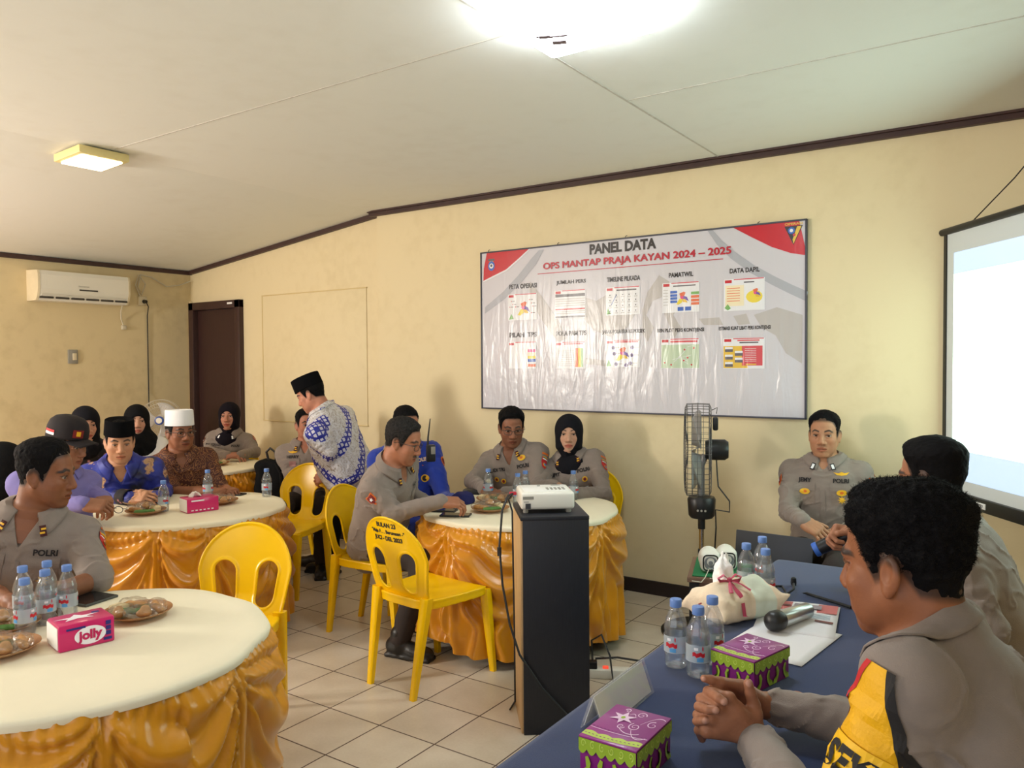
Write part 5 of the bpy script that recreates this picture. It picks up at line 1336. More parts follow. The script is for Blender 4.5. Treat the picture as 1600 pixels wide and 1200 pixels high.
mb = MB(); mb.box((-.082, -.1078, .066), (.045, .002, .012)); mb.box((-.09, -.1078, .050), (.02, .002, .004)); mb.build('maker_mark', GREY_PL, pj)
for x in (-.09, .09):
    for y in (-.08, .08): mb = MB(); mb.lathe([(.010, 0), (.012, .006), (.009, .018)], (x, y, 0), 12); mb.build('foot', GREY_PL, pj)
mb = MB(); mb.lathe([(.032, 0), (.034, .012), (.026, .014), (.024, .004), (.001, .004)], (.06, .107, .055), 24, R=Matrix.Rotation(-math.pi/2, 3, 'X')); mb.build('lens', BLACK_PL, pj)
def cpt(x, y, z): c, s = math.cos(ca), math.sin(ca); return (.553+x*c-y*s, .474+x*s+y*c, z)
mb = MB(); P_ = [cpt(-.150, .06, .955), cpt(-.175, .03, .95), cpt(-.205, -.03, .90), cpt(-.22, -.06, .75), cpt(-.21, -.09, .60), cpt(-.185, -.13, .45), cpt(-.15, -.185, .34), cpt(-.06, -.186, .20), cpt(.03, -.19, .10), cpt(.10, -.20, .02), cpt(.22, -.20, .008)]
mb.tube(P_, .005, 8); mb.tube([P_[3], tuple(np.array(P_[3])+[0, 0, -.035])], .009, 8)
tag(mb.build('projector_cable', BLACK_CABLE), 'thick black cable hanging from the projector and crossing the cabinet front', 'cable')
mb = MB(); mb.tube([cpt(-.150, .08, .95), cpt(-.17, .06, .93), cpt(-.155, .05, .88), cpt(-.152, .05, .60), cpt(-.150, .04, .35), cpt(-.151, .02, .06), cpt(-.17, .06, .008), cpt(-.10, .25, .008)], .004, 8)
tag(mb.build('power_cable', BLACK_CABLE), 'thin black cable running down the pale edge of the cabinet', 'cable')
mb = MB(); mb.box(cpt(-.150, .065, .955), (.03, .02, .014), bev=.003, rot=ca); tag(mb.build('cable_plug', mat('red_plug', srgb(190, 40, 60), .4)), 'red cable plug at the left of the projector', 'plug')
ps = thing('power_strip', 'white power strip with a glowing red switch on the floor behind the cabinet', 'power strip', (.575, .985, 0), .5)
mb = MB(); mb.box((0, 0, .022), (.26, .06, .044), bev=.006); mb.build('body', WHITE_PL, ps)
mb = MB(); mb.box((-.02, 0, .047), (.028, .022, .012), bev=.003); mb.build('red_switch', mat('red_lit_switch', srgb(220, 40, 30), .4, emit=(1, .12, .06), emit_s=.7), ps)
mb = MB(); mb.box((-.08, 0, .06), (.04, .045, .035), bev=.006); mb.build('plug', BLACK_PL, ps)
mb = MB(); mb.tube([(.50, .95, .075), (.49, .96, .17), (.56, .93, .22), (.62, .90, .14), (.66, .86, .02), (.80, .95, .008), (.98, 1.05, .008)], .005, 6); tag(mb.build('looped_cable', BLACK_CABLE), 'black cable looping up from the power strip on the floor', 'cable')
mb = MB(); mb.tube([(.51, .96, .085), (.60, 1.02, .09), (.70, 1.05, .085), (.82, 1.02, .05), (.95, .98, .008)], .005, 6); tag(mb.build('straight_cable', BLACK_CABLE), 'black cable leading right from the power strip', 'cable')

# ------------------------------------------------------------------ bottles, snack plates, tissue boxes
CLEAR = glass('clear_plastic', (.97, .985, 1.0), .05, .04); WATER = glass('water', (.93, .96, .98), .03, .02); CAPB = mat('blue_bottle_cap', srgb(104, 140, 205), .35)
LBL = glass('clear_label_film', (.80, .90, .97), .45, .2); LRED = mat('red_label_print', srgb(196, 30, 44), .5); LBLU = mat('blue_label_print', srgb(90, 160, 215), .5); LWH = mat('white_label_print', srgb(235, 235, 240), .5)
_b0 = [None]
def bottle(label, p, group, rz=0.0):
    if _b0[0] is None:
        b = thing('water_bottle', 'x', 'bottle')
        pr = [(.001, .004), (.018, .0), (.026, .003), (.029, .012), (.0285, .035), (.0295, .04), (.0295, .085), (.0275, .090), (.0295, .096), (.0285, .108), (.024, .125), (.016, .143), (.0125, .150), (.0125, .157)]
        mb = MB(); n = 30; mb.lathe(pr, n=n)
        vv = []
        for i, (x, y, z) in enumerate(mb.v):
            a = math.atan2(y, x); k = 1-.09*max(0, math.cos(5*a))*max(0, 1-z/.03) if z < .03 else 1-.018*(math.sin(z*900)**2 if .04 < z < .085 else 0); vv.append((x*k, y*k, z+(.004*max(0, math.cos(5*a)) if z < .001 else 0)))
        mb.v = vv; mb.build('shell', CLEAR, b)
        mb = MB(); mb.lathe([(.001, .007), (.024, .006), (.0265, .014), (.026, .035), (.0272, .042), (.0272, .086), (.0272, .098), (.0260, .108), (.001, .108)], n=24); mb.build('water', WATER, b)
        mb = MB(); mb.lathe([(.0145, .153), (.015, .154), (.015, .170), (.014, .1725), (.001, .173)], n=24); mb.build('cap', CAPB, b)
        mb = MB(); mb.lathe([(.0300, .042), (.0300, .084)], n=30, cap=False); lb = mb.build('label', LBL, b)
        for t, a0, z, sz, m_ in (('AQUA', -1.57, .060, .019, LRED), ('AQUA', 1.57, .060, .019, LRED)):
            pass
        for a0 in (-1.57, .52, 2.62):
            mb = MB()
            for sx, zz, w_, h_, mi in ((0, .062, .030, .010, 0), (.004, .050, .016, .010, 1), (-.006, .076, .010, .007, 2), (.010, .077, .003, .010, 0)):
                V = [((.0304)*math.cos(a0+(sx+w_*(i/6-.5))/.030), (.0304)*math.sin(a0+(sx+w_*(i/6-.5))/.030), zz+h_*(j-.5)+(.0025*math.sin(i*2.1) if mi == 0 else 0)) for j in (0, 1) for i in range(7)]
                mb.add(V, [[i, i+1, 8+i, 7+i] for i in range(6)], mi)
            mb.build('print', [LRED, LBLU, LWH], lb)
        _b0[0] = b; c = b
    else: c = copy_tree(_b0[0])
    c.location = p; c.rotation_euler.z = rz; c['label'] = label; c['group'] = group; return c
def on(px, py, z): q = at_z(px, py, z); return (q[0], q[1], z)
ZH = .7515
gB = 'water bottles'
for k, (px, py, lab) in enumerate(((1056, 1041, 'water bottle on the navy table, left of the two by the fabric tissue cover'), (1091, 1056, 'water bottle on the navy table, nearest the purple box in front of the clasped hands'),
      (1166, 930, 'water bottle on the navy table behind the fabric tissue cover, left one of that pair'), (1196, 941, 'water bottle on the navy table behind the fabric tissue cover, right one of that pair'))):
    bottle(lab, on(px, py, ZH), gB, .4*k)
bottle('water bottle on the navy table mostly hidden behind the bottle next to the bow', on(1113, 1036, ZH), gB, 1.0)
bottle('water bottle on the navy table, its cap showing behind the farther pair', on(1191, 917, ZH), gB, 2.0)
for k, (px, py, lab) in enumerate(((40, 992, 'water bottle directly left of the pink tissue pack on the nearest round table'), (37, 968, 'water bottle half hidden behind the leftmost one on the nearest round table'), (72, 975, 'water bottle just behind the pink tissue pack on the nearest round table'),
      (75, 958, 'water bottle hidden behind another behind the pink tissue pack'), (106, 966, 'water bottle rightmost of the cluster on the nearest round table'),
      (256, 799, 'water bottle beside the snack plate of the man in the blue batik shirt'), (325, 778, 'water bottle in front of the man in the white cap'), (417, 776, 'water bottle standing alone near the right rim of its round table'),
      (763, 777, 'water bottle in front of the officer with glasses facing the camera'), (809, 786, 'water bottle left of the pair half hidden by the projector'), (821, 781, 'water bottle right of the pair half hidden by the projector'), (896, 781, 'water bottle in front of the policewoman beside the projector'))):
    bottle(lab, on(px, py, ZT), gB, .7*k)
AMBER = glass('amber_glass', (.72, .42, .20), .45, .06)
S_BR = mat('brown_fried_snack', srgb(200, 142, 66), .6, var=.3, var_scale=60, bump=.4, bump_scale=120); S_GR = mat('green_leaf_wrap', srgb(84, 128, 58), .5, var=.3, var_scale=40, stretch=(1, 8, 8)); S_CR = mat('cream_cake', srgb(228, 206, 160), .7, var=.15, var_scale=50)
WRAP = glass('clear_snack_wrap', (.97, .96, .93), .03, .10); S_PK = mat('tan_fried_ball', srgb(190, 140, 82), .6, var=.25, var_scale=60)
_pl = [None]
def plate(label, p, grp_label, items, r=.105, seed=0):
    if _pl[0] is None:
        b = thing('snack_plate', 'x', 'plate'); mb = MB()
        mb.lathe([(.001, .003), (.055, .003), (.060, .004), (.100, .020), (.105, .024), (.105, .026), (.100, .0235), (.058, .0075), (.001, .0065)], n=36); mb.build('dish', AMBER, b); _pl[0] = b; c = b
    else: c = copy_tree(_pl[0])
    c.location = p; c['label'] = label; c['group'] = 'amber glass snack plates'
    rg = random.Random(seed)
    for i, (kind, x, y, a, z) in enumerate(items):
        F = Field((-.06, -.04, -.004), (.06, .04, .045), .0035)
        if kind == 'roll': F.cone((-.030, 0, .014), (.030, 0, .014), .0135, .0125); m_ = S_BR
        elif kind == 'leaf': F.cone((-.040, 0, .011), (.040, 0, .011), .011, .009); F.rbox((.0, .0, .010), (.052, .010, .005), .004, k=.006); m_ = S_GR
        elif kind == 'cake': F.rbox((0, 0, .014), (.026, .022, .014), .007); m_ = S_CR
        else: F.ell((0, 0, .014), (.023, .019, .014)); F.ell((.004, .002, .03), (.012, .010, .008), k=.012); m_ = S_PK
        F.ev(lambda x, y, z: vnoise(x/.012, y/.012, z/.012, i+seed)*.0018, op='disp')
        V, Q = F.mesh(); t = link('snack', np_mesh('snack', V, Q), m_)
        nm = {'roll': 'brown fried snack roll', 'leaf': 'green leaf-wrapped snack', 'cake': 'cream coloured square cake', 'ball': 'tan round fried snack'}[kind]
        same = [q for q in items if q[0] == kind]
        tag(t, '%s on %s' % (nm, grp_label), 'snack', 'snacks on %s' % grp_label)
        if kind in ('roll', 'ball'):
            W_ = Field((-.07, -.05, -.004), (.07, .05, .055), .005); W_.ell((0, 0, .018), (.047, .030, .022)); W_.cone((-.05, 0, .02), (.055, .0, .022), .012, .010, k=.02)
            W_.ev(lambda x, y, z: vnoise(x/.010, y/.010, z/.010, i+9)*.004, op='disp'); v, q = W_.mesh(); link('clear_wrap', np_mesh('clear_wrap', v, q), WRAP, t)
        t.location = (p[0]+x, p[1]+y, p[2]+.008+z); t.rotation_euler.z = a
    return c
S1 = [('roll', -.04, .02, .4, .004), ('roll', .04, .045, -.3, .006), ('leaf', .0, -.015, .5, .004), ('ball', .055, -.01, 1.0, .004), ('cake', -.055, -.03, .2, .004), ('ball', -.005, -.060, 2.0, .004)]
S2 = [('ball', -.04, .02, .4, .004), ('cake', .03, .04, -.3, .006), ('leaf', .035, -.03, 1.0, .004), ('roll', -.03, -.04, .3, .004), ('ball', .0, .0, .2, .022)]
plate('amber snack plate right of the pink tissue pack on the nearest round table', on(215, 964, ZT), 'the plate right of the jolly tissue pack', S1, seed=1)
plate('amber snack plate at the left picture edge behind the bottles, nearest table', on(3, 986, ZT), 'the far left plate of the nearest table', S2, seed=2)
plate('amber snack plate in the left front of the nearest round table', on(-2, 1022, ZT), 'the front left plate of the nearest table', S1, seed=3)
plate('amber snack plate with a green leaf in front of the man in blue batik', on(228, 803, ZT), 'the plate before the man in blue batik', S2, seed=4)
plate('amber snack plate half hidden behind the plate with the leaf', on(222, 788, ZT), 'the farther plate before the man in blue batik', S1, seed=5)
plate('amber snack plate behind the pink tissue box at the white capped man', on(343, 787, ZT), 'the plate behind the pink tissue box', S1, seed=6)
plate('amber snack plate in the middle of the table behind the cabinet', on(766, 799, ZT), 'the plate by the dark blue cap', S2, seed=7)
plate('amber snack plate just behind another on the table behind the cabinet', on(772, 784, ZT), 'the plate in front of the officer with glasses', S1, seed=8)
plate('amber snack plate on the small table in front of the seated policewoman', on(338, 727, ZT), 'the plate on the farthest table', S2, seed=9)

PINK = mat('magenta_wrapper', srgb(206, 30, 104), .28, coat=.3); PAPER = mat('tissue_paper', srgb(240, 236, 226), .85, bump=.3, bump_scale=60); NAVYP = mat('navy_print', srgb(40, 40, 120), .4); WHP = mat('white_gloss_print', srgb(245, 240, 245), .35)
# pink tissue pack marked jolly
q0 = at_z(92, 1022, ZT); q1 = at_z(180, 1001, ZT); d = q1-q0; tl_ = float(np.hypot(d[0], d[1])); ta = math.atan2(d[1], d[0]); tw, th = .115, .076
tp = thing('tissue_pack', 'magenta tissue pack with a white jolly oval', 'tissue pack', tuple((q0+q1)/2+np.array([-math.sin(ta), math.cos(ta), 0])*tw/2), ta)
mb = MB(); mb.box((0, 0, th/2), (tl_, tw, th), bev=.006); mb.build('wrapper', PINK, tp)
mb = MB(); mb.box((-tl_/2-.0005, 0, th/2), (.004, tw-.014, th-.014), bev=.0015); mb.build('paper_end', PAPER, tp)
mb = MB(); V2, F2 = disc2d(.042, 28, .026); mb.add([(.008+x, -tw/2-.0008, th*.46+y) for x, y in V2], F2); mb.build('white_oval', WHP, tp)
V2, F2 = text2d('jolly', .036, .045); mb = MB(); mb.add([(.008+x, -tw/2-.0016, th*.46+y+.001) for x, y in V2], F2); mb.build('letters', mat('magenta_letters', srgb(196, 20, 90), .4), tp)
mb = MB()
for z_ in (.060, .045, .030): mb.box((tl_/2-.018, -tw/2-.0004, z_), (.014, .0016, .012))
mb.box((tl_/2-.02, -tw/2-.0004, .014), (.022, .0016, .008)); mb.box((-tl_/2+.045, -tw/2-.0004, .061), (.05, .0016, .006)); mb.box((tl_/2-.03, .02, th+.0003), (.02, .012, .0012)); mb.build('navy_mark', NAVYP, tp)
mb = MB(); V2, F2 = star2d(.05, .02, 5); mb.add([(x*1.3-.01, y*.6, th+.0008) for x, y in V2], F2); mb.build('white_print', WHP, tp)
# pink tissue box farther back
q0 = at_z(296, 803, ZT); q1 = at_z(340, 797, ZT); d = q1-q0; tl_ = float(np.hypot(d[0], d[1]))*1.12; ta = math.atan2(d[1], d[0])
tp = thing('tissue_box', 'magenta tissue box with white end in front of the white capped man', 'tissue box', tuple((q0+q1)/2+np.array([-math.sin(ta), math.cos(ta), 0])*.06), ta)
mb = MB(); mb.box((0, 0, .04), (tl_, .115, .080), bev=.005); mb.build('wrapper', PINK, tp)
mb = MB(); mb.box((-tl_/2-.0005, 0, .04), (.004, .103, .068), bev=.0015); mb.build('paper_end', PAPER, tp)
mb = MB(); mb.box((-.03, -.0584, .066), (.07, .0016, .008)); 
for k in range(6): mb.box((-.06+.022*k, -.0584, .014), (.012, .0016, .006))
mb.build('white_print', WHP, tp)
mb = MB(); mb.grid(lambda u, v: (-.02+.05*(u-.5)+.01*math.sin(v*5), .03*(v-.5)+.008*math.sin(u*7), .080+.030*math.sin(u*3.14)*(.6+.4*math.sin(v*9+u*4))), 10, 8); o = mb.build('tissue', PAPER, tp); o.modifiers.new('thick', 'SOLIDIFY').thickness = .0015
# spectacles, phones, cap, radio on the tables
def flat_phone(name, label, cat, p, a, size=(.15, .075, .009), m_=None):
    t = thing(name, label, cat, p, a); mb = MB(); mb.box((0, 0, size[2]/2), size, bev=.003); mb.build('body', m_ or BLACK_PL, t)
    mb = MB(); mb.box((0, 0, size[2]+.0003), (size[0]-.008, size[1]-.008, .0008)); mb.build('display', mat('dark_glass', (.01, .011, .013), .08), t); return t
flat_phone('phone', 'dark phone lying on the table by the hands of the white capped man', 'phone', on(364, 773, ZT), .3)
flat_phone('tablet', 'dark tablet on the nearest round table behind the bottles', 'tablet', on(128, 936, ZT), .2, (.20, .13, .009), mat('grey_cover', srgb(74, 74, 70), .6))
flat_phone('phone', 'black phone lying near the rim of the table behind the cabinet', 'phone', on(712, 806, ZT), .45, (.16, .08, .010))
flat_phone('phone', 'black phone lying beside the hand of the man with glasses in profile', 'phone', on(692, 799, ZT), .35, (.15, .08, .012))
gl = thing('spectacles', 'black framed spectacles lying on the table beside the snack plate', 'spectacles', on(176, 802, ZT), .5)
mb = MB()
for sx in (-1, 1):
    mb.tube([(sx*.034+.026*math.cos(2*math.pi*k/20), 0, .020+.018*math.sin(2*math.pi*k/20)) for k in range(21)], .0022, 6); mb.tube([(sx*.060, 0, .026), (sx*.064, .06, .012), (sx*.06, .13, .004)], .0022, 6)
mb.tube([(-.008, 0, .024), (.008, 0, .024)], .0022, 6); mb.build('frame', EYEGLASS if 'EYEGLASS' in globals() else BLACK_PL, gl)
F = Field((-.11, -.10, -.01), (.11, .10, .09), .006); F.ell((0, 0, .02), (.085, .075, .045)); F.ell((.02, -.01, .045), (.05, .045, .028), k=.03); F.ev(lambda x, y, z: np.maximum(-z, 0)*3+vnoise(x/.03, y/.03, z/.03)*.008, op='disp'); V, Q = F.mesh()
o = link('field_cap', np_mesh('field_cap', V, Q), mat('dark_blue_cap_cloth', srgb(24, 26, 84), .85)); p_ = on(722, 786, ZT); o.location = (p_[0], p_[1], ZT); o.rotation_euler.z = .6; o.scale = (.9, .9, .9)
tag(o, 'crumpled dark blue cloth cap lying beside the man in blue', 'cap')
rd = thing('handset', 'black radio handset lying near the hand of the officer facing the camera', 'radio', on(738, 772, ZT), .3)
mb = MB(); mb.box((0, 0, .016), (.11, .055, .032), bev=.008); mb.build('body', BLACK_PL, rd); mb = MB(); mb.cyl((.05, .015, .016), (.13, .02, .018), .006, .004); mb.build('antenna', BLACK_PL, rd)

# purple and green gift boxes on the navy table
PUR_ = mat('purple_card', srgb(146, 50, 132), .35, coat=.2); LIM = mat('lime_card', srgb(150, 178, 48), .4, coat=.2); PWH = mat('pale_pink_print', srgb(236, 205, 232), .4); LIMP = mat('pale_lime_print', srgb(190, 212, 92), .4); DPU = mat('deep_purple_print', srgb(120, 24, 110), .4)
_gb = [None]
def spiral(mb, c, r, turns, a0, w, z, mi, sgn=1):
    n = 26; pts = []
    for i in range(n+1):
        t = i/n; a = a0+sgn*turns*6.283*t; q = r*(1-.85*t); pts.append((c[0]+q*math.cos(a), c[1]+q*math.sin(a), w*(1-.6*t)))
    V = []
    for i, (x, y, ww) in enumerate(pts):
        x2, y2 = pts[min(i+1, n)][:2]; x1, y1 = pts[max(i-1, 0)][:2]; L = math.hypot(x2-x1, y2-y1)+1e-9; nx, ny = -(y2-y1)/L*ww, (x2-x1)/L*ww
        V += [(x+nx, y+ny, z), (x-nx, y-ny, z)]
    mb.add(V, [[2*i, 2*i+1, 2*i+3, 2*i+2] for i in range(n)], mi)
def gift_box(label, p, a):
    W_, D_, H_ = .168, .168, .072
    if _gb[0] is None:
        b = thing('gift_box', 'x', 'box')
        mb = MB(); mb.box((0, 0, H_/2), (W_-.004, D_-.004, H_), bev=.0015); mb.build('box_body', DPU, b)
        mb = MB(); mb.box((0, 0, H_+.0005), (W_, D_, .004), bev=.001); lid = mb.build('lid', PUR_, b)
        mb = MB(); z = H_+.0029
        V2, F2 = star2d(.034, .014, 6); V2 = V2*[1.15, .85]; mb.add([(x-.028, y+.030, z+.0006) for x, y in V2], F2, 0)
        V2, F2 = disc2d(.006); mb.add([(x-.028, y+.030, z+.001) for x, y in V2], F2, 2)
        for c, r, t_, a0, sg in (((.010, .060), .014, 1.4, 0, 1), ((-.035, .066), .009, 1.3, 3, -1), ((.022, .005), .017, 1.6, 2.2, 1), ((-.012, -.006), .011, 1.4, 0, -1), ((.060, .030), .016, 1.2, 1.5, 1)): spiral(mb, c, r, t_, a0, .0016, z, 0, sg)
        for (x0, y0), (x1, y1), k_ in (((.022, -.012), (.075, -.03), -.02), ((.03, .02), (.08, .062), .02), ((.0, .045), (-.02, .05), .01), ((-.01, -.016), (.05, -.02), -.012)):
            n = 10; V = []
            for i in range(n+1):
                t = i/n; x = x0+(x1-x0)*t; y = y0+(y1-y0)*t+k_*4*t*(1-t); V += [(x, y+.0014, z), (x, y-.0014, z)]
            mb.add(V, [[2*i, 2*i+1, 2*i+3, 2*i+2] for i in range(n)], 0)
        def band(f0, f1, mi, dz, n=24):
            V = []
            for i in range(n+1):
                x = -.082+.164*i/n; V += [(x, f0(x), z+dz), (x, f1(x), z+dz)]
            mb.add(V, [[2*i+1, 2*i, 2*i+2, 2*i+3] for i in range(n)], mi)
        base = lambda x: -.066+.9*(x+.02)**2*1.0-.006
        band(lambda x: base(x)-.006, lambda x: base(x)+.010+.006*abs(math.sin(x*75)), 1, 0); band(lambda x: base(x)+.030, lambda x: base(x)+.032, 0, 0)
        for k in range(14): x = -.075+.0115*k; mb.add([(x-.0028, base(x)+.001, z+.0004), (x+.0028, base(x)+.001, z+.0004), (x+.0028, base(x)+.0035, z+.0004), (x-.0028, base(x)+.0035, z+.0004)], [[0, 1, 2, 3]], 3)
        for k in range(14): x = -.075+.0115*k; mb.add([(x-.0028, base(x)+.036, z), (x+.0028, base(x)+.036, z), (x+.0028, base(x)+.039, z), (x-.0028, base(x)+.039, z)], [[0, 1, 2, 3]], 3)
        mb.build('floral_print', [PWH, LIMP, LIM, DPU], lid)
        for s in range(4):
            R = Matrix.Rotation(s*math.pi/2, 3, 'Z'); mb = MB(); y = -W_/2-.0006
            n = 48; V = []
            for i in range(n+1):
                x = -.083+.166*i/n; V += [(x, y-.001, H_-.001), (x, y-.001, H_-.020-.009*abs(math.sin(x*math.pi/.166*6+.4)))]
            mb.add(V, [[2*i+1, 2*i+3, 2*i+2, 2*i] for i in range(n)], 0)
            for k in range(6): spiral(mb, (0, 0), .008, 1.2, k, .0012, 0, 1)
            cnt = 54
            vs = mb.v; m0 = 2*(n+1)
            for k in range(6):
                for i in range(m0+k*cnt, m0+(k+1)*cnt):
                    x, yy, zz = vs[i]; vs[i] = (x-.069+.0277*k, y-.0016, H_-.010+yy)
            for x_, sx in ((-.058, 1), (-.018, -1), (.022, 1), (.060, -1)):
                V2, F2 = poly2d([(-.020, -.022), (-.004, -.022), (.006, -.010), (.010, .004), (.002, .016), (-.006, .014), (.002, .006), (.001, -.006), (-.006, -.012), (-.016, -.012)]); mb.add([(x_+sx*a_, y, .024+b_) for a_, b_ in V2], F2, 0)
            mb.v = [tuple(R @ Vector(v)) for v in mb.v]; mb.build('lace_print', [LIM, LIMP, DPU], b)
        for o_ in list(b.children)+list(b.children_recursive):
            if o_.type == 'MESH' and 'sized' not in o_.data: o_.data.transform(Matrix.Diagonal((.118/.168, .158/.168, 1.03, 1))); o_.data['sized'] = 1
        _gb[0] = b; c = b
    else: c = copy_tree(_gb[0])
    c.location = p; c.rotation_euler.z = a; c['label'] = label; c['group'] = 'purple and lime gift boxes'; return c
gift_box('purple and lime box on the navy table nearest the camera, beside the clear name holder', (1.654, -1.036, ZH), 0)
gift_box('purple and lime box standing between the bottles and the clasped hands', (1.721, -.491, ZH), -.25)
gift_box('purple and lime box far along the navy table, half hidden by the face in profile', (1.87, .42, ZH), -.15)
# clear name holder
nh = thing('name_holder', 'clear tent-shaped name holder with a blank sheet on the navy table', 'name holder', (1.532, -.822, ZH), math.pi/2)
ACR = glass('clear_acrylic', (.98, .98, .99), .10, .08, .14)
for s in (-1, 1):
    R = Matrix.Rotation(s*math.radians(20), 3, 'X'); mb = MB(); mb.box(R @ Vector((0, 0, -.040))+Vector((0, 0, .0755)), (.250, .003, .080), rot=R); mb.build('acrylic_side', ACR, nh)
R = Matrix.Rotation(math.radians(-20), 3, 'X'); mb = MB(); mb.box(R @ Vector((0, 0, -.040))+Vector((0, .002, .0740)), (.235, .001, .070), rot=R); mb.build('blank_sheet', mat('white_paper', (.85, .85, .83), .7), nh)
R = Matrix.Rotation(math.radians(20), 3, 'X'); mb = MB(); mb.box(R @ Vector((0, 0, -.040))+Vector((0, -.002, .0740)), (.235, .001, .070), rot=R); mb.build('blank_sheet', MATS['white_paper'], nh)

# fabric tissue cover with a bow
CRM_ = mat('cream_embroidered_fabric', srgb(232, 212, 184), .75, var=.08, var_scale=30, bump=.3, bump_scale=120); RIB = mat('dusty_pink_ribbon', srgb(186, 70, 96), .4); PIPE = mat('maroon_piping', srgb(150, 60, 60), .5)
tc_ = thing('tissue_cover', 'cream fabric tissue cover with a pink bow on the navy table', 'tissue cover', (1.535, -.050, ZH), 1.10); tc_.scale = (.86, .86, .92)
TEAL = mat('pale_green_satin', srgb(214, 220, 200), .35, bump=.25, bump_scale=70)
F = Field((-.17, -.13, -.01), (.17, .13, .15), .006); F.rbox((0, 0, .045), (.135, .085, .045), .03); F.cone((-.09, 0, .085), (.09, 0, .085), .035, .035, k=.06)
for sx in (-1, 1):
    for sy in (-1, 1): F.cone((sx*.12, sy*.07, .05), (sx*.155, sy*.105, .075 if sx > 0 else .03), .03, .006, k=.03)
F.ev(lambda x, y, z: vnoise(x/.03, y/.03, z/.03, 4)*.005, op='disp'); F.ev(lambda x, y, z: -z+0*x+0*y, op='and')
V, Q = F.mesh(); o = link('cover', np_mesh('cover', V, Q), [CRM_, TEAL], tc_)
for p in o.data.polygons:
    if .015 < p.center.x < .105: p.material_index = 1
BV = BVHTree.FromPolygons([tuple(p) for p in V], [tuple(q) for q in Q.tolist()])
def dropz(x, y):
    h_ = BV.ray_cast(Vector((x, y, .4)), Vector((0, 0, -1))); return h_[0].z if h_[0] is not None else .0
mb = MB()
def ribn(u, v):
    y = -.10+.20*u; x = -.045+(v-.5)*.016; return (x, y, max(dropz(x, max(-.084, min(.084, y))), .002)+.002 if abs(y) < .086 else .03)
mb.grid(ribn, 24, 2)
for sx, sy in ((-1, .4), (1, -.4)):
    mb.tube([(-.045, -.02, .128), (-.045+sx*.022, -.02+sy*.015, .146), (-.045+sx*.042, -.02+sy*.03, .136), (-.045+sx*.03, -.02+sy*.028, .124), (-.045, -.02, .126)], [.003, .007, .009, .007, .003], 8, flat=.4)
    mb.tube([(-.045, -.02, .128), (-.045+sx*.022, -.05+sy*.012, .120), (-.045+sx*.040, -.075+sy*.012, .104)], [.003, .006, .008], 8, flat=.3)
mb.lathe([(.001, -.008), (.008, -.005), (.009, .0), (.008, .005), (.001, .008)], (-.045, -.02, .130), 12); mb.build('bow', RIB, tc_)
mb = MB(); pts = [(-.128, -.07+.14*k/12, .045+.040*math.sin(math.pi*k/12)) for k in range(13)]; mb.tube(pts, .004, 6); mb.tube([(-.139, y*.75, z*.72) for _, y, z in pts], .003, 6); mb.build('piping', PIPE, tc_)
F = Field((-.05, -.05, .09), (.05, .05, .22), .004)
F.cone((0, 0, .10), (0, 0, .15), .036, .026); F.cone((0, 0, .15), (.008, .004, .200), .026, .004, k=.01)
F.ev(lambda x, y, z: .006*np.sin(np.arctan2(y, x)*4+z*60)+.003*vnoise(x/.01, y/.01, z/.01), op='disp'); V, Q = F.mesh(); link('tissue', np_mesh('tissue', V, Q), mat('white_tissue', srgb(248, 246, 242), .8), tc_).location = (-.01, .045, 0)
# booklet, microphone, pen, earphone cable
bk = thing('booklet', 'open printed booklet under the steel microphone', 'booklet', (1.700, .030, ZH), math.radians(99))
PAPW = mat('white_sheet', srgb(232, 230, 232), .6)
mb = MB(); mb.grid(lambda u, v: (-.155+.31*u, -.11+.22*v, .002+.006*math.sin(math.pi*u)+.003*math.sin(v*4)), 12, 8); o = mb.build('page', PAPW, bk); o.modifiers.new('thick', 'SOLIDIFY').thickness = .002
mb = MB(); g_ = lambda x: .0035+.006*math.sin(math.pi*(x+.155)/.31)+.0015
def bkr(x0, y0, x1, y1, mi, dz=0.0):
    n = 6; V = []
    for i in range(n+1):
        x = x0+(x1-x0)*i/n
        for y in (y0, y1): V.append((x, y, g_(x)+.003*math.sin((y+.11)/.22*4)+dz))
    mb.add(V, [[2*i, 2*i+2, 2*i+3, 2*i+1] for i in range(n)], mi)
bkr(.045, -.105, .150, .105, 0); bkr(.07, -.06, .12, .02, 1, .0006); bkr(.085, .03, .10, .09, 2, .0006)
for k in range(5): bkr(-.02+.010*k, -.09, -.016+.010*k, .0, 3)
bkr(-.03, .02, .035, .04, 2); bkr(-.05, -.1, -.035, -.05, 2)
mb.build('print', [mat('faded_red_print', srgb(196, 110, 108), .6), mat('soft_grey_print', srgb(150, 140, 146), .6), mat('brown_print', srgb(120, 74, 70), .6), mat('teal_line_print', srgb(140, 168, 180), .6)], bk)
mb = MB(); mb.grid(lambda u, v: (-.11+.22*u, -.15+.30*v, .0015+.003*math.sin(u*3)*v), 8, 8); o = mb.build('sheet_of_paper', PAPW); o.location = (1.715, -.19, ZH); o.rotation_euler.z = -.12; o.modifiers.new('thick', 'SOLIDIFY').thickness = .001
tag(o, 'blank white sheet of paper on the navy table beside the purple box', 'paper')
mc = thing('microphone', 'steel handled microphone with black head lying on the booklet', 'microphone', (1.705, -.062, ZH+.034), 0)
MST = mat('brushed_steel', (.62, .66, .66), .28, metal=1)
dm = Vector((.075, .22, .0)).normalized(); Rm = Matrix((Vector((-dm.y, dm.x, 0)), Vector((0, 0, 1)), dm)).transposed()
mb = MB(); mb.lathe([(.001, -.005), (.0235, -.005), (.0245, .0), (.0225, .13), (.020, .135), (.001, .135)], n=28, R=Rm, c=tuple(-dm*.05)); mb.build('handle', MST, mc)
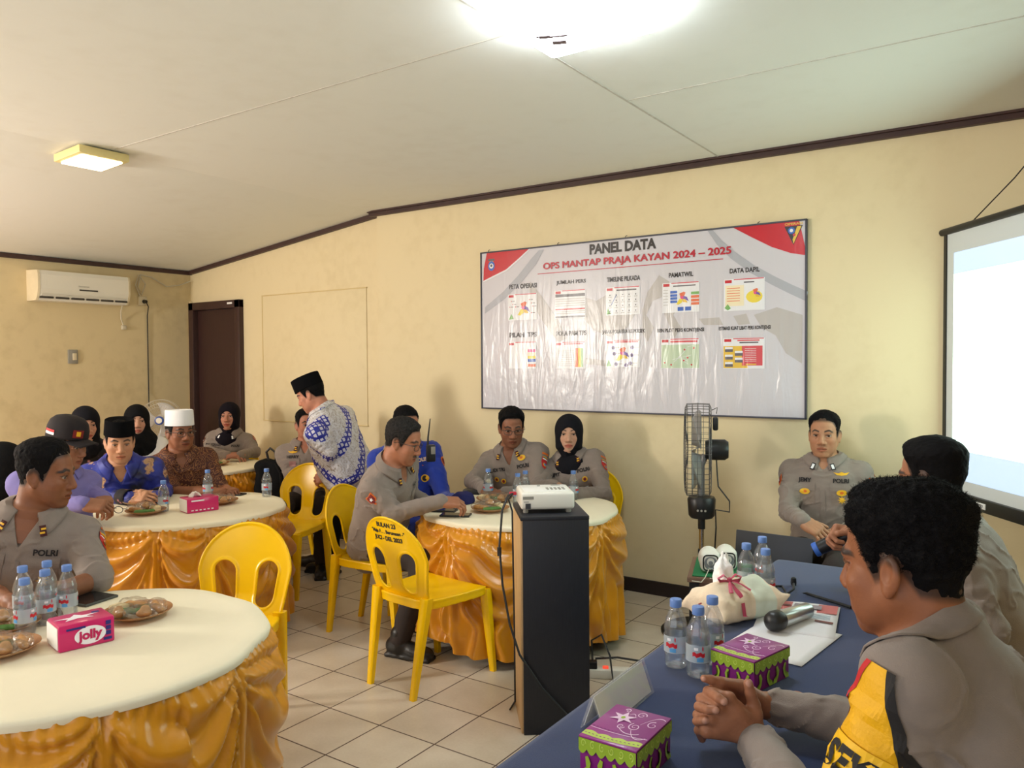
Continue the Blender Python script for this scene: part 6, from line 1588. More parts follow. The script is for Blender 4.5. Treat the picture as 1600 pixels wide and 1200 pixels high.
mb = MB(); mb.lathe([(.0240, .0), (.0285, -.008), (.0295, -.030), (.0260, -.044), (.016, -.052), (.001, -.054)], n=28, R=Rm, c=tuple(-dm*.052)); mb.build('head', BLACK_PL, mc)
mb = MB(); a_ = at_z(1260, 930, ZH); b_ = at_z(1330, 952, ZH); mb.tube([(a_[0], a_[1], ZH+.006), (b_[0], b_[1], ZH+.006)], [.005, .005], 8); mb.tube([(a_[0]-.012, a_[1]-.004, ZH+.006), (a_[0], a_[1], ZH+.006)], [.001, .004], 8)
tag(mb.build('pen', BLACK_PL), 'black pen lying behind the booklet on the navy table', 'pen')
mb = MB(); e = [at_z(x, y, ZH) for x, y in ((1215, 950), (1228, 935), (1222, 920), (1210, 925), (1222, 938), (1240, 930), (1240, 915))]
mb.tube([(p[0], p[1], ZH+.008+.012*(k % 2)) for k, p in enumerate(e)], .004, 6); mb.lathe([(.009, -.008), (.010, .0), (.009, .016), (.003, .02)], (e[-1][0], e[-1][1], ZH+.010), 12); mb.lathe([(.009, -.008), (.010, .0), (.009, .014)], (e[3][0], e[3][1], ZH+.010), 12)
tag(mb.build('charger_cable', BLACK_CABLE), 'short coiled black cable with plug beside the water bottles', 'cable')
# white fan and black bag far back
wf = thing('white_fan', 'white round fan with a blue hub at the left wall behind the white cap', 'fan', (-4.42, 1.76, 0), math.atan2(-.70, .72)-math.pi/2)
zc = 1.015; G = MB(); FW_ = mat('pale_wire', srgb(198, 190, 176), .4)
for k in range(40): a = 2*math.pi*k/40; G.tube([(.03*math.cos(a), .075, zc+.03*math.sin(a)), (.12*math.cos(a), .070, zc+.12*math.sin(a)), (.185*math.cos(a), .03, zc+.185*math.sin(a)), (.185*math.cos(a), -.03, zc+.185*math.sin(a)), (.06*math.cos(a), -.06, zc+.06*math.sin(a))], .0014, 4, cap=False)
for r, y in ((.187, .03), (.187, -.03), (.12, .07), (.15, .055)): G.tube([(r*math.cos(2*math.pi*k/40), y, zc+r*math.sin(2*math.pi*k/40)) for k in range(41)], .002, 4, cap=False)
G.build('grille', FW_, wf)
mb = MB()
for k in range(3):
    a0 = 2.094*k; mb.grid(lambda u, v, a0=a0: ((.03+.13*v)*math.cos(a0+(u-.5)*(1.0+.5*v)), .012*(u-.5)*2, zc+(.03+.13*v)*math.sin(a0+(u-.5)*(1.0+.5*v))), 8, 6)
o = mb.build('blades', mat('pale_blades', srgb(190, 188, 186), .3), wf); o.modifiers.new('thick', 'SOLIDIFY').thickness = .003
R = Matrix.Rotation(-math.pi/2, 3, 'X'); mb = MB(); mb.lathe([(.040, 0), (.040, .012), (.030, .015)], (0, .068, zc), 24, R=R); hb = mb.build('hub', mat('blue_hub', srgb(48, 76, 150), .35), wf)
mb = MB(); mb.lathe([(.026, .0), (.026, .004), (.001, .005)], (0, .083, zc), 20, R=R); mb.build('hub_badge', WHITE_PL, hb)
mb = MB(); mb.lathe([(.05, -.14), (.055, -.05), (.04, .02)], (0, 0, zc), 20, R=R); mb.build('motor', WHITE_PL, wf)
mb = MB(); mb.cyl((0, -.06, .03), (0, -.06, zc), .016); mb.build('pole', WHITE_PL, wf); mb = MB(); mb.lathe([(.19, 0), (.19, .015), (.03, .04)], (0, -.06, 0), 28); mb.build('base', WHITE_PL, wf)
F = Field((-.17, -.12, -.01), (.17, .12, .42), .008); F.rbox((0, 0, .17), (.13, .085, .17), .06); F.ell((0, .07, .13), (.10, .05, .10), k=.03); F.ev(lambda x, y, z: vnoise(x/.06, y/.06, z/.06)*.012, op='disp'); V, Q = F.mesh()
bg = thing('bag', 'black bag with a raised handle on a chair left of the bending man', 'bag', (-2.66, 1.60, .44), .5); link('body', np_mesh('body', V, Q), BLACK_CLOTH if 'BLACK_CLOTH' in globals() else BLACK_PL, bg)
mb = MB(); mb.tube([(-.03, 0, .32), (-.05, 0, .40), (-.02, 0, .43), (.02, 0, .40), (.03, 0, .32)], .010, 8); mb.build('handle', BLACK_PL, bg)
mb = MB(); mb.tube([(.05, -.07, .32), (.10, -.10, .25), (.11, -.10, .10), (.08, -.09, .02)], .012, 8, flat=.3); mb.build('strap', BLACK_PL, bg)
chair('yellow plastic chair carrying the black bag', (-2.66, 1.60), (-.7, -.4))

# ------------------------------------------------------------------ cloths with their own patterns
def pat_mat(name, build, rough=.7, bump=.2):
    m = bpy.data.materials.new(name); m.use_nodes = True; nt = m.node_tree; b = nt.nodes['Principled BSDF']
    tc = _n(nt, 'ShaderNodeTexCoord'); c = build(nt, tc.outputs['Object']); nt.links.new(c, b.inputs['Base Color']); b.inputs['Roughness'].default_value = rough
    return m
def ramp(nt, src, stops, interp='LINEAR'):
    r = _n(nt, 'ShaderNodeValToRGB'); r.color_ramp.interpolation = interp; e = r.color_ramp.elements
    while len(e) < len(stops): e.new(.5)
    for q, (p, c) in zip(e, stops): q.position = p; q.color = rgba(c)
    nt.links.new(src, r.inputs[0]); return r.outputs[0]
def mixc(nt, fac, a, b):
    x = _n(nt, 'ShaderNodeMix', data_type='RGBA')
    if isinstance(fac, float): x.inputs[0].default_value = fac
    else: nt.links.new(fac, x.inputs[0])
    for s, v in ((6, a), (7, b)):
        if isinstance(v, tuple): x.inputs[s].default_value = rgba(v)
        else: nt.links.new(v, x.inputs[s])
    return x.outputs[2]
def mapping(nt, vec, scale, rot=(0, 0, 0)):
    mp = _n(nt, 'ShaderNodeMapping'); mp.inputs['Scale'].default_value = scale; mp.inputs['Rotation'].default_value = rot; nt.links.new(vec, mp.inputs['Vector']); return mp.outputs[0]
def b_blue_white(nt, v):
    v2 = mapping(nt, v, (1, 1, 1), (.0, .75, .6))
    w = _n(nt, 'ShaderNodeTexWave', Scale=2.5, Distortion=.5, bands_direction='X'); nt.links.new(v2, w.inputs['Vector'])
    band = ramp(nt, w.outputs['Fac'], [(.0, (0, 0, 0)), (.60, (0, 0, 0)), (.64, (1, 1, 1))], 'CONSTANT')
    vo = _n(nt, 'ShaderNodeTexVoronoi', Scale=34.0, distance='CHEBYCHEV'); vo.inputs['Randomness'].default_value = .12; nt.links.new(v2, vo.inputs['Vector'])
    lat = ramp(nt, vo.outputs['Distance'], [(0, srgb(206, 206, 220)), (.30, srgb(206, 206, 220)), (.34, srgb(30, 40, 150))], 'CONSTANT')
    ns = _n(nt, 'ShaderNodeTexNoise', Scale=26.0, Detail=4.0, Distortion=1.5); nt.links.new(v, ns.inputs['Vector'])
    pale = ramp(nt, ns.outputs['Fac'], [(.30, srgb(150, 138, 128)), (.42, srgb(200, 196, 196)), (.52, srgb(222, 222, 228)), (.60, srgb(176, 166, 160)), (.7, srgb(216, 216, 222))])
    return mixc(nt, band, pale, lat)
def b_blue(nt, v):
    ns = _n(nt, 'ShaderNodeTexNoise', Scale=7.0, Detail=3.0); nt.links.new(v, ns.inputs['Vector'])
    base = ramp(nt, ns.outputs['Fac'], [(.36, srgb(40, 42, 62)), (.46, srgb(26, 36, 118)), (.60, srgb(44, 58, 160)), (.70, srgb(58, 52, 60))])
    vo = _n(nt, 'ShaderNodeTexVoronoi', Scale=8.5, feature='F1'); n2 = _n(nt, 'ShaderNodeTexNoise', Scale=22.0, Detail=2.0); nt.links.new(v, n2.inputs['Vector'])
    ad = _n(nt, 'ShaderNodeVectorMath', operation='MULTIPLY_ADD'); ad.inputs[1].default_value = (.10, .10, .10); nt.links.new(n2.outputs['Color'], ad.inputs[0]); nt.links.new(v, ad.inputs[2]); nt.links.new(ad.outputs[0], vo.inputs['Vector'])
    fl = ramp(nt, vo.outputs['Distance'], [(.0, (1, 1, 1)), (.20, (1, 1, 1)), (.23, (0, 0, 0)), (.25, (.9, .9, .9)), (.265, (0, 0, 0))], 'CONSTANT')
    flc = ramp(nt, vo.outputs['Distance'], [(.0, srgb(214, 186, 150)), (.08, srgb(120, 70, 60)), (.16, srgb(190, 150, 110))])
    return mixc(nt, fl, base, flc)
def b_brown(nt, v):
    n2 = _n(nt, 'ShaderNodeTexNoise', Scale=12.0, Detail=2.0); nt.links.new(v, n2.inputs['Vector'])
    ad = _n(nt, 'ShaderNodeVectorMath', operation='MULTIPLY_ADD'); ad.inputs[1].default_value = (.09, .09, .09); nt.links.new(n2.outputs['Color'], ad.inputs[0]); nt.links.new(v, ad.inputs[2])
    vo = _n(nt, 'ShaderNodeTexVoronoi', Scale=26.0); nt.links.new(ad.outputs[0], vo.inputs['Vector'])
    mu = _n(nt, 'ShaderNodeMath', operation='MULTIPLY'); mu.inputs[1].default_value = 22.0; nt.links.new(vo.outputs['Distance'], mu.inputs[0]); si = _n(nt, 'ShaderNodeMath', operation='SINE'); nt.links.new(mu.outputs[0], si.inputs[0])
    return ramp(nt, si.outputs[0], [(.30, srgb(74, 32, 20)), (.62, srgb(112, 50, 28)), (.78, srgb(196, 150, 84)), (.92, srgb(120, 62, 36))])
def b_flower(nt, v):
    vo = _n(nt, 'ShaderNodeTexVoronoi', Scale=22.0); nt.links.new(v, vo.inputs['Vector'])
    return ramp(nt, vo.outputs['Distance'], [(.0, srgb(220, 200, 190)), (.14, srgb(170, 110, 110)), (.30, srgb(30, 18, 22)), (.5, srgb(16, 12, 15))])
BATIK_BW = pat_mat('blue_white_batik', b_blue_white, .45); BATIK_BL = pat_mat('blue_batik', b_blue, .55); BATIK_BR = pat_mat('brown_batik', b_brown, .65); FLOWER = pat_mat('dark_floral_cloth', b_flower, .8)
PURPLE = mat('lilac_shirt_cloth', srgb(120, 112, 172), .8, var=.06, var_scale=14, bump=.2, bump_scale=300); ROYAL = mat('royal_blue_uniform_cloth', srgb(16, 48, 150), .8, bump=.25, bump_scale=300, sheen=.2)
GREYHIJ = mat('charcoal_hijab_cloth', srgb(24, 24, 29), .9, spec=.15, bump=.2, bump_scale=300); BROWNHIJ = mat('dark_plum_hijab_cloth', srgb(22, 18, 26), .9, spec=.15)
INK_ = mat('black_embroidery', (.012, .010, .012), .8); GOLD = mat('gold_embroidery', srgb(226, 172, 30), .55); MAROON = mat('maroon_patch', srgb(120, 26, 26), .7); REDP = mat('red_patch', srgb(196, 36, 40), .65); SILV = mat('white_metal_pin', srgb(225, 225, 225), .3, metal=.4); ORNG = mat('orange_patch', srgb(214, 104, 30), .65); BLUEP = mat('blue_patch', srgb(60, 110, 180), .65); WHTP = mat('white_patch', srgb(230, 230, 232), .7)
UNI_SEAM = mat('uniform_pocket_cloth', srgb(130, 115, 104), .8, bump=.25, bump_scale=420)
r_ = np.array([.826, .564, 0]); f_ = np.array([-.564, .825, 0]); up_ = np.array([0, 0, 1.0])
def D_(r=0, f=0, z=0): v = r_*r+f_*f+up_*z; return v/np.linalg.norm(v)

def pocket(P, lx, t, m=None, w=.098, h=.110):
    fl = decal(P, 'pocket', (rect2d(w, h, 8, 8)), chest(P, lx, t), -(P.tf+P.tl*lx*2), P.ax, m or UNI_SEAM, lift=.0018)
    decal(P, 'pocket_flap', rect2d(w+.006, .040, 8, 4), chest(P, lx, t)+P.ax*.040, -(P.tf+P.tl*lx*2), P.ax, m or UNI, lift=.0042, parent=fl)
    return fl
def uniform(P, name=None, pins='bars', sleeve_l='unit', sleeve_r='shield', star=True, letters=INK_, m=UNI, ts=1.0, badges=(), tcol=.80):
    t0 = tcol
    pocket(P, .088, t0-.17, None if m is UNI else m); pocket(P, -.088, t0-.17, None if m is UNI else m)
    if name: chest_decal(P, 'name_letters', text2d(name, .030*ts, .035), -.090, t0-.02, letters, lift=.0065)
    chest_decal(P, 'letters', text2d('POLRI', .030*ts, .035), .090, t0-.02, letters, lift=.0065)
    decal(P, 'placket', rect2d(.026, .34, 2, 16), chest(P, .0, t0-.42), -P.tf, P.ax, m, lift=.0025)
    if star: 
        o = chest_decal(P, 'star_badge', star2d(.023, .010, 8), .092, t0-.22, GOLD, lift=.0060)
    for kind, lx, t in badges:
        if kind == 'wings':
            o = chest_decal(P, 'wing_badge', poly2d([(-.040, .007), (-.016, .003), (0, .009), (.016, .003), (.040, .007), (.024, -.006), (0, -.010), (-.024, -.006)]), lx, t, GOLD, lift=.004)
        elif kind == 'oval':
            o = chest_decal(P, 'oval_badge', disc2d(.026, 18, .016), lx, t, GOLD, lift=.0062); decal(P, 'badge_centre', disc2d(.010, 12, .007), chest(P, lx, t), -(P.tf+P.tl*lx*2), P.ax, ORNG, lift=.0072, parent=o)
        elif kind == 'round':
            o = chest_decal(P, 'round_badge', disc2d(.017, 18), lx, t, GOLD, lift=.0062); decal(P, 'badge_centre', disc2d(.010, 14), chest(P, lx, t), -(P.tf+P.tl*lx*2), P.ax, MAROON, lift=.0072, parent=o)
        elif kind == 'pin': chest_decal(P, 'pin_badge', poly2d([(-.012, .006), (.014, .010), (.012, -.010), (-.014, -.006)]), lx, t, SILV, lift=.0062)
        elif kind == 'tag': chest_decal(P, 'name_tag', rect2d(.052, .040, 4, 3), lx, t, mat('mauve_tag', srgb(150, 106, 100), .6), lift=.0062)
    for s, kind in ((1, sleeve_l), (-1, sleeve_r)):
        if s not in P.arm or not kind: continue
        if kind == 'unit':
            o = sleeve_decal(P, 'unit_patch', poly2d([(-.024, .030), (.024, .030), (.026, -.005), (.016, -.040), (0, -.050), (-.016, -.040), (-.026, -.005)]), s, .32, REDP, ang=.55, lift=.003)
            sleeve_decal(P, 'patch_emblem', disc2d(.013, 14), s, .40, GOLD, ang=.55, lift=.005, parent=o); sleeve_decal(P, 'patch_emblem', disc2d(.009, 12), s, .40, BLUEP, ang=.55, lift=.006, parent=o)
            sleeve_decal(P, 'patch_arc', rect2d(.050, .014, 6, 2), s, .13, ORNG, ang=.55, lift=.004, parent=o)
            for q in (.22, .27): sleeve_decal(P, 'patch_stripe', rect2d(.044, .006, 5, 1), s, q, WHTP if q > .25 else GOLD, ang=.55, lift=.005, parent=o)
        elif kind == 'shield':
            o = sleeve_decal(P, 'sleeve_badge', poly2d([(-.026, .030), (.026, .030), (.024, -.010), (0, -.036), (-.024, -.010)]), s, .30, ORNG, ang=.5, lift=.003)
            sleeve_decal(P, 'badge_field', poly2d([(-.020, .023), (.020, .023), (.018, -.008), (0, -.028), (-.018, -.008)]), s, .30, MAROON, ang=.5, lift=.0045, parent=o); sleeve_decal(P, 'badge_emblem', star2d(.012, .006, 5), s, .30, WHTP, ang=.5, lift=.006, parent=o)
        elif kind == 'white':
            o = sleeve_decal(P, 'sleeve_badge', disc2d(.026, 18), s, .28, BLUEP, ang=.5, lift=.003); sleeve_decal(P, 'badge_field', disc2d(.020, 16), s, .28, WHTP, ang=.5, lift=.0045, parent=o)
def tabs(P, kind='bars', lx=.062, dz=-.012):
    """rank tabs on the two collar points"""
    cbv = BVHTree.FromPolygons([tuple(p) for p in P.shV], [tuple(q) for q in P.shQ.tolist()])
    for s in (1, -1):
        o_ = P.N+P.tl*s*lx+P.tf*.16+P.ax*dz
        sp = s*.35
        b = decal(P, 'collar_tab', rect2d(.021, .040, 3, 4), o_, -(P.tf+P.ax*.45), P.ax, mat('maroon_collar_tab', srgb(64, 16, 20), .7) if kind == 'bars' else INK_, lift=.013, bvh=cbv, spin=sp)
        if kind == 'bars':
            for q in (-.008, .008): decal(P, 'gold_bar', rect2d(.016, .007, 2, 1), o_+P.ax*q, -(P.tf+P.ax*.45), P.ax, GOLD, lift=.0145, bvh=cbv, spin=sp, parent=b)
        elif kind == 'white': decal(P, 'white_bar', rect2d(.013, .028, 2, 2), o_, -(P.tf+P.ax*.45), P.ax, WHTP, lift=.0145, bvh=cbv, spin=sp, parent=b)
def shoulder_straps(P, m=UNI):
    for s in (1, -1):
        a = P.N+P.tl*s*.075; d = P.sh[s]-a
        decal(P, 'shoulder_strap', rect2d(.115, .040, 8, 3), (P.N+P.sh[s])*.5+P.tl*s*.03+P.ax*.12, -P.ax, P.tf, m, lift=.0035)
def seat_for(P, label):
    return chair(label, P.pel[:2]+P.bf[:2]*.055, P.bf[:2])

# ------------------------------------------------------------------ the people
TZ = ZT
# officer by the wall at the right, hands in his lap
P = person('officer in grey uniform seated against the wall right of the panel, hands in lap', at(1288, 679, 4.25), D_(-.50, -.86, -.02), (1.325, 2.10, .50), (.10, -1),
    arms={-1: dict(wrist=at(1256, 814, 3.92), elbow=at(1232, 800, 4.22), fdir=D_(.6, -.55, -.45), back=D_(-.2, -.5, .8), curl=(20, 25, 15), thumb=(40, 5)),
          1: dict(wrist=at(1322, 830, 3.98), elbow=at(1368, 800, 4.2), fdir=D_(-.9, -.2, -.25), back=D_(.0, -.5, .85), curl=(25, 30, 15))},
    hres=.0025, sres=.0055, w=1.04, skin=srgb(176, 126, 94), hk=dict(hair_t=(.016, .003), gaze=(.0028, .0), round_=.5, moust=.25, fade=.06, seed=3), vneck=.03, knees={1: (1.47, 1.66, .50), -1: (1.20, 1.66, .50)})
collar(P, UNI, open_deg=14, point=.040); uniform(P, 'JEMY', badges=(('oval', -.088, .66), ('wings', .095, .855), ('oval', .092, .655))); tabs(P, 'white', .050); seat_for(P, 'yellow plastic chair under the officer seated against the wall')
# policewoman in charcoal hijab
P = person('policewoman in charcoal hijab and grey uniform leaning on the table beside the projector', at(889, 677, 5.02), D_(-.10, -.98, -.02), (-.14, 2.05, .48), (.30, -.95),
    arms={-1: dict(wrist=at(866, 758, 4.76), elbow=at(838, 762, 4.86), fdir=D_(.2, -.5, -.1), back=D_(-.2, -.3, .9), curl=(30, 40, 20)), 1: dict(wrist=at(884, 772, 4.66), elbow=at(944, 772, 4.80), fdir=D_(-1, -.1, -.05), back=D_(0, -.4, .9), curl=(20, 25, 15))},
    hres=.0028, sres=.006, fem=True, hair='none', skin=srgb(190, 146, 120), hk=dict(brow=.9, round_=.4), undershirt=GREYHIJ, vneck=.10, shoulders={1: (.0, 0, .01)}, knees={1: (.0, 1.66, .50), -1: (-.17, 1.62, .50)})
hijab(P, GREYHIJ, drape=0); collar(P, UNI, open_deg=30, point=.04); uniform(P, 'PIPIT', sleeve_r='white', star=False, badges=(('round', .088, .665), ('pin', .085, .545))); tabs(P, 'bars', .068)
seat_for(P, 'yellow plastic chair under the policewoman beside the projector')
# officer with glasses facing the camera
P = person('officer with glasses in grey uniform seated under the left end of the panel', at(799, 668, 5.05), D_(.12, -.95, -.22), (-.50, 1.95, .48), (.25, -.97),
    arms={-1: dict(wrist=at(757, 764, 4.82), elbow=at(738, 752, 5.0), fdir=D_(.5, -.6, -.15), back=D_(-.1, -.3, .9), curl=(25, 30, 20)), 1: dict(wrist=at(788, 770, 4.75), elbow=at(838, 768, 4.9), fdir=D_(-.8, -.4, -.1), back=D_(.1, -.3, .9), curl=(25, 35, 20))},
    legs_to=TD_C, hres=.0028, sres=.006, w=1.03, skin=srgb(140, 92, 68), hk=dict(hair_t=(.020, .006), stub=.4, seed=8), vneck=.085)
glasses(P); collar(P, UNI, open_deg=28); uniform(P, 'BUDI TRI', star=False, badges=(('round', -.105, .665), ('round', -.058, .635), ('oval', .09, .875), ('pin', .088, .635))); tabs(P, 'bars', .066)
seat_for(P, 'yellow plastic chair under the officer with glasses below the panel')
# man in royal blue with a radio on his shoulder
P = person('balding man in royal blue uniform with a two-way radio on his chest', at(634, 664, 4.97), D_(.45, -.85, -.25), (-1.06, 1.42, .48), D_(.30, -.95)[:2],
    arms={1: dict(wrist=at(712, 783, 4.62), elbow=at(694, 780, 4.9), fdir=D_(.9, -.3, -.1), back=D_(0, -.2, 1)), -1: dict(wrist=at(640, 790, 4.70), elbow=at(590, 790, 4.9), fdir=D_(.8, -.4, 0))},
    legs_to=TD_C, hres=.0030, sres=.0065, shirt=ROYAL, trousers=ROYAL, w=1.04, skin=srgb(178, 118, 88), hk=dict(hair_t=(.007, .003), seed=4), vneck=.05)
collar(P, ROYAL, open_deg=20)
pocket(P, .09, .62, ROYAL); o = chest_decal(P, 'letters', text2d('POLISI', .030, .04), .085, .80, mat('cream_embroidery', srgb(240, 200, 160), .7), lift=.003)
o = chest_decal(P, 'flower_badge', star2d(.024, .014, 5), .085, .70, ORNG, lift=.003); o = chest_decal(P, 'ring_badge', disc2d(.024, 20), .085, .585, GOLD, lift=.006); chest_decal(P, 'ring_centre', disc2d(.017, 18), .085, .585, INK_, lift=.007, parent=o)
sleeve_decal(P, 'sleeve_badge', disc2d(.026, 16, .034), 1, .30, ORNG, ang=.6, lift=.003); sleeve_decal(P, 'sleeve_badge', disc2d(.016, 16, .022), 1, .30, MAROON, ang=.6, lift=.0045)
rp = np.array(at(673, 708, 4.80)); rt = thing('two_way_radio', 'black two-way radio with a long antenna clipped to the man in royal blue', 'radio', tuple(rp), math.atan2(P.bf[1], P.bf[0])+math.pi/2)
mb = MB(); mb.box((0, 0, 0), (.056, .034, .105), bev=.008); mb.build('body', BLACK_PL, rt); mb = MB(); mb.tube([(-.018, 0, .05), (-.015, 0, .10), (.0, .005, .21)], [.007, .0055, .003], 8); mb.build('antenna', BLACK_PL, rt); mb = MB(); mb.box((.012, -.018, .018), (.026, .004, .045), bev=.001); mb.build('display', GREY_PL, rt)
seat_for(P, 'yellow plastic chair under the man in royal blue')
# older officer in profile with glasses and moustache
P = person('older officer with glasses and moustache in profile, reaching over the table', at(630, 690, 4.2), D_(.93, -.22, -.30), (-.87, .875, .50), (.987, .16),
    arms={-1: dict(wrist=at(690, 783, 4.08), elbow=at(616, 803, 4.08), fdir=D_(1, .15, -.12), back=D_(0, -.45, .9), curl=(35, 40, 25), thumb=(30, 15)), 1: dict(wrist=at(690, 798, 4.45), fdir=D_(1, 0, -.1), back=D_(0, 0, 1))},
    hres=.0026, sres=.0058, w=1.04, gut=.02, skin=srgb(168, 112, 84), hair_mat=HAIR_GREY, hk=dict(hair_t=(.017, .008), moust=1.0, stub=.3, round_=.2, seed=11), vneck=.06, hipdrop=.10,
    knees={1: at(672, 872, 4.45), -1: at(662, 880, 4.15)}, feet={1: at_z(650, 962, .085), -1: at_z(625, 1000, .085)}, hand_h=.0032)
glasses(P); collar(P, UNI, open_deg=22); uniform(P, None, star=False, sleeve_r='shield'); tabs(P, 'bars', .066); shoulder_straps(P)
# bending man in blue and white batik
P = person('man in blue and white batik shirt and black cap bending to shake hands', at(486, 616, 5.45), D_(-.90, .12, -.42), at(550, 742, 5.52), D_(-.95, .30)[:2], stand=True,
    arms={1: dict(wrist=at(510, 741, 5.42), elbow=at(516, 706, 5.28), fdir=D_(-.8, .3, -.45), back=D_(-.2, -.8, .4), curl=(30, 30, 20)), -1: dict(wrist=at(500, 736, 5.75), fdir=D_(-.8, .2, -.4))},
    hres=.0030, sres=.006, shirt=BATIK_BW, trousers=BLACK_CLOTH, w=1.20, gut=.05, skin=srgb(190, 130, 104), hk=dict(hair_t=(.010, .005), seed=2), vneck=.03, hipdrop=.22, shoulders={1: (.03, 0, -.03), -1: (.03, 0, -.03)}, feet={1: np.array(at_z(516, 878, .085)), -1: np.array(at_z(500, 868, .085))}, tres=.010)
kopiah(P, BLACK_VELVET, hgt=.085, tilt=.02, r=(.085, .105)); collar(P, BATIK_BW, open_deg=16)
# officer whose hand is being shaken
P = person('officer in grey uniform half hidden behind the bending man', at(479, 664, 6.0), D_(.50, -.85, .02), tuple(np.array(at(482, 800, 6.05))*[1, 1, 0]+[0, 0, .48]), D_(.15, -1)[:2],
    arms={-1: dict(wrist=at(487, 738, 5.85), elbow=at(452, 738, 5.95), fdir=D_(.8, -.4, -.1)), 1: dict(wrist=at(500, 740, 5.8), fdir=D_(.2, -.9, 0))},
    hres=.0034, sres=.007, skin=srgb(170, 112, 88), hk=dict(hair_t=(.014, .004), seed=6), vneck=.05)
collar(P, UNI, open_deg=20); uniform(P, 'HERRY', star=False, sleeve_l=None, sleeve_r=None, badges=(('wings', -.09, .86), ('tag', -.09, .665))); tabs(P, 'bars', .066); seat_for(P, 'yellow plastic chair under the officer half hidden by the bending man')
# policewoman at the back by the door
P = person('policewoman in dark hijab and grey uniform at the farthest table by the door', at(358, 650, 6.85), D_(.10, -.99, .0), tuple(np.array(at(358, 760, 6.95))*[1, 1, 0]+[0, 0, .48]), D_(0, -1)[:2],
    arms={-1: dict(wrist=at(356, 712, 6.55), elbow=at(326, 705, 6.75), fdir=D_(1, -.1, 0)), 1: dict(wrist=at(376, 711, 6.55), elbow=at(398, 706, 6.75), fdir=D_(-1, -.1, 0), back=D_(0, -.3, .9))},
    legs_to=TC_C, hres=.0034, sres=.007, fem=True, hair='none', skin=srgb(178, 122, 98), undershirt=BROWNHIJ, vneck=.085)
hijab(P, BROWNHIJ, drape=0); collar(P, UNI, open_deg=26); uniform(P, 'WAHYULIA', star=False, sleeve_r='shield', badges=(('round', .085, .60),), ts=.8); tabs(P, 'white', .06); seat_for(P, 'yellow plastic chair under the policewoman by the door')
# man in brown batik with white cap
P = person('man in brown batik shirt, glasses and tall white cap at the middle table', at(281, 675, 5.1), D_(.72, -.66, -.05), tuple(np.array(at(285, 820, 5.3))*[1, 1, 0]+[0, 0, .48]), D_(.55, -.8)[:2],
    arms={-1: dict(wrist=at(328, 769, 4.86), elbow=at(272, 768, 5.0), fdir=D_(1, -.1, -.05), back=D_(0, -.5, .8)), 1: dict(wrist=at(356, 765, 4.95), elbow=at(345, 768, 5.2), fdir=D_(.6, -.7, 0), back=D_(.2, -.3, .9), curl=(30, 40, 20))},
    legs_to=TB_C, hres=.0030, sres=.0065, sleeve=(-.12, -.12), shirt=BATIK_BR, trousers=BLACK_CLOTH, w=1.08, gut=.02, skin=srgb(142, 92, 66), hair_mat=HAIR_GREY, hk=dict(hair_t=(.012, .007), moust=.4, seed=5), vneck=.05)
kopiah(P, WHITE_CLOTH, hgt=.098, tilt=.06, r=(.086, .106), flare=-.03); glasses(P); collar(P, BATIK_BR, open_deg=20); seat_for(P, 'yellow plastic chair under the man in brown batik')
# man in blue batik with black cap
P = person('man in blue batik shirt and round black cap looking down at the middle table', at(187, 690, 4.65), D_(.50, -.84, -.18), tuple(np.array(at(200, 830, 5.0))*[1, 1, 0]+[0, 0, .48]), D_(.40, -.9)[:2],
    arms={-1: dict(wrist=at(206, 778, 4.55), elbow=at(152, 772, 4.72), fdir=D_(.95, -.2, .1), back=D_(-.1, -.6, .7), curl=(35, 40, 20)), 1: dict(wrist=at(243, 776, 4.60), elbow=at(256, 768, 4.85), fdir=D_(-.7, -.6, .25), back=D_(.4, -.4, .8), curl=(35, 45, 25))},
    legs_to=TB_C, hres=.0028, sres=.006, shirt=BATIK_BL, trousers=BLACK_CLOTH, w=1.06, skin=srgb(192, 142, 110), hk=dict(hair_t=(.010, .004), round_=.8, gaze=(0, -.005), seed=9), vneck=.055)
kopiah(P, BLACK_VELVET, hgt=.088, tilt=.05, r=(.085, .105), flare=-.06); collar(P, BATIK_BL, open_deg=24, point=.055)
for s in (1, -1):
    a = P.arm[s]; d = (a['wr']-a['el'])/np.linalg.norm(a['wr']-a['el']); e1 = np.cross(d, [0, 0, 1]); e1 /= np.linalg.norm(e1); e2 = np.cross(d, e1)
    mb = MB(); mb.grid(lambda u, v: tuple(a['wr']-d*(.10-.085*v)+(e1*math.cos(6.2832*u)+e2*math.sin(6.2832*u))*.0475-P.loc), 24, 3, wrap=True); o = mb.build('cuff', FLOWER, P.root); o.modifiers.new('thick', 'SOLIDIFY').thickness = .003
seat_for(P, 'yellow plastic chair under the man in blue batik')
# man with the dark peaked cap
P = person('man in lilac shirt and dark peaked cap with a red and white flag', at(104, 694, 4.0), D_(.96, -.12, -.22), tuple(np.array(at(75, 850, 3.95))*[1, 1, 0]+[0, 0, .48]), D_(.8, -.4)[:2],
    arms={-1: dict(wrist=at(132, 787, 3.72), elbow=at(88, 790, 3.80), fdir=D_(.9, .1, -.15), back=D_(-.2, -.5, .8), curl=(45, 50, 30)), 1: dict(wrist=at(162, 778, 4.02), elbow=at(128, 765, 4.15), fdir=D_(.5, -.8, -.1), back=D_(.2, -.2, .9), curl=(40, 45, 30))},
    legs_to=TB_C, hres=.0030, sres=.0065, shirt=PURPLE, trousers=BLACK_CLOTH, w=1.04, skin=srgb(150, 102, 76), hair_mat=HAIR_GREY, hk=dict(hair_t=(.010, .005), seed=7), vneck=.03)
collar(P, PURPLE, open_deg=18)
CAPM = mat('dark_brown_cap_cloth', srgb(30, 24, 27), .85, bump=.2, bump_scale=250)
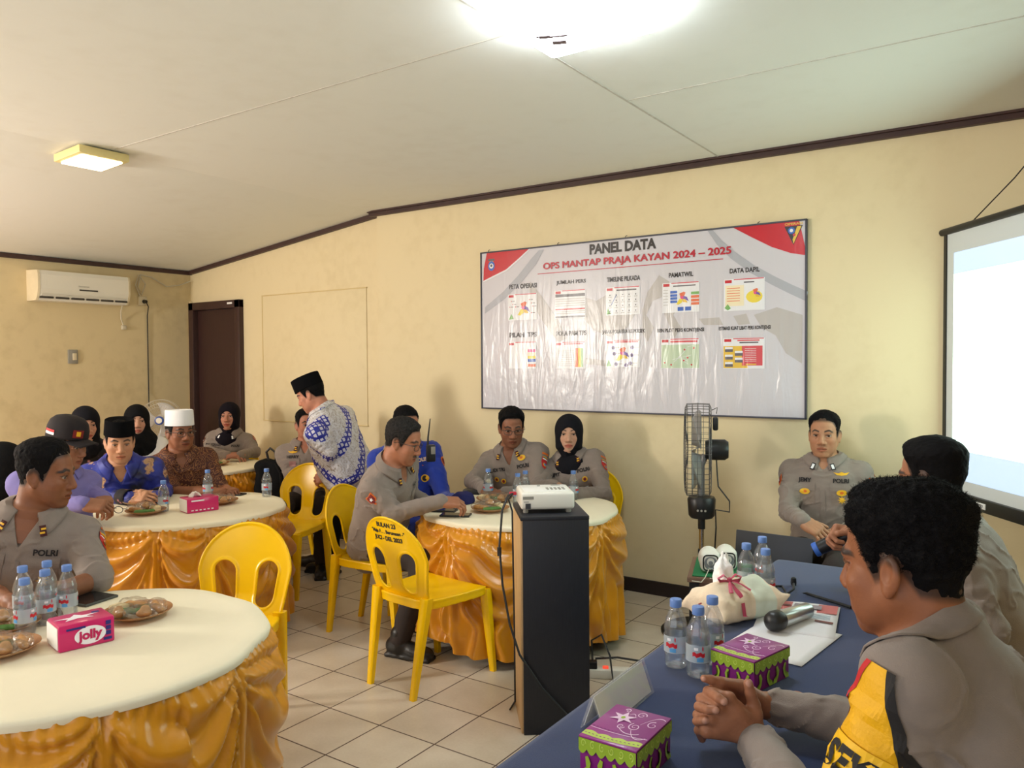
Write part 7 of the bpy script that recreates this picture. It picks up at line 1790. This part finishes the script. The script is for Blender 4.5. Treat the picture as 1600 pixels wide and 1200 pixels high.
mb = MB(); mb.lathe([(1.0, .0), (1.01, .012), (.99, .045), (.90, .075), (.68, .096), (.35, .106), (.001, .109)], (0, -.006, .040), 36, sx=.083, sy=.100, cap=False); hat = head_mb(P, mb, 'cap', CAPM); hat.modifiers.new('thick', 'SOLIDIFY').thickness = .003
mb = MB(); mb.grid(lambda u, v: ((u-.5)*2*(.078+.0*v)*(1-.12*v), .070+.085*v*(1-.35*(2*(u-.5))**2)-.075*abs(2*(u-.5))**2.2*(1-v)*.9, .046-.010*v-.022*(2*(u-.5))**2), 20, 8); o = head_mb(P, mb, 'cap_peak', CAPM, hat); o.modifiers.new('thick', 'SOLIDIFY').thickness = .004
def cap_patch(name, a0, z0, w, h, m, lift=.002):
    mb = MB(); mb.grid(lambda u, v: ((.0865+lift)*math.sin(a0+(u-.5)*w/.095), -.006+(.1065+lift)*math.cos(a0+(u-.5)*w/.095), .040+z0+(v-.5)*h), 8, 2); return head_mb(P, mb, name, m, hat)
cap_patch('flag', -1.95, .018, .055, .013, WHTP); cap_patch('flag', -1.95, .031, .055, .013, REDP); cap_patch('front_badge', -.55, .035, .05, .04, MAROON); cap_patch('gold_emblem', -.55, .036, .02, .024, GOLD, .004); cap_patch('flag_side', 1.95, .024, .05, .024, REDP)
a = P.arm[-1]; d = (a['wr']-a['el'])/np.linalg.norm(a['wr']-a['el']); e1 = np.cross(d, [0, 0, 1]); e1 /= np.linalg.norm(e1); e2 = np.cross(d, e1)
a2 = P.arm[1]; d2 = (a2['wr']-a2['el'])/np.linalg.norm(a2['wr']-a2['el']); g1 = np.cross(d2, [0, 0, 1]); g1 /= np.linalg.norm(g1); g2 = np.cross(d2, g1)
mb = MB(); mb.grid(lambda u, v: tuple(a2['wr']+d2*(-.012+.026*v)+(g1*math.cos(6.2832*u)*.034+g2*math.sin(6.2832*u)*.031)-P.loc), 20, 2, wrap=True); o = mb.build('watch', BLACK_PL, P.root); o.modifiers.new('thick', 'SOLIDIFY').thickness = .006
seat_for(P, 'yellow plastic chair under the man in the lilac shirt')
# women at the left wall
P = person('woman in charcoal hijab and dark floral dress behind the peaked cap', at(134, 662, 5.5), D_(.62, -.72, -.12), tuple(np.array(at(128, 790, 5.85))*[1, 1, 0]+[0, 0, .46]), D_(.5, -.85)[:2], arms={1: dict(wrist=at(165, 770, 5.5), fdir=D_(-.5, -.8, 0)), -1: dict(wrist=at(125, 775, 5.5), fdir=D_(.5, -.8, 0))},
    hres=.0034, sres=.0075, fem=True, hair='none', skin=srgb(196, 146, 120), shirt=FLOWER, trousers=BLACK_CLOTH, vneck=0)
hijab(P, GREYHIJ, drape=.08, long_=.0, open_=(.056, .074)); seat_for(P, 'yellow plastic chair under the woman in the floral dress')
P = person('woman in black hijab and white top in front of the white fan', at(214, 657, 6.0), D_(.48, -.87, -.04), tuple(np.array(at(225, 790, 6.05))*[1, 1, 0]+[0, 0, .46]), D_(.3, -.95)[:2], arms={1: dict(wrist=at(250, 770, 5.7), fdir=D_(-.5, -.8, 0)), -1: dict(wrist=at(215, 775, 5.7), fdir=D_(.5, -.8, 0))},
    hres=.0034, sres=.0075, fem=True, hair='none', skin=srgb(196, 148, 122), shirt=WHITE_CLOTH, trousers=BLACK_CLOTH, vneck=0)
hijab(P, BLACK_CLOTH, drape=.11, long_=.10, open_=(.057, .075)); seat_for(P, 'yellow plastic chair under the woman in black hijab and white top')
P = person('person in black hijab half cut off at the left edge behind the nearest officer', at(8, 724, 4.5), D_(.9, .35, -.15), tuple(np.array(at(-10, 850, 4.5))*[1, 1, 0]+[0, 0, .44]), D_(.6, -.7)[:2], arms={1: dict(wrist=at(60, 820, 4.3), fdir=D_(-.2, -.8, 0)), -1: dict(wrist=at(-20, 830, 4.2), fdir=D_(.5, -.8, 0))},
    hres=.0036, sres=.008, fem=True, hair='none', skin=srgb(180, 130, 104), shirt=BLACK_CLOTH, trousers=BLACK_CLOTH, vneck=0)
hijab(P, BLACK_CLOTH, drape=.11, long_=.06); seat_for(P, 'yellow plastic chair under the person in black hijab at the left edge')
# officer at the nearest table, looking right
P = person('officer in grey uniform at the left edge, head turned in profile to the right', at(72, 741, 2.92), D_(.97, .10, -.13), tuple(np.array(at(28, 1000, 3.02))*[1, 1, 0]+[0, 0, .50]), D_(.25, -.95)[:2],
    arms={1: dict(wrist=at(66, 936, 2.62), elbow=at(150, 905, 2.84), fdir=D_(-.9, -.3, -.05), back=D_(0, -.3, .9)), -1: dict(wrist=at(25, 942, 2.56), elbow=at(-62, 915, 2.80), fdir=D_(.9, -.3, -.05), back=D_(0, -.3, .9))},
    legs_to=TA_C, hres=.0023, sres=.005, w=1.07, gut=.02, sleeve=(-.02, -.02), skin=srgb(132, 84, 58), hk=dict(hair_t=(.022, .003), fade=.055, stub=.25, round_=.6, seed=12), vneck=.075, hand_h=.003, knees={1: (-.50, -1.20, .50), -1: (-.62, -1.28, .50)})
collar(P, UNI, open_deg=28, point=.052); uniform(P, 'FAYE', badges=(('round', -.088, .50),), sleeve_r=None); tabs(P, 'bars', .068); seat_for(P, 'yellow plastic chair under the officer at the left edge')
# officer holding the microphone, seen from behind
P = person('officer seen from behind holding a black microphone at the navy table', at(1456, 748, 2.50), D_(-.60, .80, -.10), (2.23, .40, .50), (-1, .05),
    arms={-1: dict(wrist=at(1345, 838, 2.62), elbow=at(1470, 905, 2.72), fdir=D_(-.8, .2, .1), back=D_(.2, .6, .6), curl=(65, 70, 45), thumb=(20, 25)), 1: dict(wrist=at(1455, 960, 2.22), elbow=at(1545, 985, 2.20), fdir=D_(-.9, .2, 0))},
    hres=.0024, sres=.0055, w=1.08, skin=srgb(160, 108, 80), hk=dict(hair_t=(.022, .004), fade=.055, quiff=.012, seed=15, curl=.0015), vneck=.04, shoulders={1: (0, 0, .015), -1: (0, 0, .015)})
collar(P, UNI, open_deg=20); shoulder_straps(P); seat_for(P, 'yellow plastic chair under the officer holding the microphone')
m0, m1 = np.array(at(1272, 860, 2.66)), np.array(at(1356, 822, 2.60)); dm = Vector(m1-m0).normalized(); Rm = dm.to_track_quat('Z', 'Y').to_matrix()
mc = thing('microphone', 'black microphone with a blue ring held by the officer seen from behind', 'microphone', tuple(m0), 0)
mb = MB(); mb.lathe([(.001, .012), (.022, .012), (.0235, .03), (.0255, .17), (.001, .172)], n=24, R=Rm); mb.build('handle', BLACK_PL, mc); mb = MB(); mb.lathe([(.001, 0), (.022, .0), (.0245, .004), (.0245, .016), (.022, .018)], n=24, R=Rm); mb.build('blue_ring', mat('blue_ring', srgb(50, 96, 180), .5), mc)
mb = MB(); mb.lathe([(.024, .165), (.029, .175), (.031, .195), (.026, .215), (.012, .224), (.001, .226)], n=24, R=Rm); mb.build('head', BLACK_PL, mc)
# officer in the right foreground with clasped hands: every finger is laid out on its own
def clasped():
    F = Field(np.min([at(1080, 1050, 1.5), at(1230, 1170, 1.66)], 0)-.06, np.max([at(1080, 1050, 1.5), at(1230, 1170, 1.66)], 0)+.06, .0020)
    A = lambda t: np.array(at(*t))
    def chain(pts, rs, k=.004, k0=.007):
        for i in range(len(pts)-1): F.cone(A(pts[i]), A(pts[i+1]), rs[i], rs[i+1], k=k0 if i == 0 else k)
    # near (left) hand: back of the hand to the viewer
    W = (1174, 1147, 1.535); K = [(1139, 1091, 1.522), (1122, 1105, 1.517), (1110, 1123, 1.517), (1104, 1143, 1.522)]
    for kn in K: F.cone(A(W), A(kn), .0195, .0120, k=.014)
    F.cone(A((1150, 1112, 1.528)), A((1125, 1132, 1.525)), .017, .016, k=.014); F.cone(A((1160, 1120, 1.532)), A((1178, 1118, 1.54)), .016, .016, k=.014)
    for kn, p, t in zip(K, [(1106, 1080, 1.552), (1095, 1091, 1.556), (1090, 1117, 1.556), (1092, 1141, 1.550)], [(1112, 1076, 1.585), (1108, 1092, 1.595), (1104, 1116, 1.595), (1097, 1154, 1.572)]): chain([kn, p, t], [.0110, .0092, .0080])
    chain([(1176, 1126, 1.545), (1178, 1102, 1.545), (1173, 1083, 1.542), (1169, 1068, 1.540)], [.0155, .0125, .0108, .0092], k0=.012)
    F.cone(A(W), A((1215, 1190, 1.50)), .023, .025, k=.015)
    # far (right) hand
    W2 = (1200, 1103, 1.632); K2 = [(1157, 1073, 1.590), (1146, 1080, 1.600), (1135, 1097, 1.604), (1128, 1114, 1.606)]
    F2 = F; 
    for kn in K2: F.cone(A(W2), A(kn), .0200, .0125, k=.010)
    F.cone(A((1170, 1086, 1.605)), A((1150, 1105, 1.612)), .017, .016, k=.010)
    chain([(1160, 1072, 1.592), (1127, 1066, 1.566), (1111, 1062, 1.560), (1100, 1060, 1.557)], [.0125, .0100, .0085, .0072])
    chain([K2[1], (1111, 1082, 1.540), (1123, 1091, 1.508), (1131, 1096, 1.500)], [.0110, .0094, .0084, .0078], k=.003)
    chain([K2[2], (1092, 1104, 1.535), (1107, 1109, 1.503), (1118, 1109, 1.497)], [.0108, .0094, .0084, .0078], k=.003)
    chain([K2[3], (1089, 1127, 1.537), (1098, 1126, 1.512), (1102, 1125, 1.508)], [.0098, .0086, .0078, .0072], k=.003)
    F.cone(A(W2), A((1245, 1100, 1.66)), .0235, .026, k=.015)
    V, Q = F.mesh(); sk = np.array(srgb(156, 104, 76)); C = np.repeat(sk[None], len(V), 0)
    for t, nrm in (((1131, 1096, 1.500), 1), ((1118, 1109, 1.497), 1), ((1102, 1125, 1.508), 1), ((1169, 1066, 1.536), 1), ((1097, 1060, 1.553), 1)):
        d = np.linalg.norm(V-A(t)+CAM_M[2]*.006, axis=1); m_ = sstep(.0085, .0060, d)*.6; C = C*(1-m_[:, None])+np.array(srgb(206, 158, 138))*m_[:, None]
    fold = vnoise(V[:, 0]/.006, V[:, 1]/.006, V[:, 2]/.004, 4)*.05; C = C*(1+fold[:, None])
    return V, Q, C
wl, wr_ = np.array(at(1180, 1154, 1.530)), np.array(at(1206, 1103, 1.636))
P = person('officer in the right foreground with curly hair, clasped hands and a yellow armband', at(1412, 881, 1.30), D_(-.64, .77, -.13), (2.40, -.99, .50), (-1, .04),
    arms={1: dict(wrist=wl, elbow=(2.07, -1.20, .80), nohand=True), -1: dict(wrist=wr_, elbow=(2.08, -.72, .80), nohand=True)}, extra=[clasped()],
    hres=.0020, sres=.0048, sleeve=(.96, .96), w=1.08, skin=srgb(146, 92, 62), hk=dict(hair_t=(.030, .007), curl=.0030, seed=21, stub=.1, fade=.05), vneck=.02, neck=-.002, ncut=(.052, .052), shoulders={1: (-.03, .01, .050), -1: (-.03, 0, .040)}, feet={1: (2.05, -1.1, .085), -1: (2.05, -.88, .085)})
strands(P, 14000, .016, .00035, .8, 5, zmin=.0)
collar(P, UNI, open_deg=22, point=.045, hgt=.046, r=(.068, .068), lift=.022)
P16 = P; seat_for(P, 'yellow plastic chair under the officer in the right foreground')
# yellow armband hanging from the near shoulder
BAND = mat('yellow_armband_cloth', srgb(236, 176, 8), .55, bump=.3, bump_scale=240); BEDGE = mat('black_armband_edging', (.014, .012, .012), .7)
a = P.arm[1]; ad_ = a['el']-P.sh[1]; aL = np.linalg.norm(ad_); ad_ = ad_/aL; out = np.array([-.55, -.83, .1]); out = out-ad_*(out@ad_); out /= np.linalg.norm(out)
def band_shape(x0, x1, y0, y1, n=14, m=20):
    """x0(y), x1(y): left and right outline"""
    V = []; 
    for j in range(m+1):
        y = y0+(y1-y0)*j/m; l, r = x0(y), x1(y)
        for i in range(n+1): V.append((l+(r-l)*i/n, y))
    return np.array(V), [[j*(n+1)+i, j*(n+1)+i+1, (j+1)*(n+1)+i+1, (j+1)*(n+1)+i] for j in range(m) for i in range(n)]
org = P.sh[1]+ad_*.10+out*.05
lx = lambda y: -.060 if y < .0 else -.060+.052*min(1, y/.13); rx = lambda y: .055 if y < .0 else .055-.045*min(1, y/.13)
o = decal(P, 'armband', band_shape(lx, rx, -.12, .112), org, -out, -ad_, BAND, lift=.005)
decal(P, 'armband_edging', band_shape(lambda y: rx(y)-.002, lambda y: rx(y)+.012, -.12, .112, 3), org, -out, -ad_, BEDGE, lift=.0065, parent=o)
decal(P, 'armband_edging', band_shape(lambda y: lx(y)-.010, lambda y: lx(y)+.001, -.02, .112, 3), org, -out, -ad_, REDP, lift=.0065, parent=o)
decal(P, 'armband_panel', band_shape(lambda y: -.054, lambda y: .050, -.125, -.002, 12, 8), org, -out, -ad_, mat('yellow_armband_panel', srgb(240, 186, 20), .5), lift=.0085, parent=o)
decal(P, 'letters', text2d('SEK', .050, .05), org+ad_*.034, -out, -ad_, BEDGE, lift=.0105, parent=o); decal(P, 'letters', text2d('UT', .050, .05), org+ad_*.088, -out, -ad_, BEDGE, lift=.0105, parent=o)
b_ = decal(P, 'back_button', disc2d(.010, 14), P.pel+P.ax*P.TL*.80+P.tl*.11-P.tf*.2, P.tf, P.ax, UNI_SEAM, lift=.003)
